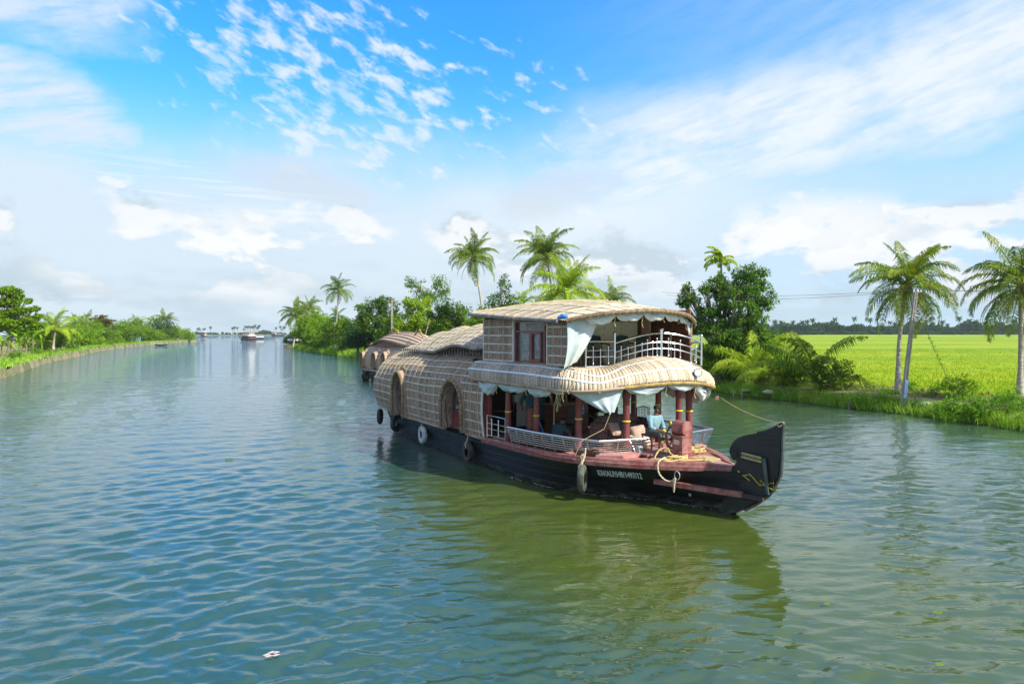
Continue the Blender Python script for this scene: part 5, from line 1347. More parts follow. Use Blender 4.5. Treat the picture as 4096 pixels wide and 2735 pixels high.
wb=onboat('water_bottle','clear plastic water bottle with blue cap on the dining table','bottle',(-5.95,.1,DK+.76))
mb=MB(); mb.lathe((0,0,0),[(.04,0),(.042,.02),(.042,.17),(.03,.21),(.016,.25),(.016,.28)],12); part('body',mb,pmat('bottle_plastic',(.35,.5,.55),.15),wb)
mb=MB(); mb.lathe((0,0,.28),[(.02,0),(.02,.03)],10); part('cap',mb,M_blue,wb); mb=MB(); mb.lathe((0,0,.07),[(.0435,0),(.0435,.07)],12); part('wrapper',mb,M_blue,wb)

# ------------------------------------------------------------------ helm pedestal, wheel
hx,hy=-1.52,-.05; hp=P_('helm_pedestal',MB().box((hx,hy,1.70-.28),(.36,.36,.62)),M_maroonw,smooth=False)
def bevelbox(c,d_,b=.02):
    mb=MB(); x,y,z=[q/2 for q in d_]
    lay=[(-z,x-b,y-b),(-z+b,x,y),(z-b,x,y),(z,x-b,y-b)]; G=[]
    for zz_,xx,yy in lay: G.append([Vector(c)+Vector(p) for p in ((-xx,-yy,zz_),(xx,-yy,zz_),(xx,yy,zz_),(-xx,yy,zz_),(-xx,-yy,zz_))])
    mb.grid(G); mb.poly(G[0][:4][::-1]); mb.poly(G[-1][:4]); return mb
P_('pedestal_base',bevelbox((hx,hy,DK+.11),(.46,.46,.24),.025),M_maroonw,hp,False)
mb=MB(); mb.box((hx,hy,1.745),(.41,.41,.035)); P_('pedestal_cap',mb,M_maroonw,hp,False)
mb=MB(); mb.lathe((hx-.20,hy+.0,1.95),[(.02,-.0),(.185,.0),(.20,.012),(.20,.38),(.185,.395),(.02,.40)],26,'x'); 
P_('helm_drum',mb,M_maroonw,hp)
mb=MB(); mb.box((hx-.02,hy-.186,1.58),(.20,.012,.125)); P_('brass_tag',mb,pmat('tag_plate',(.62,.55,.35),.4,(.45,.40,.3),12),hp,False)
# ship's wheel behind the pedestal, axis along the boat
wx,wy,wz=-1.86,-.02,1.66
wh=MB(); Rw=.30; wh.tube([(wx,wy+Rw*math.cos(a*PI/16),wz+Rw*math.sin(a*PI/16)) for a in range(32)],.028,8,closed=True); whl=P_('steering_wheel',wh,M_maroon)
mb=MB(); mb.lathe((wx-.05,wy,wz),[(.03,0),(.075,.01),(.075,.09),(.03,.1)],12,'x'); P_('wheel_hub',mb,M_maroon,whl)
mb=MB(); mb.tube([(wx,wy,wz),(hx-.1,wy,wz)],.03,8); P_('wheel_shaft',mb,M_bronze,whl)
for i in range(8):
    a=i*PI/4+.25; c,s_=math.cos(a),math.sin(a)
    mb=MB(); mb.tube([(wx,wy+c*.05,wz+s_*.05),(wx,wy+c*.16,wz+s_*.16),(wx,wy+c*Rw,wz+s_*Rw)],[.015,.02,.016],7); P_('spoke',mb,M_maroon,whl)
    mb=MB(); mb.tube([(wx,wy+c*q,wz+s_*q) for q in (Rw+.02,Rw+.04,Rw+.08,Rw+.13,Rw+.155)],[.016,.026,.032,.026,.012],8); P_('handle',mb,M_yel,whl)
# throttle box
th_=P_('throttle_box',bevelbox((-2.62,-.62,DK+.14),(.26,.15,.22),.02),pmat('galvanised',(.42,.48,.46),.4,(.3,.36,.34),5,metal=.5),smooth=False)
mb=MB(); mb.tube([(-2.62,-.72,DK+.1),(-2.80,-.78,DK+.42)],.012,6); mb.ball((-2.62,-.72,DK+.1),.04,8,6); mb.ball((-2.80,-.78,DK+.43),.025,8,6); P_('throttle_lever',mb,M_steel,th_)
mb=MB(); mb.tube([(-2.45,-.25,DK+.12),(-2.1,-.1,DK+.2)],.012,6); mb.ball((-2.1,-.1,DK+.2),.035,8,6); P_('gear_lever',mb,M_white,th_)
P_('deck_hatch',bevelbox((-2.55,-.35,DK+.05),(.9,.8,.08),.015),M_maroonw,smooth=False)
P_('foot_plate',bevelbox((-2.15,-.15,DK+.035),(.62,.5,.05),.01),pmat('worn_green_paint',(.20,.15,.12),.5,(.14,.18,.15),3),smooth=False)
# kerb wedge at the end of the near rail
mb=MB(); mb.prism([(-2.95,-1.86,zt(-2.9)+.14),(-2.3,-1.45,zt(-2.3)+.14),(-2.35,-.62,zt(-2.3)+.14),(-2.75,-.55,zt(-2.3)+.14)],(0,0,.09)); P_('deck_kerb',mb,M_deck,smooth=False)
mb=MB(); mb.prism([(-2.95,2.1,zt(-2.9)+.14),(-2.5,1.5,zt(-2.3)+.14),(-2.1,1.35,zt(-2.3)+.14),(-2.35,1.85,zt(-2.3)+.14)],(0,0,.09)); P_('deck_kerb',mb,M_deck,smooth=False)

# ------------------------------------------------------------------ thatch
STRIPS=[0]
def strip_surface(name,surf,u0,u1,n,v0,v1,mat,parent,lu,lv,nv=12,bulge=.016,skip=None,jit=.006,seed=1,label=None):
    rr=random.Random(seed)
    for k in range(n):
        a,b=lerp(u0,u1,k/n),lerp(u0,u1,(k+1)/n)
        rng_=[(v0,v1)]
        if skip: rng_=skip((a+b)/2,v0,v1)
        for (va,vb) in rng_:
            if vb-va<.01: continue
            m_=max(3,int(nv*(vb-va)/(v1-v0))+1); G=[];UV=[]
            j0,j1=rr.uniform(0,jit),rr.uniform(-1,1)*(b-a)*.04
            for q in range(4):
                f=(.04,.33,.67,.96)[q]; u=lerp(a,b,f)+j1; h=(-.008,1,1,-.008)[q]*(bulge if 0<q<3 else 1.)+j0
                row=[];ur=[]
                for i in range(m_+1):
                    v=lerp(va,vb,i/m_); p=surf(u,v)
                    nrm=(surf(u+1e-3,v)-surf(u-1e-3,v)).cross(surf(u,min(1,v+1e-3))-surf(u,max(0,v-1e-3)))
                    if nrm.length<1e-12: nrm=Vector((0,0,1))
                    nrm.normalize()
                    if nrm.dot(p-Vector((p.x if abs(p.x+9)<7 else -6,0,1.5)))<0: nrm=-nrm
                    row.append(p+nrm*(h+rr.uniform(-1,1)*.003)); ur.append((u*lu,v*lv+k*.37))
                G.append(row);UV.append(ur)
            mb=MB(); mb.grid(G,UV); P_('mat_strip',mb,mat,parent,'all'); STRIPS[0]+=1
def surf_mesh(name,surf,nu,nv,mat,off=-.02,u0=0,u1=1,v0=0,v1=1,lu=1,lv=1,parent=None,label=None,center=(0,0,1.5)):
    G=[];UV=[]
    for i in range(nu+1):
        row=[];ur=[]
        for j in range(nv+1):
            u,v=lerp(u0,u1,i/nu),lerp(v0,v1,j/nv); p=surf(u,v)
            nrm=(surf(u+1e-3,v)-surf(u-1e-3,v)).cross(surf(u,min(1,v+1e-3))-surf(u,max(0,v-1e-3)))
            if nrm.length<1e-12: nrm=Vector((0,0,1))
            nrm.normalize()
            if nrm.dot(p-Vector((p.x if abs(p.x+9)<7 else -6,0,1.5)))<0: nrm=-nrm
            row.append(p+nrm*off); ur.append((u*lu,v*lv))
        G.append(row);UV.append(ur)
    mb=MB(); mb.grid(G,UV); return P_(name,mb,mat,parent,'all',label)
def line_on(surf,pts,off=.028):
    out=[]
    for u,v in pts:
        p=surf(u,v); nrm=(surf(u+1e-3,v)-surf(u-1e-3,v)).cross(surf(u,min(1,v+1e-3))-surf(u,max(0,v-1e-3)))
        if nrm.length<1e-12: nrm=Vector((0,0,1))
        nrm.normalize()
        if nrm.dot(p-Vector((p.x if abs(p.x+9)<7 else -6,0,1.5)))<0: nrm=-nrm
        out.append((p+nrm*off,nrm))
    return out
def tape(surf,pts,w_,mat,parent,name='batten',off=.026,thick=.008):
    L=line_on(surf,pts,off); G=[]
    for i,(p,n) in enumerate(L):
        t=(L[min(i+1,len(L)-1)][0]-L[max(0,i-1)][0]).normalized(); s=n.cross(t).normalized()*w_*.5
        G.append([p-s-n*thick,p-s,p+s,p+s-n*thick])
    mb=MB(); mb.grid(G); return P_(name,mb,mat,parent,False)
def cordline(surf,pts,r,mat,parent,name='tie_cord',off=.028):
    mb=MB(); mb.tube([p for p,n in line_on(surf,pts,off)],r,5,caps=False); return P_(name,mb,mat,parent)
# --- front canopy
LU=[((-8.9,-2.5,2.98),(-8.9,-2.0,3.57)),((-7.2,-2.56,2.97),(-7.2,-2.0,3.57)),((-5.2,-2.56,2.95),(-5.2,-2.0,3.57)),((-4.1,-2.52,2.93),(-4.45,-1.95,3.53)),((-3.4,-2.36,2.92),(-4.15,-1.6,3.49)),((-2.9,-1.92,2.95),(-3.95,-1.15,3.48)),((-2.6,-1.2,3.02),(-3.8,-.6,3.55)),((-2.42,-.3,3.08),(-3.7,0.0,3.69)),((-2.36,.6,3.10),(-3.65,.7,3.79)),((-2.38,1.4,3.06),(-3.65,1.3,3.77)),((-2.48,2.1,2.97),(-3.75,1.8,3.63)),((-2.72,2.6,2.88),(-3.9,2.15,3.52)),((-3.4,2.9,2.88),(-4.4,2.35,3.5)),((-6,2.95,2.95),(-6,2.4,3.55)),((-8.9,2.9,2.98),(-8.9,2.35,3.56))]
LL=[a for a,b in LU]; UU=[b for a,b in LU]
# arc-length remap
_N=600; _pt=[catmull(LL,i/_N) for i in range(_N+1)]; _ac=[0]
for a,b in zip(_pt,_pt[1:]): _ac.append(_ac[-1]+(b-a).length)
CANL=_ac[-1]
def remap(u):
    u=max(0,min(1,u)); L=u*CANL; lo,hi=0,_N
    while hi-lo>1:
        m_=(lo+hi)//2
        if _ac[m_]<=L: lo=m_
        else: hi=m_
    return (lo+(L-_ac[lo])/max(1e-9,_ac[hi]-_ac[lo]))/_N
def canopy(u,v):
    r_=remap(u); a=catmull(LL,r_); b=catmull(UU,r_); th=v*PI/2
    hx_=1-math.cos(th); s_=math.sin(th)
    out=(a-b); out.z=0
    p=Vector((lerp(a.x,b.x,hx_),lerp(a.y,b.y,hx_),lerp(a.z,b.z,s_)))
    if out.length>.01: p+=out.normalized()*.07*math.sin(PI*v)
    return p
CN=surf_mesh('front_canopy',canopy,90,8,M_under,-.02,label='thatched lower canopy sweeping round the bow')
ucor=[u/400 for u in range(400) if canopy(u/400,0).x>-3.6][0]
n1=int(ucor*CANL/.125)
strip_surface('canopy',canopy,0,ucor,n1,0,1,M_mat,CN,CANL,1.1,8,.015,seed=3)
ufar=.80
strip_surface('canopy',canopy,ucor,ufar,int((ufar-ucor)*CANL/.115),0,1,M_matf,CN,CANL,1.3,8,.015,seed=4)
strip_surface('canopy',canopy,ufar,1,14,0,1,M_mat,CN,CANL,1.1,6,.015,seed=5)
ud=ucor+.06
def tp(va,dip,u0=0.,u1=.86,n=90):
    out=[]
    for i in range(n+1):
        u=lerp(u0,u1,i/n); w_=dip*max(0,1-abs(u-ud)/.055); out.append((u,va-w_))
    return out
tape(canopy,tp(.70,.30),.055,M_tape,CN,'white_tape'); tape(canopy,tp(.36,.16),.05,M_tape,CN,'white_tape')
# bamboo lip on near side, coir rope lip round the bow
mb=MB(); mb.tube([canopy(u/60*ucor,0)+Vector((0,-.01,-.02)) for u in range(61)],.048,8); P_('bamboo_lip',mb,M_bam,CN)
u2=ucor+.10
mb=MB(); mb.tube([canopy(lerp(ucor,u2,i/12),0)+Vector((0,0,-.02)) for i in range(13)],.042,8); P_('bamboo_lip',mb,M_bam,CN)
mb=MB(); mb.tube([canopy(lerp(u2,.86,i/50),0)+Vector((0,0,-.02)) for i in range(51)],[.052+.006*math.sin(i*2.1) for i in range(51)],8); P_('coir_lip',mb,M_yrim,CN)
for i in range(13):
    u=lerp(.02,.62,i/12); p=canopy(u,0)
    mb=MB(); mb.tube([p+Vector((.0,-.0,.06)),p+Vector((-.02,-.07,-.01)),p+Vector((0,-.05,-.08)),p+Vector((.0,.04,-.07))],.009,5); P_('lip_tie',mb,M_cord,CN)
for i,u in enumerate((.035,.10,.17,.235,.30,ucor-.005,ucor+.012)):
    cordline(canopy,[(u+.004*math.sin(v*7),v/10) for v in range(11)],.008,M_cord,CN)
# searchlight on the canopy
q=canopy(.585,.45)
sp=None
best=min(((abs(canopy(u/200,v/20).y-1.45)+abs(canopy(u/200,v/20).z-3.33)+ (0 if canopy(u/200,v/20).x>-4 else 9),u/200,v/20) for u in range(60,160) for v in range(3,15)))
(q,nq)=line_on(canopy,[(best[1],best[2])],.02)[0]
nn=Vector((.8,-.42,.12)).normalized(); 
def disc(prof,c,nn,n=18):
    m=MB(); m.lathe((0,0,0),prof,n); qr=Vector((0,0,1)).rotation_difference(nn); m.v=[tuple(Vector(c)+qr@Vector(v)) for v in m.v]; return m
sl_=P_('searchlight',disc([(.03,-.09),(.09,-.05),(.115,0),(.125,.03),(.125,.05),(.11,.05)],q+nn*.10,nn),M_black,CN)
P_('searchlight_lens',disc([(.02,.045),(.107,.048),(.107,.055),(.02,.065)],q+nn*.10,nn),pmat('lens_glass',(.45,.55,.52),.12,(.6,.68,.64),8,spec=.9),sl_)

# --- rear cabin barrel
SEC_R=[(-2.16,1.17),(-2.30,1.55),(-2.37,2.0),(-2.36,2.45),(-2.2,2.78),(-1.97,3.1),(-1.5,3.43),(-1.0,3.61),(-.5,3.71),(0,3.74)]
SEC_F=[(-2.33,1.03),(-2.40,1.45),(-2.43,1.95),(-2.41,2.45),(-2.33,2.85),(-2.16,3.18),(-1.75,3.50),(-1.2,3.72),(-.6,3.84),(0,3.88)]
XR,XF=-18.45,-8.12
def barrel(u,v):
    x=lerp(XR,XF,u); vv=v*2 if v<=.5 else (1-v)*2
    r_=catmull([(0,*p) for p in SEC_R],vv); f_=catmull([(0,*p) for p in SEC_F],vv)
    k=min(1,u/.42); k=k*k*(3-2*k); p=r_.lerp(f_,k)
    e=1-.42*max(0,1-u/.045)**2.2 if u<.045 else 1
    y=p.y*e; z=1.0+(p.z-1.0)*(1-.10*max(0,1-u/.045)**2 if u<.045 else 1)
    z+= .012*math.sin(u*17+vv*3)
    z+= (zt(x)-.96)*.5*(1-min(1,vv*3)) 
    return Vector((x,y if v<=.5 else -y,z))
RC=surf_mesh('rear_cabin_roof',barrel,80,40,M_under,-.035,lu=10.3,lv=8,label='barrel shaped rear cabin of woven matting')
OPN=[(-15.42,-14.42,1.0,2.85),(-10.86,-9.42,1.0,2.78)]
def vof(u,z):
    lo,hi=0,.5
    for _ in range(22):
        m_=(lo+hi)/2
        if barrel(u,m_).z<z: lo=m_
        else: hi=m_
    return lo
def archz(x,o):
    c=(o[0]+o[1])/2; w_=(o[1]-o[0])/2; t=abs(x-c)/w_
    if t>=1: return None
    zs=1.9 if w_<.6 else 1.8
    return zs+(o[3]-zs)*math.sqrt(max(0,1-t**2.0))
def skipb(u,v0,v1):
    x=lerp(XR,XF,u)
    for o in OPN:
        z=archz(x,o)
        if z: return [(vof(u,z+.03),v1)]
    return [(v0,v1)]
strip_surface('barrel',barrel,.0,1,78,.0,1.,M_matw,RC,10.3,8,22,.014,skip=skipb,seed=9)
# re-make lining with holes: remove faces in the openings
me=RC.data; 
import bmesh
bm=bmesh.new(); bm.from_mesh(me); kill=[]
for f in bm.faces:
    c=f.calc_center_median()
    if c.y<0:
        for o in OPN:
            z=archz(c.x,o)
            if z and c.z<z+.12: kill.append(f)
bmesh.ops.delete(bm,geom=kill,context='FACES'); bm.to_mesh(me); bm.free()
def segs(vv,n=90):
    out=[];cur=[]
    for i in range(n+1):
        u=i/n; x=lerp(XR,XF,u); z=barrel(u,vv).z; hide=False
        for o in OPN:
            a=archz(x,(o[0]-.12,o[1]+.12,o[2],o[3]+.1))
            if a and z<a: hide=True
        if hide:
            if len(cur)>1: out.append(cur)
            cur=[]
        else: cur.append((u,vv+.0014*math.sin(u*19+vv*40)))
    if len(cur)>1: out.append(cur)
    return out
for i in range(13):
    vv=.030+.036*i
    for sg in segs(vv): tape(barrel,sg,.045,M_bat,RC,'batten',.030)
for i in range(22):
    u=.02+i*.0455; x=lerp(XR,XF,u); v0=0
    for o in OPN:
        a=archz(x,(o[0]-.1,o[1]+.1,o[2],o[3]+.1))
        if a: v0=vof(u,a+.05)
    cordline(barrel,[(u,lerp(v0,.5,j/26)) for j in range(27)],.009,M_cord,RC,off=.036)
# stern face
mb=MB(); pts=[barrel(0,v/30) for v in range(31)]; mb.poly(pts[::-1]); P_('stern_wall',mb,M_matw,RC)
mb=MB(); mb.tube([barrel(.003,v/40)+Vector((-.02,0,0)) for v in range(41)],.05,8); P_('stern_rim',mb,M_yrim,RC)
mb=MB(); mb.tube([barrel(.012,v/40)+Vector((-.0,-.05,.05)) for v in range(8,20)],.018,6); P_('green_edge_pole',mb,pmat('green_pole',(.12,.24,.19),.5),RC)
mb=MB(); mb.tube([barrel(.995,v/30)+Vector((.02,0,0)) for v in range(0,10)],.045,8); P_('end_rim',mb,M_bat,RC)
# bottom lip poles between openings
for (xa,xb) in ((-18.3,-15.5),(-14.35,-10.95),(-9.35,-8.15)):
    mb=MB(); mb.tube([barrel((lerp(xa,xb,i/14)-XR)/(XF-XR),.002)+Vector((0,-.03,-.02)) for i in range(15)],.055,8); P_('bottom_lip',mb,M_bam,RC)
# dormer hoods and windows
def dormer(o,door,label):
    c=(o[0]+o[1])/2; w_=(o[1]-o[0])/2+.02; yF=-2.56; zs=1.9 if not door else 1.8; zb_=1.05
    def arch(k,y,zo=0.,n=22):
        pts=[Vector((c-(w_+k),y,zb_))]
        pts+= [Vector((c-(w_+k)*math.cos(PI*i/n),y,zs+(o[3]+k-zs)*math.sin(PI*i/n)+zo)) for i in range(n+1)]
        pts.append(Vector((c+(w_+k),y,zb_))); return pts
    G=[arch(0,yF),arch(.0,-2.05)]
    mb=MB(); mb.grid(G,[[(i*.12,0) for i in range(len(G[0]))],[(i*.12,.5) for i in range(len(G[0]))]]); wn=P_('arched_opening',mb,M_matw,None,'all',label)
    # outer hood shell back to the barrel
    G=[arch(.09,yF+.01),arch(.11,yF+.12),arch(.10,-2.1,.02),arch(.04,-1.55,.10)]
    mb=MB(); mb.grid(G,[[(i*.12,j*.3) for i in range(len(G[0]))] for j in range(4)]); P_('hood',mb,M_matw,wn,'all')
    mb=MB(); mb.tube(arch(.05,yF),[.062+.008*math.sin(i*2.) for i in range(25)],9); P_('rope_bound_rim',mb,M_rim,wn)
    if not door:
        mb=MB(); mb.tube([p+Vector((0,0,.12)) for p in arch(.10,-2.28)[2:-2]],.045,8); P_('top_hoop',mb,M_yrim,wn)
    else:
        mb=MB(); mb.tube([p+Vector((0,.10,.14)) for p in arch(.12,-2.35)[2:-3]],.055,8); P_('top_hoop',mb,M_rim,wn)
    for i,p in enumerate(arch(.05,yF-.0,0,34)[::1]):
        if i%2: 
            mb=MB(); q=(p-Vector((c,yF,2.0))).normalized()*.07
            mb.tube([p-q+Vector((0,-.03,0)),p+Vector((0,-.068,0)),p+q+Vector((0,-.03,0))],.008,4); P_('rim_tie',mb,M_cord,wn)
    y=-2.10
    # frame
    fr_=MB(); A=arch(-.04,y); fr_.tube(A,.045,6); frm=P_('window_frame',fr_,M_maroon,wn)
    mb=MB(); mb.beam((c,y,zb_),(c,y,o[3]-.05),.06,.07); mb.beam((c-w_,y,zs+.12),(c+w_,y,zs+.12),.07,.06,up=(0,0,1)); mb.beam((c-w_,y,zb_+.62),(c+w_,y,zb_+.62),.07,.06)
    mb.beam((c-w_,y,zb_+.03),(c+w_,y,zb_+.03),.12,.10)
    if door: mb.box((c-w_*.5,y+.01,zb_+.32),(w_*.92,.05,.6)); 
    P_('mullion',mb,M_maroon,frm,False)
    gp=[Vector((p.x,y+.04,p.z)) for p in arch(-.05,y)]; mb=MB(); mb.poly(gp); P_('pane',mb,M_glass,wn)
    for sx in (-.5,.5): mb=MB(); N=9; G=[[Vector((c+w_*(sx+.36*(i/N-.5)),y+.022+.010*math.sin(i*2.1),z)) for i in range(N+1)] for z in (zb_+.7,zs+.1)]; mb.grid(G); P_('curtain',mb,M_curt if not door else pmat('door_curtain',(.25,.30,.27),.7,(.16,.2,.18),6),wn)
dormer(OPN[0],False,'small arched window of the rear cabin'); dormer(OPN[1],True,'large arched door of the rear cabin')
# --- second tier roof over the rear cabin
RZ=[(-20,3.9),(-18.5,4.16),(-16.72,4.22),(-16.62,4.25),(-16.15,4.57),(-14.7,4.54),(-14.55,4.55),(-13.95,4.78),(-13.0,4.72),(-12.2,4.83),(-8.6,4.95)]
RE=[(-17.2,3.79),(-16,3.80),(-14,3.77),(-13,3.80),(-11.9,4.0),(-10.9,4.09),(-10,3.98),(-8.6,4.03)]
RY=[(-17.2,1.30),(-13,1.75),(-8.6,1.85)]
def tier(u,v):
    x=lerp(-17.0,-8.75,u); s=(v*2-1); a=abs(s); yy=interp(x,RY)
    zr=interp(x,RZ) if x>-16.9 else interp(x,RZ); 
    e=max(0,min(1,u/.18)); e=e**.6
    ze=interp(x,RE); zr=lerp(ze+.15,zr,e)
    z=ze+(zr-ze)*(1-min(1,a)**1.7)
    x2=x-(1-a)*.7*(1-u)*0
    return Vector((x2,s*yy,z+.012*math.sin(x*5+s*4)))
TR=surf_mesh('second_tier_roof',tier,70,16,M_under,-.03,lu=8.3,lv=4,label='wavy upper thatch sheets over the rear cabin')
strip_surface('tier',tier,0,1,62,0,1,M_mat,TR,8.3,4,14,.014,seed=12)
for i in range(7):
    vv=.04+i*.075; tape(tier,[(u/60,vv+.004*math.sin(u*.3+i)) for u in range(61)],.045,M_bat,TR,'batten',.030)
for i in range(17):
    u=.02+i*.06; cordline(tier,[(min(1,u+.035*v/10),v/20) for v in range(0,11)],.010,M_cord,TR,off=.036)
mb=MB(); mb.tube([tier(i/40,0)+Vector((0,0,-.03)) for i in range(41)],.06,8); P_('eave_pole',mb,M_bamg,TR)
mb=MB(); mb.tube([tier(0,v/20) for v in range(21)],.05,8); P_('end_pole',mb,M_bamg,TR)
# lattice gap beneath
mb=MB()
for i in range(34):
    x=lerp(-16.6,-8.9,i/33); z1=interp(x,RE)
    mb.tube([(x,-1.62,3.5),(x+.22,-1.62,z1+.05)],.014,4); mb.tube([(x+.22,-1.62,3.5),(x,-1.62,z1+.05)],.014,4)
P_('bamboo_lattice',mb,M_bamg,TR)
# ------------------------------------------------------------------ upper cabin
CX0,CX1=-8.72,-3.92; YN=-2.0; ZB,ZT_=3.55,4.98
def wallsurf(u,v): return Vector((lerp(CX0,CX1,u),YN,lerp(ZB,ZT_-.02*u,v)))
UC=MB(); UC.box(((CX0-6.72)/2,YN+.05,4.27),(-6.72-CX0,.06,1.46)); UC.box(((-5.10+CX1)/2,YN+.05,4.24),(CX1+5.10,.06,1.42)); UC.box((-5.91,YN+.05,4.93),(1.7,.06,.14)); 
ucw=P_('upper_cabin_wall',UC,M_under,smooth=False,label='near woven wall of the upper cabin')
wr=random.Random(3)
def wallstrips(x0,x1,n,parent):
    for k in range(n):
        a=lerp(x0,x1,k/n); b=lerp(x0,x1,(k+1)/n); G=[];UV=[]
        for q,f in enumerate((.05,.3,.7,.95)):
            x=lerp(a,b,f); y=YN-(.004,.024,.024,.004)[q]; o=wr.random()*.01
            G.append([Vector((x,y-.004*math.sin(i*2.4+k),lerp(ZB,4.96,i/8))) for i in range(9)]); UV.append([(x,i*.18+k*.31) for i in range(9)])
        mb=MB(); mb.grid(G,UV); P_('mat_strip',mb,M_matw,parent,'all')
wallstrips(CX0,-6.86,15,ucw); wallstrips(-4.98,CX1,9,ucw)
def hbat(x0,x1,zs,w_=.05):
    for z in zs: mb=MB(); mb.box(((x0+x1)/2,YN-.035,z),(x1-x0,.014,w_)); P_('batten',mb,M_bat,ucw,False)
hbat(CX0,-6.84,[3.60,3.86,4.14,4.42,4.70]); hbat(-5.0,CX1,[3.58,3.84,4.12,4.40,4.68])
for x in (CX0+.02,-6.86,-4.98): mb=MB(); mb.box((x,YN-.038,4.26),(.05,.02,1.42)); P_('batten',mb,M_bat,ucw,False)
for x in (-8.3,-7.4,-4.7,-4.25): mb=MB(); mb.tube([(x,YN-.05,3.58),(x+.01,YN-.05,4.94)],.010,5); P_('tie_cord',mb,M_cord,ucw)
# window
wx0,wx1=-6.66,-5.14
mb=MB(); mb.box((wx0-.05,YN-.01,4.23),(.07,.10,1.36)); mb.box((wx1+.05,YN-.01,4.23),(.07,.10,1.36)); mb.box((-5.9,YN-.012,4.87),(1.6,.10,.07)); mb.box((-5.9,YN-.012,3.58),(1.6,.12,.07)); wf_=P_('window',mb,M_maroon,smooth=False)
mb=MB(); mb.box((-5.9,YN-.005,4.55),(1.5,.07,.05)); mb.box((-5.83,YN-.005,4.08),(.09,.07,.92)); mb.box((-5.32,YN-.02,4.05),(.07,.05,.9)); mb.box((-5.55,YN-.02,4.5),(.5,.05,.06)); mb.box((-5.55,YN-.02,3.66),(.5,.05,.08)); P_('sash',mb,M_maroon,wf_,False)
mb=MB(); mb.box((-5.9,YN+.04,4.23),(1.5,.01,1.28)); P_('pane',mb,M_glass,wf_,False)
for a,b,z0,z1 in ((-6.4,-6.02,3.66,4.53),(-5.7,-5.38,3.72,4.45),(-6.2,-5.3,4.6,4.8)):
    N=14; G=[[Vector((lerp(a,b,i/N),YN+.022+.008*math.sin(i*1.9),z)) for i in range(N+1)] for z in (z0,z1)]; mb=MB(); mb.grid(G); P_('curtain',mb,M_curt,wf_)
for z in (3.95,4.22): mb=MB(); mb.tube([(wx0,YN+.01,z),(wx1,YN+.01,z)],.008,5); P_('bar',mb,M_steel,wf_)
mb=MB(); mb.box((-6.80,YN-.02,4.23),(.06,.03,1.36)); P_('jamb_strip',mb,M_tarp,wf_,False)
pts=[(-6.74,YN-.03,4.72),(-6.72,YN-.03,4.86),(-6.5,YN-.03,4.93),(-5.9,YN-.03,4.95),(-5.3,YN-.03,4.93),(-5.08,YN-.03,4.86),(-5.06,YN-.03,4.72)]; mb=MB(); mb.tube(pts,.035,7); P_('rope_trim',mb,M_yrim,wf_)
# other walls
mb=MB(); mb.box((CX0+.03,.15,4.3),(.06,4.3,1.9)); P_('cabin_rear_wall',mb,M_mat2,smooth=False)
mb=MB(); mb.box((-6.9,2.3,4.3),(3.5,.06,1.7)); P_('cabin_far_wall',mb,M_mat2,smooth=False)
# terrace
mb=MB(); G=[[Vector((-5.6,y,z)) for z in (3.5,4.3,5.15)] for y in (-1.95,-1,0,1,2,2.28)]; mb.grid(G,[[(p.y,p.z) for p in r_] for r_ in G]); tw=P_('terrace_wall',mb,M_wallp,smooth=False,label='pale green loop patterned wall of the upper terrace')
mb=MB(); mb.box((-5.57,2.2,4.3),(.08,.1,1.7)); P_('wall_post',mb,M_wood,tw,False)
mb=MB(); mb.box((-5.585,.2,5.0),(.02,4.1,.26)); P_('green_strip',mb,pmat('green_strip',(.09,.13,.02),.8),tw,False)  # dark green strip across the top of the terrace wall
mb=MB(); mb.box((-4.55,2.42,4.35),(2.1,.05,1.75)); bp=P_('brown_partition',mb,M_maroon,smooth=False)
for i in range(16): mb=MB(); mb.box((-5.5+i*.13,2.385,4.35),(.115,.02,1.7)); P_('panel',mb,M_wood,bp,False)
mb=MB(); mb.box((-4.7,.2,3.47),(2.0,4.4,.05)); P_('terrace_floor',mb,pmat('terrace_boards',(.58,.46,.34),.7,(.45,.33,.24),2,.2,12),smooth=False)
for i in range(9): mb=MB(); mb.beam((-5.45,-.75+i*.16,3.5),(-5.55,-.75+i*.16,3.98),.07,.03); P_('floor_slat',mb,M_woodp,tw,False)
# terrace steel rail with arch
rp=[(-4.05,-1.32),(-4.02,-.24),(-3.42,1.08),(-3.15,2.52)]
def rpost(x,y,z0,z1,r=.035,ball=.05):
    mb=MB(); mb.tube([(x,y,z0),(x,y,z1)],r,10); mb.ball((x,y,z1+ball*.7),ball,12,8); return mb
TRL=P_('terrace_railing',rpost(-4.02,-.24,3.5,4.46),M_steel,label='arched stainless railing of the upper terrace')
P_('rail_post',rpost(-3.42,1.08,3.75,4.55,.045,.075),M_steel,TRL); P_('rail_post',rpost(-3.15,2.52,3.5,4.38,.035,.05),M_steel,TRL); P_('rail_post',rpost(-4.05,-1.32,3.5,4.30,.028,.03),M_steel,TRL)
P_('rail_post',rpost(-4.3,2.40,3.5,4.40,.035,.05),M_steel,TRL)
def curve3(a,b,zf,n=14,bow=.0):
    return [Vector((lerp(a[0],b[0],i/n)+bow*math.sin(PI*i/n),lerp(a[1],b[1],i/n),zf(i/n))) for i in range(n+1)]
def bars(a,b,zf0,dzs,bow=0.):
    for j,dz_ in enumerate(dzs):
        mb=MB(); mb.tube(curve3(a,b,lambda t:zf0(t)+dz_,14,bow),.028 if j==0 else .017,8); P_('rail_bar',mb,M_steel,TRL)
dz4=(0,-.27,-.46,-.74)
bars(rp[0],rp[1],lambda t:4.26,dz4); bars(rp[1],rp[2],lambda t:4.20+.30*math.sin(t*PI*.5),dz4,.05); bars(rp[2],rp[3],lambda t:4.50-.32*(t**1.7),dz4,.10)
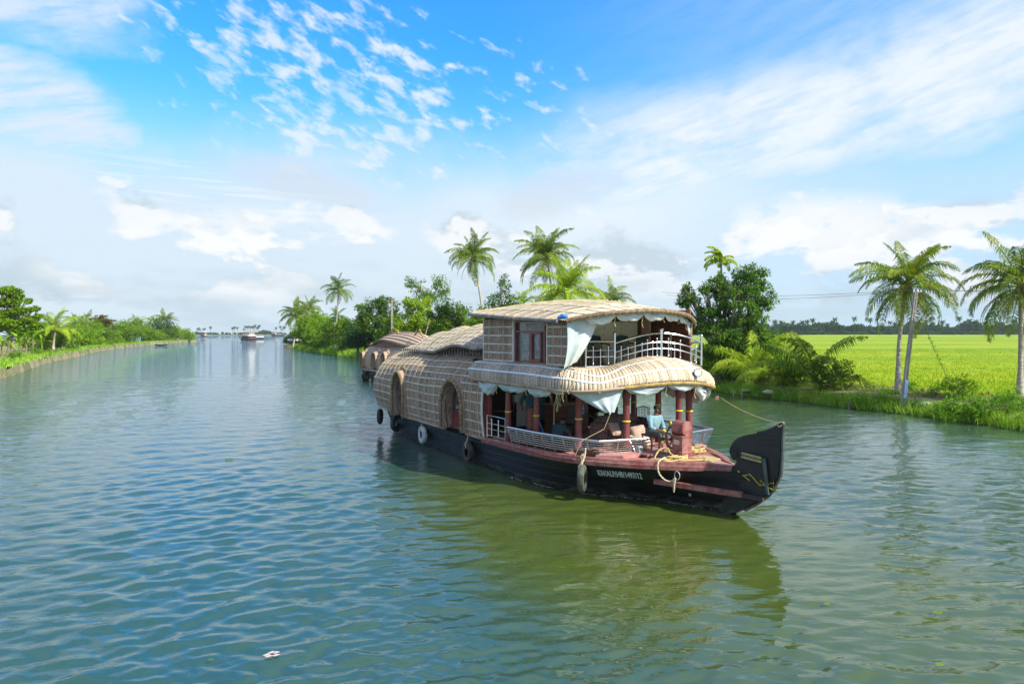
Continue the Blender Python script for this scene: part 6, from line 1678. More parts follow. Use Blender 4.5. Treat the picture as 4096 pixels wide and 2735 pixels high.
bars(rp[3],(-4.3,2.40),lambda t:4.2,dz4)
def bal(a,b,zf,ts,bow=0.,l=.5):
    for i,t in enumerate(ts):
        p=Vector((lerp(a[0],b[0],t)+bow*math.sin(PI*t),lerp(a[1],b[1],t),zf(t)-.16-.08*(i%2)))
        mb=MB(); mb.tube([p,p-Vector((0,0,l))],.017,7); mb.ball(p,.030,8,6); mb.ball(p-Vector((0,0,l)),.030,8,6); P_('baluster',mb,M_steel,TRL)
bal(rp[0],rp[1],lambda t:4.26,(.25,.5,.78)); bal(rp[1],rp[2],lambda t:4.20+.30*math.sin(t*PI*.5),(.13,.27,.41,.56,.68,.80,.9),.05); bal(rp[2],rp[3],lambda t:4.50-.32*(t**1.7),(.15,.28,.41,.68,.84),.10); bal(rp[3],(-4.3,2.40),lambda t:4.2,(.2,.4,.6,.8),0,.4)
# upper roof
RIDGE=[(-9.15,5.40),(-8,5.50),(-7,5.545),(-5.5,5.52),(-4.4,5.43),(-3.6,5.32),(-2.75,5.16)]
EAVE=[(-9.15,5.17),(-7,5.03),(-5,4.92),(-3.3,4.83)]
def uroof(u,v):
    s=v*2-1; a=abs(s); x0=-9.12; x1=-2.62-.78*a**2.2-.25*max(0,-s)*a**2
    x=lerp(x0,x1,u); ze=interp(x,EAVE) ; zr=sinterp(x,RIDGE); 
    if x>-3.3: ze=4.82
    y=s*2.42+.10
    z=ze+(zr-ze)*max(0,(1-a**2.1))**.92
    return Vector((x,y,z))
UR=surf_mesh('upper_roof',uroof,60,24,M_under,-.035,label='curved thatched roof of the upper cabin')
strip_surface('uroof',uroof,0,.80,46,0,1,M_mat,UR,6.4,5.4,18,.013,seed=21)
strip_surface('uroof',uroof,.80,1,11,0,1,M_matf,UR,6.4,5.4,22,.013,seed=22)
for vv in (.10,.22,.34,.46): tape(uroof,[(u/40*.86,vv+.004*math.sin(u*.5)) for u in range(41)],.045,M_bat,UR,'batten',.030)
for i in range(9):
    u0=.02+i*.105; cordline(uroof,[(min(.99,u0+.07*j/20),j/20*.55) for j in range(21)],.012,M_cord,UR,off=.04)
for i in range(11):
    v=.10+i*.075; tape(uroof,[(.86+.12*j/5,v) for j in range(6)],.05,M_tape,UR,'white_tape',.034)
mb=MB(); mb.tube([uroof(i/40*.93,0)+Vector((0,-.02,-.03)) for i in range(41)],[.065]*20+[.055]*21,8); P_('eave_pole',mb,M_bamg,UR)
mb=MB(); mb.tube([uroof(.995,v/40)+Vector((.02,0,-.02)) for v in range(41)],[.06+.008*math.sin(v*2.3) for v in range(41)],9); P_('front_rim',mb,M_rim,UR)
for i in range(26):
    p=uroof(.995,.02+i*.038)+Vector((.03,0,-.02)); mb=MB(); mb.tube([p+Vector((-.08,0,.055)),p+Vector((.05,0,.03)),p+Vector((.05,0,-.05)),p+Vector((-.03,0,-.07))],.007,4); P_('rim_tie',mb,M_cord,UR)
for u in (.06,.24,.43,.52):
    p=uroof(u,0); mb=MB(); mb.tube([p+Vector((0,.10,.08)),p+Vector((.02,-.06,.05)),p+Vector((.02,-.08,-.05)),p+Vector((0,.02,-.10))],.013,5); mb.tube([p+Vector((-.12,.12,.10)),p+Vector((.0,-.08,-.02)),p+Vector((.14,.10,.08))],.010,5); P_('eave_tie',mb,M_cord,UR)
mb=MB(); mb.tube([(-9.12,-2.3,5.20)]+[tuple(uroof(0,v/20)) for v in range(0,21)],.05,7); P_('rear_rim',mb,M_bamg,UR)
# support posts
for x,y in ((-3.55,2.48),(-8.6,2.25)): mb=MB(); mb.tube([(x,y,3.5),(x,y,4.9)],.05,8); P_('roof_post',mb,M_yrim,None)

# ------------------------------------------------------------------ tarpaulins (hang from the boat: own things)
def roll(path_a,path_b,rad,sag,seed,n=26,m_=26,mat=M_tarp,drop=0.):
    """gathered cloth roll between two tie points"""
    rr=random.Random(seed); a=Vector(path_a); b=Vector(path_b); G=[]
    k1,k2=rr.uniform(2,4),rr.uniform(5,9)
    t=(b-a).normalized(); side=Vector((t.y,-t.x,0))
    for i in range(n+1):
        s=i/n; e=math.sin(PI*s)**.55; r_=rad*(.22+.78*e); c=a.lerp(b,s)+Vector((0,0,-r_*.8-sag*math.sin(PI*s)))
        row=[]
        for q in range(m_+1):
            th=2*PI*q/m_; w_=1+.20*math.sin(k1*th+9*s+seed)+.13*math.sin(k2*th-13*s)+.07*math.sin(11*th+5*s*seed)
            row.append(c+side*math.cos(th)*r_*.62*w_+Vector((0,0,math.sin(th)*r_*w_)))
        G.append(row)
    mb=MB(); mb.grid(G); return mb
def cloth_thing(label,items,mat=M_tarp,name='tarpaulin',ties=True):
    t=thing(name,label,'tarpaulin',tuple(BO),BRZ)
    for i,(a,b,r_,sg) in enumerate(items):
        part('fold',roll(a,b,r_,sg,i*3+len(items)),mat,t,'all')
        p=Vector(b); rr=random.Random(i+5)
        mb=MB(); l=.16+.35*rr.random(); mb.tube([p+Vector((0,0,.05)),p+Vector((.02,-.05,-l*.4)),p+Vector((-.03,-.04,-l*.75)),p+Vector((.04,-.05,-l))],.009,5); part('tie_rope',mb,M_cord,t)
    return t
def cp(u,dx=0,dz=-.02,inw=.10):
    p=canopy(u,0); c=Vector((-6,0,p.z)) if p.x<-6 else Vector((-5,0,p.z)); d_=(c-p); 
    if p.x<-4: d_=Vector((0,-p.y,0))
    d_.z=0; return p+d_.normalized()*inw+Vector((dx,0,dz))
U=lambda k: ucor*k
cloth_thing('pale blue rolled tarpaulin under the near side canopy lip',[(cp(U(.10)),cp(U(.34)),.19,.10),(cp(U(.14)),cp(U(.30)),.13,.16),(cp(U(.34)),cp(U(.66)),.14,.02),(cp(U(.66)),cp(U(.88)),.15,.01),(cp(U(.88)),cp(U(.99)),.07,.0)])
uu=[ucor+.105,ucor+.19,ucor+.262]
fr_t=cloth_thing('pale tarpaulin swag across the bow side of the canopy lip',[(cp(uu[0]),cp(uu[1]),.12,.05),(cp(uu[1]),cp(uu[2]),.11,.01)])
cloth_thing('big crumpled white tarpaulin bundle at the bow end of the canopy',[(cp(uu[2]),cp(.66),.20,.07),(cp(.635),cp(.75),.26,.10),(cp(.70),cp(.79),.24,.07),(cp(.66),cp(.73),.20,.22)],M_tarpw)
# triangular flap at the corner
def flap(label,a,b,tip,seed,mat,name='tarpaulin_flap',bulge=.10,n=16,k=9):
    a,b,tip=Vector(a),Vector(b),Vector(tip); G=[]
    nr=(b-a).cross(tip-a).normalized()
    if nr.x<0: nr=-nr
    for i in range(n+1):
        s=i/n; row=[]
        for j in range(n+1):
            t=j/n; p=a.lerp(b,t).lerp(tip+(b-a)*(.16*(t-.5)),s**.92)
            w_=math.sin(t*PI)*bulge*(1-s*.5)+.022*math.sin(t*k*2+s*3+seed)*(1-.3*s)+.03*math.sin(s*7+t*4)*(1-abs(2*t-1))
            row.append(p+nr*w_+Vector((0,0,-.05*math.sin(t*PI)*(1-s))))
        G.append(row)
    t_=thing(name,label,'tarpaulin',tuple(BO),BRZ); mb=MB(); mb.grid(G); part('cloth',mb,mat,t_,'all'); return t_
fl=flap('triangular pale blue tarpaulin flap hanging at the canopy corner',cp(ucor+.002),cp(ucor+.10),cp(ucor+.075)+Vector((.02,0,-.64)),3,M_tarp)
tpz=cp(ucor+.075)+Vector((.02,0,-.64))
mb=MB(); mb.tube([tpz,tpz+Vector((0,0,-.05)),tpz+Vector((-.12,-.1,-.45)),Vector((-3.22,-2.14,1.55)),Vector((-3.40,-2.22,1.12))],.008,6); part('tie_rope',mb,M_cord,fl)
mb=MB(); mb.ball(tpz+Vector((0,0,-.02)),.03,8,6); part('knot',mb,M_white,fl)
# loose hanging cords at the corner
lc=thing('rope_tangle','tangle of yellow cords dangling from the canopy corner','rope',tuple(BO),BRZ)
for i,(dx_,l,sw) in enumerate(((-.25,.98,-.12),(-.22,.60,.04),(-.12,.38,-.10),(-.06,.62,-.16),(0,.45,-.06),(.04,.30,.03))):
    p=canopy(ucor-.004,0)+Vector((dx_,-.02,.0)); mb=MB(); mb.tube([p+Vector((sw*math.sin(s*2.2)*s*1.2+.02*math.sin(s*9+i),-.02,-l*s)) for s in [q/10 for q in range(11)]],.006,5); part('cord',mb,M_cord,lc)
# terrace cloths
def fe(v,dz=-.06): return uroof(.985,v)+Vector((-.12,0,dz))
cloth_thing('white rolled tarpaulin along the arched front of the upper roof',[(fe(.10),fe(.26),.13,.02),(fe(.26),fe(.44),.14,-.01),(fe(.44),fe(.62),.13,.0),(fe(.62),fe(.78),.12,.0),(fe(.78),fe(.92),.10,.0)],M_tarpw)
# side curtain
G=[]; a0=Vector((-3.75,-2.22,4.88)); a1=Vector((-3.45,-1.30,4.93)); c0=Vector((-3.82,-2.30,3.50)); c1=Vector((-3.80,-1.86,3.68))
for i in range(21):
    s=i/20; row=[]
    for j in range(17):
        t=j/16; pt=a0.lerp(a1,t).lerp(c0.lerp(c1,t),s**.85); pt+=Vector((.05,-.02,0))*math.sin(t*11+s*2)*(.35+.65*s)+Vector((.10*math.sin(PI*s),0,0)); row.append(pt)
    G.append(row)
mb=MB(); mb.grid(G); sc_=thing('side_curtain','long white and blue tarpaulin curtain hanging at the corner of the upper terrace','tarpaulin',tuple(BO),BRZ); part('cloth',mb,M_tarpw,sc_,'all')
G=[[p+Vector((.03,-.03-.02*j/16,0)) for j,p in enumerate(r_[:8])] for r_ in G]; mb=MB(); mb.grid(G); part('cloth_fold',mb,M_tarp,sc_,'all')
flap('small pale flap at the far corner of the upper terrace',fe(.90),fe(.985),fe(.955)+Vector((0,0,-.42)),5,M_tarp,bulge=.03)
# blue plastic bag on the eave
mb=MB(); q=uroof(.93,.02); rr=random.Random(2)
for i in range(7): mb.ball(q+Vector((rr.uniform(-.12,.16),rr.uniform(-.05,.04),rr.uniform(-.04,.1))),rr.uniform(.05,.09),8,6,(1.3,.7,.8))
mb.poly([q+Vector((-.16,-.06,.0)),q+Vector((-.08,-.06,.02)),q+Vector((-.12,-.05,-.2))])
addobj('plastic_bag',mb.mesh('plastic_bag',M_blue),None,'blue plastic bag caught at the corner of the upper roof eave','bag',mat=BMAT)
# ------------------------------------------------------------------ terrace chairs
def pchair(label,loc,rz):
    t=onboat('plastic_chair',label,'chair',loc,rz,'green plastic chairs on the upper terrace')
    mb=MB(); G=[[Vector((x,y*(.46+.04*x),.42+.03*abs(y)*2-.02*math.cos(x*6))) for y in (-.5,-.25,0,.25,.5)] for x in (-.22,-.1,.05,.2,.24)]; mb.grid(G); mb.grid([[p-Vector((0,0,.03)) for p in r_] for r_ in G]); part('seat',mb,M_pchair,t)
    def bk(y,s): return Vector((-.22-.12*s+.05*(1-(2*y)**2)*-1,y*(.46-.04*s),.44+.44*s))
    mb=MB(); 
    rim=[bk(-.5,s/8) for s in range(8)]+[bk(-.5+i/10,1+.10*math.sin(PI*i/10)) for i in range(11)]+[bk(.5,1-s/8) for s in range(1,9)]
    mb.tube(rim,.020,7); part('back_frame',mb,M_pchair,t)
    mb=MB(); mb.grid([[bk(-.46+.92*i/8,s)for s in (.72,.85,.98,1.06)] for i in range(9)]); mb.grid([[bk(-.46+.92*i/8,s)for s in (0,.08,.16)] for i in range(9)]); part('back_panel',mb,M_pchair,t)
    for i in range(7):
        y=-.36+.12*i; mb=MB(); mb.beam(bk(y,.1),bk(y,.75),.035,.012,up=(1,0,0)); part('back_slat',mb,M_pchair,t,False)
    for s in (-1,1):
        mb=MB(); mb.tube([(-.28,s*.25,.68),(-.05,s*.28,.67),(.18,s*.27,.64),(.24,s*.25,.56),(.25,s*.24,0)],[.022,.026,.026,.022,.02],7); part('armrest',mb,M_pchair,t)
        mb=MB(); mb.tube([(-.22,s*.20,.42),(-.30,s*.24,0)],.022,7); part('leg',mb,M_pchair,t)
pchair('left green plastic chair on the upper terrace nearest the curtain',(-4.75,-.25,3.5),R(-14)); pchair('middle green plastic chair on the upper terrace',(-4.55,.72,3.5),R(-14)); pchair('right green plastic chair on the upper terrace',(-4.45,1.50,3.52),R(-12))
# ------------------------------------------------------------------ tyres
def tyre(label,x,z,y=None,yaw=0.,mat=M_rubber,face=None,r=.235,top=1.0,tilt=0.,group='tyre fenders hung along the near hull'):
    y=y if y is not None else -(hside(x,z)+.17)
    t=thing('tyre_fender',label,'tyre',tuple(bw((x,y,z))),BRZ+yaw,group)
    pr=[]; N=40
    sec=[(.075,-.075),(.09,-.05),(.10,0),(.09,.05),(.075,.075),(.03,.092),(-.05,.088),(-.085,.06),(-.07,.045),(-.0,.06),(.06,.045),(.075,0),(.06,-.045),(0,-.06),(-.07,-.045),(-.085,-.06),(-.05,-.088),(.03,-.092)]
    G=[]
    for i in range(N+1):
        a=2*PI*i/N; G.append([Vector(((r+dr)*math.cos(a),dy,(r+dr)*math.sin(a)*1.05)) for dr,dy in sec+[sec[0]]])
    mb=MB(); mb.grid(G); part('tyre',mb,mat,t)
    if face:
        mb=MB(); G=[[Vector((q*math.cos(2*PI*i/N),-.094+yy,q*math.sin(2*PI*i/N)*1.05)) for q,yy in ((r-.078,.022),(r-.05,.002),(r+.03,-.002),(r+.076,.014))] for i in range(N+1)]; mb.grid(G); part('painted_face',mb,face,t)
    for s in (-1,1): mb=MB(); mb.tube([(s*.03,-.08,r-.10),(s*.02,-.11,r+.06),(s*.012,-.04,r+.15),(s*.01,.06 if yaw==0 else .0,top-z)],.010,5); part('hanging_rope',mb,M_rope2,t)
    return t
tyre('black tyre hanging at the stern corner of the houseboat',-17.9,.72,-2.12,R(-35),M_rubber,top=1.15)
tyre('white painted tyre seen edge-on near the stern',-16.05,.60,-2.12,R(-62),M_rubber,M_tyrew,top=1.05)
tyre('white painted tyre hanging flat under the middle of the rear cabin',-12.95,.52,None,R(-6),M_tyrew,M_tyrew,top=1.0)
tyre('rusty brown tyre hanging below the arched door',-9.05,.42,None,R(-4),M_tyrer,top=.98)
tyre('mossy grey tyre hanging turned sideways at the bow corner column',-2.95,.60,-2.32,R(-50),M_tyreg,r=.25,top=1.12)
# ropes on deck ----------------------------------------------------
def spline(pts,n=6):
    out=[]
    for i in range(n*(len(pts)-1)+1): out.append(catmull(pts,i/(n*(len(pts)-1))))
    return out
def ropething(label,paths,mat=M_rope,r=.019):
    t=thing('rope',label,'rope',tuple(BO),BRZ)
    for p in paths:
        q=spline(p); mb=MB(); mb.tube(q,[r*(1+.18*math.sin(i*2.1)) for i in range(len(q))],7); part('strand',mb,mat,t)
    return t
zd=DK+.055; rr=random.Random(4)
def coil(cx,cy,rx,ry,turns,z,seed,zs=.02):
    r_=random.Random(seed); pts=[]
    for i in range(int(turns*9)):
        a=i*2*PI/9; k=1+.22*r_.uniform(-1,1); pts.append((cx+rx*k*math.cos(a),cy+ry*k*math.sin(a),z+zs*(i/9)+.02*r_.random()))
    return pts
ropething('yellow rope heaped beside the pilot pedestal on the near side',[coil(-1.25,-.62,.17,.40,3,zd,2),coil(-1.32,-.42,.14,.28,2.4,zd+.03,5),[(-1.45,-.85,zd),(-1.62,-.95,zd+.02),(-1.7,-.7,zd+.22),(-1.62,-.5,zd+.26),(-1.5,-.45,zd+.1),(-1.2,-.2,zd),(-.75,.0,zd+.02)],[(-1.2,-.95,zd),(-1.05,-.5,zd+.02),(-.8,.05,zd+.02),(-.95,.15,zd+.03),(-1.2,-.1,zd+.04)]])
ropething('yellow rope coil beyond the pilot pedestal near the far rail',[coil(-1.85,.72,.22,.36,3.3,zd,7,.03),coil(-1.95,.95,.20,.30,2.,zd+.05,8),[(-1.9,1.1,zd+.05),(-1.6,1.05,zd+.02),(-1.2,.95,zd+.02),(-.8,.80,zd)]])
xx=-1.25; ropething('mooring rope looping over the gunwale to the hull ring',[[(-1.30,-.75,zd),(-1.24,-1.0,DK+.14),(-1.20,-1.24,DK+.08),(-1.16,-1.28,.98),(-1.08,-1.24,.84),(-.98,-1.17,.76),(-.88,-1.10,.76),(-.80,-1.06,.84)],[(-.82,-1.08,.84),(-.80,-1.10,.68),(-.80,-1.10,.50)],[(-.76,-1.08,.86),(-.77,-1.11,.70),(-.78,-1.11,.56)]],M_rope2,.021)
mb=MB(); cxx,cyy,czz=-.80,-(gw(-.8)+.10),.90; mb.tube([(cxx+.09*math.cos(a*PI/8),cyy-.02,czz+.11*math.sin(a*PI/8)) for a in range(16)],.014,7,closed=True); P_('mooring_ring',mb,M_steel)
ropething('pale rope tied round the gunwale above the mossy tyre',[[(-3.02,-2.15,DK+.28),(-3.0,-2.2,DK+.05),(-2.98,-2.30,1.0),(-2.97,-2.33,.92),(-2.95,-2.34,.86)],[(-3.1,-2.12,DK+.1),(-3.15,-2.2,DK+.04),(-3.05,-2.26,DK-.02),(-2.98,-2.24,DK+.08)]],M_rope2,.022)
# bow line from canopy to prow
bl=onboat('bow_line','thin yellow line stretched from the canopy bundle to the prow tip','rope',(0,0,0)); a=Vector((-2.5,2.65,2.55)); b=Vector((1.50,0,2.40))
mb=MB(); mb.tube([a.lerp(b,i/16)-Vector((0,0,.10*4*(i/16)*(1-i/16))) for i in range(17)],.011,5); part('line',mb,M_cord,bl)
mb=MB(); mb.tube([(1.50+.06*math.cos(q),.07*math.sin(q),2.36+.03*math.cos(q*2)) for q in [i*PI/6 for i in range(12)]],.014,6,closed=True); mb.tube([(1.4,0,2.40),(1.58,-.02,2.44),(1.62,-.05,2.43)],.016,6); part('knot',mb,M_cord,bl)
# woven mat on the foredeck
mt=onboat('woven_doormat','yellow checked woven mat on the bow deck beside the pedestal','mat',(-.90,.28,DK+.04),R(8))
mb=MB(); mb.box((0,0,.01),(.62,.62,.012)); part('backing',mb,pmat('mat_brown',(.34,.20,.09),.9),mt,False)
for i in range(9): mb=MB(); mb.box((0,-.28+.07*i,.021),(.60,.018,.01)); part('straw_band',mb,M_cord,mt,False)
for i in range(9): mb=MB(); mb.box((-.28+.07*i,0,.0255),(.018,.60,.008)); part('straw_band',mb,M_cord,mt,False)
def sandal(label,loc,rz):
    t=onboat('sandal',label,'sandal',loc,rz); mb=MB(); G=[]
    for i in range(9): s=i/8; w_=.045*(math.sin(PI*min(1,.12+s*.80))**.5)*(1+.15*math.sin(s*5)); G.append([Vector((s*.27-.13,-w_,.02)),Vector((s*.27-.13,w_,.02))])
    mb.grid(G); mb.grid([[p-Vector((0,0,.02)) for p in r_] for r_ in G]); part('sole',mb,M_black,t)
    for a,b in (((.05,-.045,.02),(.01,.045,.02)),((-.02,-.045,.02),(.06,.045,.02))): 
        mb=MB(); mb.tube([a,(.03,0,.075),b],.013,6); part('strap',mb,pmat('grey_strap',(.10,.11,.09),.7),t)
sandal('left grey sandal on the deck by the foot plate',(-2.28,-.78,DK+.03),R(150)); sandal('right grey sandal on the deck by the foot plate',(-2.08,-.66,DK+.03),R(165))
# ------------------------------------------------------------------ people
def skin_mesh(name,verts,edges,rad,mat,sub=2,flat=None):
    me=bpy.data.meshes.new(name); me.from_pydata([tuple(v) for v in verts],edges,[])
    o=bpy.data.objects.new(name,me); COL.objects.link(o)
    m=o.modifiers.new('s','SKIN'); m.use_smooth_shade=True; s2=o.modifiers.new('u','SUBSURF'); s2.levels=sub; s2.render_levels=sub
    sv=me.skin_vertices[0].data
    for i,r_ in enumerate(rad):
        sv[i].radius=(r_,r_) if not isinstance(r_,tuple) else r_; sv[i].use_root=(i==0)
    dg=bpy.context.evaluated_depsgraph_get(); dg.update(); m2=bpy.data.meshes.new_from_object(o.evaluated_get(dg)); m2.name=name
    bpy.data.objects.remove(o); m2.materials.clear(); m2.materials.append(mat); return m2
def hand(mb_list,wrist,dirv,palmn,curl=.9,side=1):
    """returns skin verts/edges for palm and five fingers"""
    d_=Vector(dirv).normalized(); n=Vector(palmn).normalized(); s=d_.cross(n).normalized()*side
    V=[Vector(wrist),Vector(wrist)+d_*.045,Vector(wrist)+d_*.085]; E=[(0,1),(1,2)]; Rr=[(.024,.018),(.034,.018),(.034,.016)]
    for f,(o,l) in enumerate(((-.030,.072),(-.010,.082),(.010,.077),(.029,.060))):
        b=Vector(wrist)+d_*.085+s*o; i0=len(V); a=0; p=b; V.append(p); E.append((2,i0)); Rr.append((.0095,.009))
        for k in range(3): a+=curl*.55; p=p+(d_*math.cos(a)+n*math.sin(a))*l/3; V.append(p); E.append((i0+k,i0+k+1)); Rr.append((.0085-.0008*k,.0085-.0008*k))
    i0=len(V); p=Vector(wrist)+d_*.03-s*.034; V.append(p); E.append((1,i0)); Rr.append((.012,.011))
    for k in range(2): p=p+(d_*.6-s*.45+n*(.3+.4*k)).normalized()*.032; V.append(p); E.append((i0+k,i0+k+1)); Rr.append((.0105,.0095))
    return V,E,Rr
def person(label,loc,rz,J,clothes,skin,hair,pose=''):
    """J joints in local coords (x forward, y left). One continuous skinned body + clothes, hair, face"""
    t=onboat('person',label,'person',loc,rz)
    V=[];E=[];Rd=[]
    def add(p,r_,par=None):
        V.append(Vector(p)); Rd.append(r_ if isinstance(r_,tuple) else (r_,r_)); 
        if par is not None: E.append((par,len(V)-1))
        return len(V)-1
    pel=add(J['pelvis'],(.15,.11)); ch=Vector(J['chest']); pv=Vector(J['pelvis'])
    sp_=add(pv.lerp(ch,.5),(.13,.10),pel); c_=add(ch,(.155,.11),sp_); nb=add(J['neck'],(.06,.06),c_)
    hd=Vector(J['head']); up=(hd-Vector(J['neck'])).normalized(); fw=Vector(J['face']).normalized()
    n2=add(Vector(J['neck']).lerp(hd,.45),(.052,.055),nb); h1=add(hd-up*.045+fw*.012,(.070,.075),n2); h2=add(hd+up*.03-fw*.006,(.078,.088),h1); add(hd+up*.085-fw*.008,(.060,.070),h2)
    for s in ('L','R'):
        a=add(J['sh'+s],.058,c_); a=add(Vector(J['sh'+s]).lerp(Vector(J['el'+s]),.5),.044,a); a=add(J['el'+s],.036,a); a=add(Vector(J['el'+s]).lerp(Vector(J['wr'+s]),.4),.034,a); w_=add(J['wr'+s],.024,a)
        d_=(Vector(J['wr'+s])-Vector(J['el'+s])).normalized(); hv,he,hr=hand(None,J['wr'+s],J.get('hd'+s,d_),J.get('pn'+s,(0,0,-1)),J.get('curl',.9),1 if s=='L' else -1)
        base=len(V)-1
        mp={0:w_}
        for i in range(1,len(hv)): mp[i]=len(V); V.append(hv[i]); Rd.append(hr[i])
        for a_,b_ in he: E.append((mp[a_],mp[b_]))
        a=add(J['hi'+s],.085,pel); a=add(Vector(J['hi'+s]).lerp(Vector(J['kn'+s]),.5),.072,a); a=add(J['kn'+s],.052,a); a=add(Vector(J['kn'+s]).lerp(Vector(J['an'+s]),.35),.052,a); an=add(J['an'+s],.034,a)
        ft=Vector(J.get('ft'+s,fw)); ft.z=ft.z if 'ft'+s in J else 0; ft.normalize(); f1=add(Vector(J['an'+s])+ft*.06-Vector((0,0,.045)),(.036,.026),an); f2=add(Vector(J['an'+s])+ft*.135-Vector((0,0,.06)),(.040,.018),f1); add(Vector(J['an'+s])+ft*.175-Vector((0,0,.065)),(.034,.013),f2); add(Vector(J['an'+s])-ft*.04-Vector((0,0,.05)),(.028,.024),an)
    addobj('body',skin_mesh('body',V,E,Rd,skin),t)
    # face
    sd=up.cross(fw).normalized(); f0=hd+fw*.085
    mb=MB(); mb.tube([hd+fw*.082+up*.035,hd+fw*.098+up*.005,hd+fw*.108-up*.018,hd+fw*.090-up*.026],[.008,.012,.017,.012],8)
    part('nose',mb,skin,t)
    mb=MB()
    for s in (-1,1): mb.ball(hd+fw*.078+sd*s*.030+up*.022,.011,8,6)
    part('eyes',mb,pmat('eye_white',(.45,.42,.38),.3),t); mb=MB()
    for s in (-1,1): mb.ball(hd+fw*.087+sd*s*.030+up*.022,.0055,6,5); mb.tube([hd+fw*.084+sd*s*.045+up*.038,hd+fw*.090+sd*s*.03+up*.044,hd+fw*.088+sd*s*.013+up*.040],.005,5)
    part('brows',mb,M_hair,t)
    mb=MB(); mb.tube([hd+fw*.074+sd*q*.026-up*(.052+.004*abs(q)) for q in (-1,-.4,0,.4,1)],[.004,.007,.008,.007,.004],6); part('mouth',mb,pmat('lips',(.12,.045,.035),.5),t)
    if J.get('moustache'): mb=MB(); mb.tube([hd+fw*(.094-.012*abs(q))+sd*q*.036-up*(.036+.008*abs(q)) for q in (-1,-.5,0,.5,1)],[.006,.010,.010,.010,.006],7); part('moustache',mb,M_hair,t)
    mb=MB()
    for s in (-1,1): mb.ball(hd+sd*s*.084+up*.005-fw*.005,.022,8,6,(.6,.5,1.2))
    part('ears',mb,skin,t)
    # hair cap
    mb=MB(); N=18; G=[]; rr=random.Random(3)
    for i in range(9):
        th=i/8*R(118); row=[]
        for j in range(N+1):
            ph=2*PI*j/N; frontness=math.cos(ph); lim=th*(1-.42*max(0,frontness)**1.2)
            d_=up*math.cos(lim)+(fw*math.cos(ph)+sd*math.sin(ph))*math.sin(lim)
            row.append(hd+up*.030-fw*.006+Vector(d_)*(.100+.006*math.sin(ph*9+i)+(.004*(j%2))))
        G.append(row)
    mb.grid(G); part('hair',mb,hair,t,'all')
    for nm,vs,es,rs_,mt_ in clothes(J): 
        addobj(nm,skin_mesh(nm,[Vector(v) for v in vs],es,rs_,mt_),t)
    return t
# pilot seated on a tall stool, looking at the camera side, right hand on the wheel
PJ=dict(pelvis=(-.05,0,.56),chest=(.06,0,.90),neck=(.09,0,1.05),head=(.13,0,1.20),face=(.75,-.62,-.08),
 shL=(.05,.20,.97),elL=(.12,.26,.68),wrL=(.32,.10,.60),shR=(.05,-.20,.97),elR=(.18,-.27,.70),wrR=(.45,-.10,.62),
 hiL=(.0,.10,.54),knL=(.36,.16,.56),anL=(.42,.15,.16),hiR=(.0,-.10,.54),knR=(.40,-.10,.54),anR=(.38,-.16,.07),ftR=(.8,-.6,0),ftL=(1,0,0),moustache=True,curl=1.2,pnL=(.2,-.3,-1),pnR=(.2,.3,-1))
def cl_pilot(J):
    V=lambda k: Vector(J[k]); out=[]
    vs=[V('pelvis')+Vector((0,0,-.03)),V('pelvis').lerp(V('chest'),.5),V('chest'),V('neck')+Vector((0,0,-.045))]; es=[(0,1),(1,2),(2,3)]; rs_=[(.175,.15),(.165,.14),(.185,.135),(.095,.085)]
    for s in 'LR':
        b=len(vs); el=V('el'+s); wr=V('wr'+s); vs+=[V('sh'+s),V('sh'+s).lerp(el,.5),el,el.lerp(wr,.45)]; es+=[(2,b),(b,b+1),(b+1,b+2),(b+2,b+3)]; rs_+=[(.085,.085),(.072,.072),(.066,.066),(.058,.058)]
    out.append(('shirt',vs,es,rs_,M_shirt))
    vs=[V('pelvis')-Vector((0,0,.02))]; es=[]; rs_=[(.165,.12)]
    for s in 'LR':
        b=len(vs); vs+=[V('hi'+s),V('hi'+s).lerp(V('kn'+s),.5),V('kn'+s),V('kn'+s).lerp(V('an'+s),.32)]; es+=[(0,b),(b,b+1),(b+1,b+2),(b+2,b+3)]; rs_+=[(.11,.10),(.092,.09),(.078,.08),(.070,.070)]
    out.append(('shorts',vs,es,rs_,M_short)); return out
PX,PY=-2.72,.08
person('pilot in a pale blue shirt and grey shorts seated at the steering wheel',(PX,PY,DK+.02),0,PJ,cl_pilot,M_skin,M_hair)
st=onboat('stool','dark wooden high stool the pilot sits on','stool',(PX-.08,PY,DK+.02))
mb=MB(); mb.box((0,0,.46),(.42,.42,.05)); part('seat',mb,M_wood,st,False)
for sx in (-1,1):
    for sy in (-1,1): mb=MB(); mb.beam((sx*.17,sy*.17,.46),(sx*.23,sy*.23,0),.045,.045); part('leg',mb,M_maroon,st,False)
mb=MB(); mb.beam((.2,-.2,.2),(.2,.2,.2),.03,.03); mb.beam((-.2,-.2,.2),(-.2,.2,.2),.03,.03); part('stretcher',mb,M_maroon,st,False)
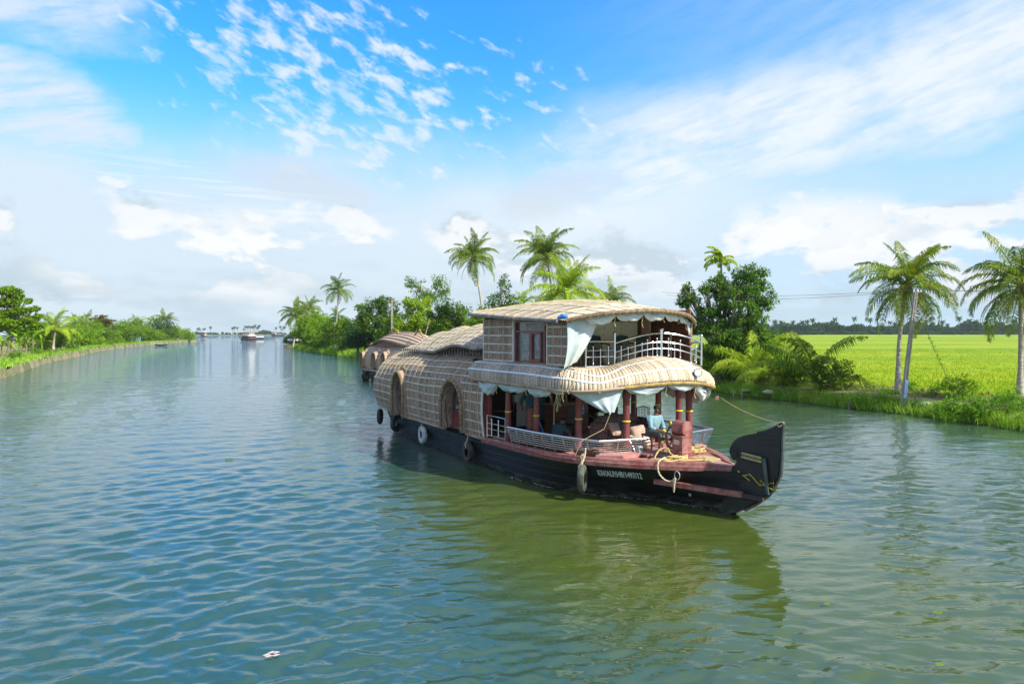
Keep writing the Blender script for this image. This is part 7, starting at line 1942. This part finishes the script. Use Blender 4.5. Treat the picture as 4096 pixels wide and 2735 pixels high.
# standing person behind the columns, back to the camera, with mop
SJ=dict(pelvis=(0,0,.92),chest=(.05,0,1.28),neck=(.08,0,1.44),head=(.13,0,1.58),face=(1,.25,-.3),shL=(.05,.21,1.36),elL=(.08,.34,1.08),wrL=(.22,.30,.92),shR=(.05,-.21,1.36),elR=(.06,-.34,1.10),wrR=(.24,-.22,1.0),
 hiL=(0,.09,.88),knL=(.03,.11,.48),anL=(0,.12,.08),hiR=(0,-.09,.88),knR=(.04,-.11,.48),anR=(0,-.12,.08))
def cl_st(J):
    V=lambda k: Vector(J[k]); vs=[V('pelvis')+Vector((0,0,-.06)),V('pelvis').lerp(V('chest'),.5),V('chest'),V('neck')+Vector((0,0,-.04))]; es=[(0,1),(1,2),(2,3)]; rs_=[(.20,.16),(.18,.145),(.19,.14),(.09,.085)]
    for s in 'LR': b=len(vs); vs+=[V('sh'+s),V('sh'+s).lerp(V('el'+s),.5),V('el'+s),V('el'+s).lerp(V('wr'+s),.2)]; es+=[(2,b),(b,b+1),(b+1,b+2),(b+2,b+3)]; rs_+=[(.085,.085),(.075,.075),(.066,.066),(.062,.062)]
    o=[('shirt',vs,es,rs_,M_shirtd)]
    vs=[Vector((0,0,.93)),Vector((0,0,.7)),Vector((.01,0,.4)),Vector((.01,0,.16))]; o.append(('lungi',vs,[(0,1),(1,2),(2,3)],[(.17,.14),(.20,.165),(.215,.17),(.225,.18)],M_lungi)); return o
person('standing person in a dark teal shirt and rust wrap between the turned columns',(-7.1,-1.15,DK+.01),R(150),SJ,cl_st,M_skin,M_hair)
mop=onboat('mop_pole','blue pole held by the standing person','pole',(-6.7,-.9,DK+.01)); mb=MB(); mb.tube([(.0,.0,0),(-.45,-.12,.98)],.014,6); part('handle',mb,M_blue,mop)
CJ=dict(pelvis=(0,0,.16),chest=(.16,0,.47),neck=(.26,0,.60),head=(.34,.04,.68),face=(.9,.2,-.6),shL=(.17,.22,.54),elL=(.26,.34,.32),wrL=(.42,.28,.12),shR=(.17,-.22,.54),elR=(.28,-.34,.34),wrR=(.44,-.26,.14),
 hiL=(.02,.12,.14),knL=(.38,.24,.30),anL=(.34,.14,.08),hiR=(.02,-.12,.14),knR=(.38,-.24,.30),anR=(.34,-.14,.08))
def cl_cr(J):
    V=lambda k: Vector(J[k]); vs=[V('pelvis'),V('pelvis').lerp(V('chest'),.5),V('chest'),V('neck')+Vector((-.02,0,-.03))]; es=[(0,1),(1,2),(2,3)]; rs_=[(.21,.15),(.20,.145),(.215,.145),(.09,.08)]
    for s in 'LR': b=len(vs); vs+=[V('sh'+s),V('sh'+s).lerp(V('el'+s),.5),V('el'+s)]; es+=[(2,b),(b,b+1),(b+1,b+2)]; rs_+=[(.09,.09),(.078,.078),(.068,.068)]
    o=[('shirt',vs,es,rs_,M_shirtn)]
    vs=[V('pelvis')-Vector((0,0,.02))]; es=[]; rs_=[(.17,.11)]
    for s in 'LR': b=len(vs); vs+=[V('hi'+s),V('kn'+s),V('an'+s)+Vector((0,0,.06))]; es+=[(0,b),(b,b+1),(b+1,b+2)]; rs_+=[(.11,.10),(.085,.085),(.06,.06)]
    o.append(('trousers',vs,es,rs_,M_shirtn)); return o
person('man in a dark tee seated behind the rail with his back turned and head bowed',(-5.0,-1.72,DK+.04),R(95),CJ,cl_cr,M_skinl,M_hair)
# hanging star lamp silhouette inside, ceiling fan omitted
sl2=onboat('hanging_lamp','small dark star shaped lamp hanging inside the cabin','lamp',(-8.3,-.35,2.62)); mb=MB()
for i in range(5): a=i*2*PI/5; mb.prism([(0,-.03,0),(.05*math.cos(a+.6),-.03,.05*math.sin(a+.6)),(.13*math.cos(a),-.03,.13*math.sin(a)),(.05*math.cos(a-.6),-.03,.05*math.sin(a-.6))],(0,.06,0))
mb.tube([(0,0,.1),(0,0,.36)],.006,4); part('star',mb,M_black,sl2,False)
# rolled mat hanging at the bow end
mb=MB(); mb.tube([(-2.62,2.62,2.52),(-2.9,2.95,2.50)],.06,10); addobj('rolled_mat',mb.mesh('rolled_mat',pmat('dusty_pink',(.30,.17,.15),.9)),None,'short dusty pink roll hanging under the bow end of the canopy','roll',mat=BMAT)
# foam along the waterline : thin broken ribbons that sit on the water
mb=MB(); rr=random.Random(6)
for i in range(95):
    x=rr.choice((-2.0,-2.6,-1.2,-6.2,-3.1,-.7,-4.9))+rr.gauss(0,.33); y=-(sinterp(x,WL)+.05+abs(rr.gauss(0,.06))); l=rr.uniform(.04,.16); w_=rr.uniform(.006,.022); an=rr.uniform(-.2,.25)
    sl_a=(sinterp(x+.3,WL)-sinterp(x-.3,WL))/.6; dxx,dyy=math.cos(math.atan(-sl_a)+an),math.sin(math.atan(-sl_a)+an)
    pts=[(x+dxx*l*t-dyy*w_*s,y+dyy*l*t+dxx*w_*s,.035+.006*rr.random()) for t,s in ((-.5,0),(-.2,1),(.2,.8),(.5,0),(.2,-1),(-.25,-.7))]; mb.poly(pts)
o=addobj('bow_foam',mb.mesh('bow_foam',pmat('foam',(.50,.58,.55),.6,(.3,.38,.33),20)),None,'broken white foam along the houseboat waterline','foam',kind='stuff',mat=BMAT)

# ================================================================== SECOND HOUSEBOAT
sb=Vector((wd(1442,68.),68.,0)); SRZ=math.atan2(-.86,.51)
S2=thing('houseboat','plain brown thatched houseboat following behind the large one','boat',tuple(sb),SRZ)
# local +X forward. stern near corner at origin; near side y=0 to far y=4.4
def s2p(name,mb,mat,parent=None,smooth=True,label=None): return part(name,mb,mat,parent or S2,smooth,label)
def s2x(u): return lerp(-.3,13.5,u)
SS=[(0.0,.85),(-.12,1.3),(-.16,1.9),(-.05,2.4),(.25,2.85),(.7,3.15),(1.2,3.35),(2.2,3.5)]
def b2(u,v):
    vv=v*2 if v<=.5 else (1-v)*2; p=catmull([(0,*q) for q in SS],vv); x=s2x(u)
    e=max(0,1-u/.10)**2; y=p.y+e*(2.2-p.y)*.45; z=lerp(p.z,.85+(p.z-.85)*.90,e)+.05*math.sin(u*9+1)*vv
    # hull flares : belly widens a little forwards
    y-= .25*math.sin(min(1,u*1.2)*PI/2)*(1-vv)
    return Vector((x-(1-e)*0,y if v<=.5 else 4.4-y,z))
G=[];
mb=MB(); mb.grid([[Vector((x,y,z)) for y,z in ((lerp(.9,-.18,min(1,(x+.6)/3.)),.92+.25*max(0,(1-(x+.6)/3))),(lerp(1.5,.05,min(1,(x+.6)/4.)),-.2))] for x in [-.6+.5*i for i in range(30)]]); mb.poly([(-.6,.9,1.17),(-.6,3.5,1.17),(-.6,2.9,-.2),(-.6,1.5,-.2)]); s2p('hull',mb,M_hull)
mb=MB(); mb.tube([(x,lerp(.9,-.2,min(1,(x+.6)/3.))-.04,.95+.25*max(0,(1-(x+.6)/3))) for x in [-.6+.5*i for i in range(29)]],.07,7); s2p('gunwale',mb,M_bam)
O2=[(1.15,1.95,2.45),(4.3,5.6,2.5),(7.0,8.1,2.55)]
NS=22
mb=MB(); G=[];UV=[]
for i in range(61):
    G.append([b2(i/60,j/40) for j in range(41)]); UV.append([(i*.23,j*.2) for j in range(41)])
mb.grid(G,UV); body2=s2p('cabin_roof',mb,M_mat2,None,'all','barrel cabin of coarse brown matting')
bm=bmesh.new(); bm.from_mesh(body2.data); kill=[f for f in bm.faces for c in [f.calc_center_median()] if c.y<2 and any(a<c.x<b and 1.2<c.z<z for a,b,z in O2)]
bmesh.ops.delete(bm,geom=list(set(kill)),context='FACES'); bm.to_mesh(body2.data); bm.free()
for i in range(17):
    v=.015+i*.029
    pts=[]; runs=[]
    for k in range(61):
        p=b2(k/60,v); 
        if any(a-.15<p.x<b+.15 and 1.1<p.z<z+.15 for a,b,z in O2):
            if len(pts)>1: runs.append(pts)
            pts=[]
        else: pts.append(p+Vector((0,-.02,.02)))
    if len(pts)>1: runs.append(pts)
    for r_ in runs: mb=MB(); mb.tube(r_,.018,5); s2p('mat_seam',mb,M_rim,body2)
for a,b,z in O2:
    c=(a+b)/2; w_=(b-a)/2; y0=-.42
    arc=[Vector((c-w_,y0,1.25))]+[Vector((c-w_*math.cos(PI*i/14),y0,z-.35+.45*math.sin(PI*i/14))) for i in range(15)]+[Vector((c+w_,y0,1.25))]
    mb=MB(); mb.tube(arc,.035,7); fr_=s2p('window',mb,M_yrim,label='arched side window')
    mb=MB(); mb.grid([arc,[p+Vector((0,.7,0)) for p in arc]]); s2p('reveal',mb,M_mat2,fr_)
    mb=MB(); mb.grid([[p+Vector((0,.0,.10)) for p in arc[2:-2]],[p+Vector((0,.75,.42)) for p in arc[2:-2]]]); s2p('hood',mb,M_mat2,fr_)
    mb=MB(); mb.tube([p+Vector((.15,.40,.42)) for p in arc[2:-1]],.035,7); s2p('hoop',mb,M_yrim,fr_)
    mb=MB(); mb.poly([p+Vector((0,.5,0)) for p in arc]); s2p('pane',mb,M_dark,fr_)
    mb=MB(); mb.beam((a,y0+.03,1.35),(b,y0+.03,1.35),.08,.08); mb.beam((c+.1,y0+.3,1.3),(c+.1,y0+.3,z),.06,.06); s2p('sill',mb,M_yrim,fr_,False)
def top2(u,v):
    x=lerp(.2,12.8,u); s=v*2-1; a=abs(s); zr=sinterp(x,[(.2,3.75),(2.,4.12),(4.,4.55),(6.5,4.62),(9.5,4.5),(12.8,3.9)]); ze=sinterp(x,[(.2,3.15),(2,3.45),(4.5,3.78),(7,3.68),(10,3.4),(12.8,3.2)])
    return Vector((x,2.2+s*lerp(1.35,1.75,min(1,u*4)),ze+(zr-ze)*(1-a**1.8)))
mb=MB(); G=[[top2(i/40,j/20) for j in range(21)] for i in range(41)]; mb.grid(G,[[(i*.31,j*.2) for j in range(21)] for i in range(41)]); tr2=s2p('upper_roof',mb,M_mat2,None,'all')
for i in range(6): mb=MB(); mb.tube([top2(k/40,.02+i*.085)+Vector((0,-.01,.025)) for k in range(41)],.028 if i else .06,6); s2p('mat_seam',mb,M_rim,tr2)
mb=MB(); mb.grid([[top2(k/40,.03)+Vector((0,.12,0)),top2(k/40,.03)+Vector((0,.12,-.65))] for k in range(41)]); s2p('lattice_band',mb,pmat('lattice_dark',(.12,.07,.045),.9,(.30,.19,.12),14),tr2)
mb=MB(); mb.tube([(5.0+1.3*math.cos(a),1.6,4.30+.55*math.sin(a)) for a in [PI*i/12 for i in range(13)]],.07,7); s2p('roof_hoop',mb,M_yrim,tr2)
mb=MB(); mb.tube([(11.0,1.2,4.3),(12.1,1.2,4.8),(12.8,1.2,4.2)],.07,7); s2p('roof_hoop',mb,M_yrim,tr2)
mb=MB(); mb.tube([(-.28,.55,.9),(-.34,.8,1.6),(-.3,1.1,2.5),(.1,1.2,3.0)],.07,7); mb.tube([(.05,-.02,.95),(.0,-.10,1.7),(.05,.05,2.5)],.06,7); s2p('corner_hoop',mb,M_yrim,body2)
mb=MB(); mb.poly([b2(0,v/20) for v in range(21)][::-1]); s2p('stern_wall',mb,M_mat2,body2)
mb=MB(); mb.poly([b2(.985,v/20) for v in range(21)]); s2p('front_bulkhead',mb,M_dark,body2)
mb=MB(); mb.grid([[Vector((x,2.2-w_,z)),Vector((x,2.2-w_*.5,-.2)),Vector((x,2.2+w_*.5,-.2)),Vector((x,2.2+w_,z))] for x,w_,z in ((13.8,2.38,.92),(15.2,2.0,.98),(16.6,1.3,1.1),(17.8,.45,1.35),(18.5,.05,2.0))]); mb.grid([[Vector((x,2.2-w_,z)),Vector((x,2.2+w_,z))] for x,w_,z in ((13.2,2.3,.9),(15.2,2.0,.96),(16.6,1.3,1.08),(17.8,.45,1.3))]); s2p('bow',mb,M_hull)
pl2=thing('bamboo_pole','slanting bamboo pole standing on the roof between the two houseboats','pole',tuple(Vector((wd(1692,60),60,hz_(1356,60)))))
mb=MB(); q=Vector((wd(1718,60),60,hz_(1277,60)))-pl2.location; mb.tube([(0,0,-.4),q],[.05,.035],7); part('pole',mb,M_bam,pl2)
def s2t(label,x,y,z,yaw,mat):
    p=S2.matrix_basis@Vector((x,y,z)); m=Matrix.Translation(sb)@Matrix.Rotation(SRZ,4,'Z'); p=m@Vector((x,y,z))
    t=thing('tyre_fender',label,'tyre',tuple(p),SRZ+yaw,'tyre fenders of the second houseboat')
    mb=MB(); mb.tube([(.34*math.cos(a),0,.34*math.sin(a)) for a in [2*PI*i/24 for i in range(24)]],.13,8,closed=True); part('tyre',mb,mat,t)
    mb=MB(); mb.tube([(0,0,.4),(0,.05,.95)],.03,5); part('hanging_rope',mb,M_rope2,t)
s2t('black tyre on the stern of the second houseboat',-.75,.9,.75,R(60),M_rubber); s2t('rusty round tyre near the stern of the second houseboat',.1,.45,.45,R(0),M_tyrer)
s2t('edge-on brown tyre hanging on the side of the second houseboat',2.35,-.25,.35,R(-75),M_tyrer); s2t('rusty tyre of the second houseboat partly behind the large houseboat',5.6,-.3,.45,R(-10),M_tyrer)

# ================================================================== DISTANT BOATS
M_w=pmat('boat_white',(.72,.72,.68),.5); M_th=pmat('boat_thatch',(.40,.24,.12),.9,(.28,.17,.09),1.); M_hk=pmat('boat_hull_black',(.02,.025,.028),.5); M_rd=pmat('boat_brown',(.20,.095,.06),.6,(.12,.06,.045),1.)
def dboat(label,px,pyw,scale=1.,rz=0.,style='open',W_=4.2,double=True):
    d_=HC/((pyw-CY)/F); t=thing('houseboat',label,'boat',(wd(px,d_),d_,0),rz)
    def b(nm,x0,x1,y0,y1,z0,z1,m,sm=False): mb=MB(); mb.box(((x0+x1)/2,(y0+y1)/2,(z0+z1)/2),(x1-x0,y1-y0,z1-z0)); return part(nm,mb,m,t,sm)
    s=scale; w_=W_/2*s; L=11*s; f=-y0 if False else 0
    # bow points to -y (towards the camera)
    G=[]
    for i in range(9):
        q=i/8; yy=lerp(0,L,q); ww=w_*(.55+.45*min(1,q*3)); G.append([Vector((-ww,yy,1.0*s+(.5*s*max(0,1-q*3)))),Vector((-ww*.8,yy,-.3)),Vector((ww*.8,yy,-.3)),Vector((ww,yy,1.0*s+(.5*s*max(0,1-q*3))))])
    mb=MB(); mb.grid(G); mb.poly([G[0][0],G[0][1],G[0][2],G[0][3]]); part('hull',mb,M_hk,t,False)
    b('deck_band',-w_*.95,w_*.95,.3*s,L,.98*s,1.2*s,M_rd)
    if style=='open':
        for x in (-.9,-.35,.35,.9): b('post',x*w_-.09,x*w_+.09,1.2*s,1.4*s,1.2*s,2.7*s,M_rd)
        b('cabin',-w_*.9,w_*.9,3.5*s,L,1.2*s,2.7*s,M_rd)
        for x in (-.5,.5): b('bright_panel',(x-.22)*w_,(x+.22)*w_,3.44*s,3.48*s,1.6*s,2.5*s,M_cush if False else pmat('orange_cloth',(.55,.32,.12),.8))
    else:
        b('cabin',-w_*.9,w_*.9,2.2*s,L,1.2*s,2.9*s,M_w)
        for x in (-.62,-.2,.2,.62): b('window',x*w_-.25*s,x*w_+.25*s,2.14*s,2.18*s,1.5*s,2.5*s,M_glass)
    def roofm(z,y0,y1,ww,h,m,nm):
        G=[[Vector((ww*math.cos(PI*i/10)*-1,y,z+h*math.sin(PI*i/10))) for i in range(11)] for y in (y0,(y0+y1)/2,y1)]
        G[0]=[p+Vector((0,-.5*s*math.sin(PI*i/10),-.1)) for i,p in enumerate(G[0])]
        mb=MB(); mb.grid(G); mb.poly(G[0]); return part(nm,mb,m,t)
    roofm(2.75*s,.4*s,L,w_*1.12,.55*s,M_w if style=='open' else M_th,'canopy')
    if double:
        b('upper_cabin',-w_*.8,w_*.8,4*s,L*.9,3.1*s,4.6*s,M_w if style=='open' else M_th)
        for x in (-.95,.95): b('upper_post',x*w_-.07,x*w_+.07,2.2*s,2.35*s,3.1*s,4.7*s,M_rd)
        roofm(4.6*s,1.8*s,L*.92,w_*1.05,.55*s,M_th if style=='open' else M_w,'upper_roof')
    return t
dboat('white topped two deck houseboat coming out of the lake, front one of the pair',972,1361,1.,R(-6),'open',6.0)
dboat('thatched houseboat with a white cabin just behind the white topped one',1003,1356,1.02,R(-16),'cabin',7.0,False)
dboat('small white houseboat alone in the left part of the lake',807,1346.5,1.15,R(8),'cabin',5.0,True)
dboat('brown and white houseboat far out near the right shore of the lake',1092,1345,1.2,R(12),'open',5.0,True)
dboat('tiny low boat beside the far brown and white houseboat',1105,1343.5,.8,R(30),'open',4.0,False)
dboat('long white houseboat in front of the far shore, half hidden by the point',1135,1344,1.1,R(70),'cabin',6.0,False)
# floating bits
def floater(label,px,py,r,mat,cat,seed,name):
    p=wpt(px,py,.02); rr=random.Random(seed); mb=MB()
    for i in range(5):
        a=i*2.4+seed; c=Vector((r*.6*math.cos(a),r*.5*math.sin(a),.02)); w_=r*.5
        mb.poly([c+Vector((-w_,0,0)),c+Vector((0,-w_*.6,.01)),c+Vector((w_,0,.02)),c+Vector((0,w_*.6,.012))])
    addobj(name,mb.mesh(name,mat,False),None,label,cat,loc=p)
LF=L_yel; PT=pmat('pale_petal',(.60,.45,.36),.8)
floater('pale pinkish scrap floating near the bottom of the view',1088,2623,.12,PT,'flotsam',1,'floating_scrap')
for i,(x,y,r,lb) in enumerate([(648,1596,.20,'green water plant drifting in the upper left channel'),(915,1834,.16,'small weed patch left of the stern reflection'),(1220,1978,.12,'tiny floating weed between the left channel and the hull'),(150,1926,.14,'floating leaf far left'),(3310,2420,.06,'floating green leaf right of the prow reflection'),(3752,2455,.08,'bright green floating plant in the lower right'),(843,2644,.04,'tiny yellow petal lower left'),(3760,2665,.05,'speck of leaf at the lower right')]):
    floater(lb,x,y,r,LF,'water plant',3+i,'floating_weed')
for i,(x,y) in enumerate([(280,1450),(205,1475),(620,1395),(600,1392)]):
    floater(['weed patch floating by the dark slabs','weed patch floating by the revetment left part','long weed raft by the moored canoe','smaller weed raft by the moored canoe'][i],x,y,.6,L_brt,'water plant',20+i,'floating_weed')
print('objects',len(bpy.data.objects),'tris ~',sum(len(o.data.polygons) for o in bpy.data.objects if o.type=='MESH')*2)

# ================================================================== HAZE : one closed box of even air round the whole scene
mb=MB(); mb.box((0,1150,12.6),(4600,2420,27.6)); hm=bpy.data.materials.new('haze_air'); hm.use_nodes=True
hn=hm.node_tree; hn.nodes.clear(); ho=hn.nodes.new('ShaderNodeOutputMaterial'); hv=hn.nodes.new('ShaderNodeVolumePrincipled')
hv.inputs['Color'].default_value=(.88,.95,1.,1); hv.inputs['Density'].default_value=.00012; hv.inputs['Anisotropy'].default_value=.2
hn.links.new(hv.outputs[0],ho.inputs['Volume'])
ob=addobj('haze',mb.mesh('haze',hm,False),kind='stuff'); tag(ob,'pale even haze over the water and the fields','haze')
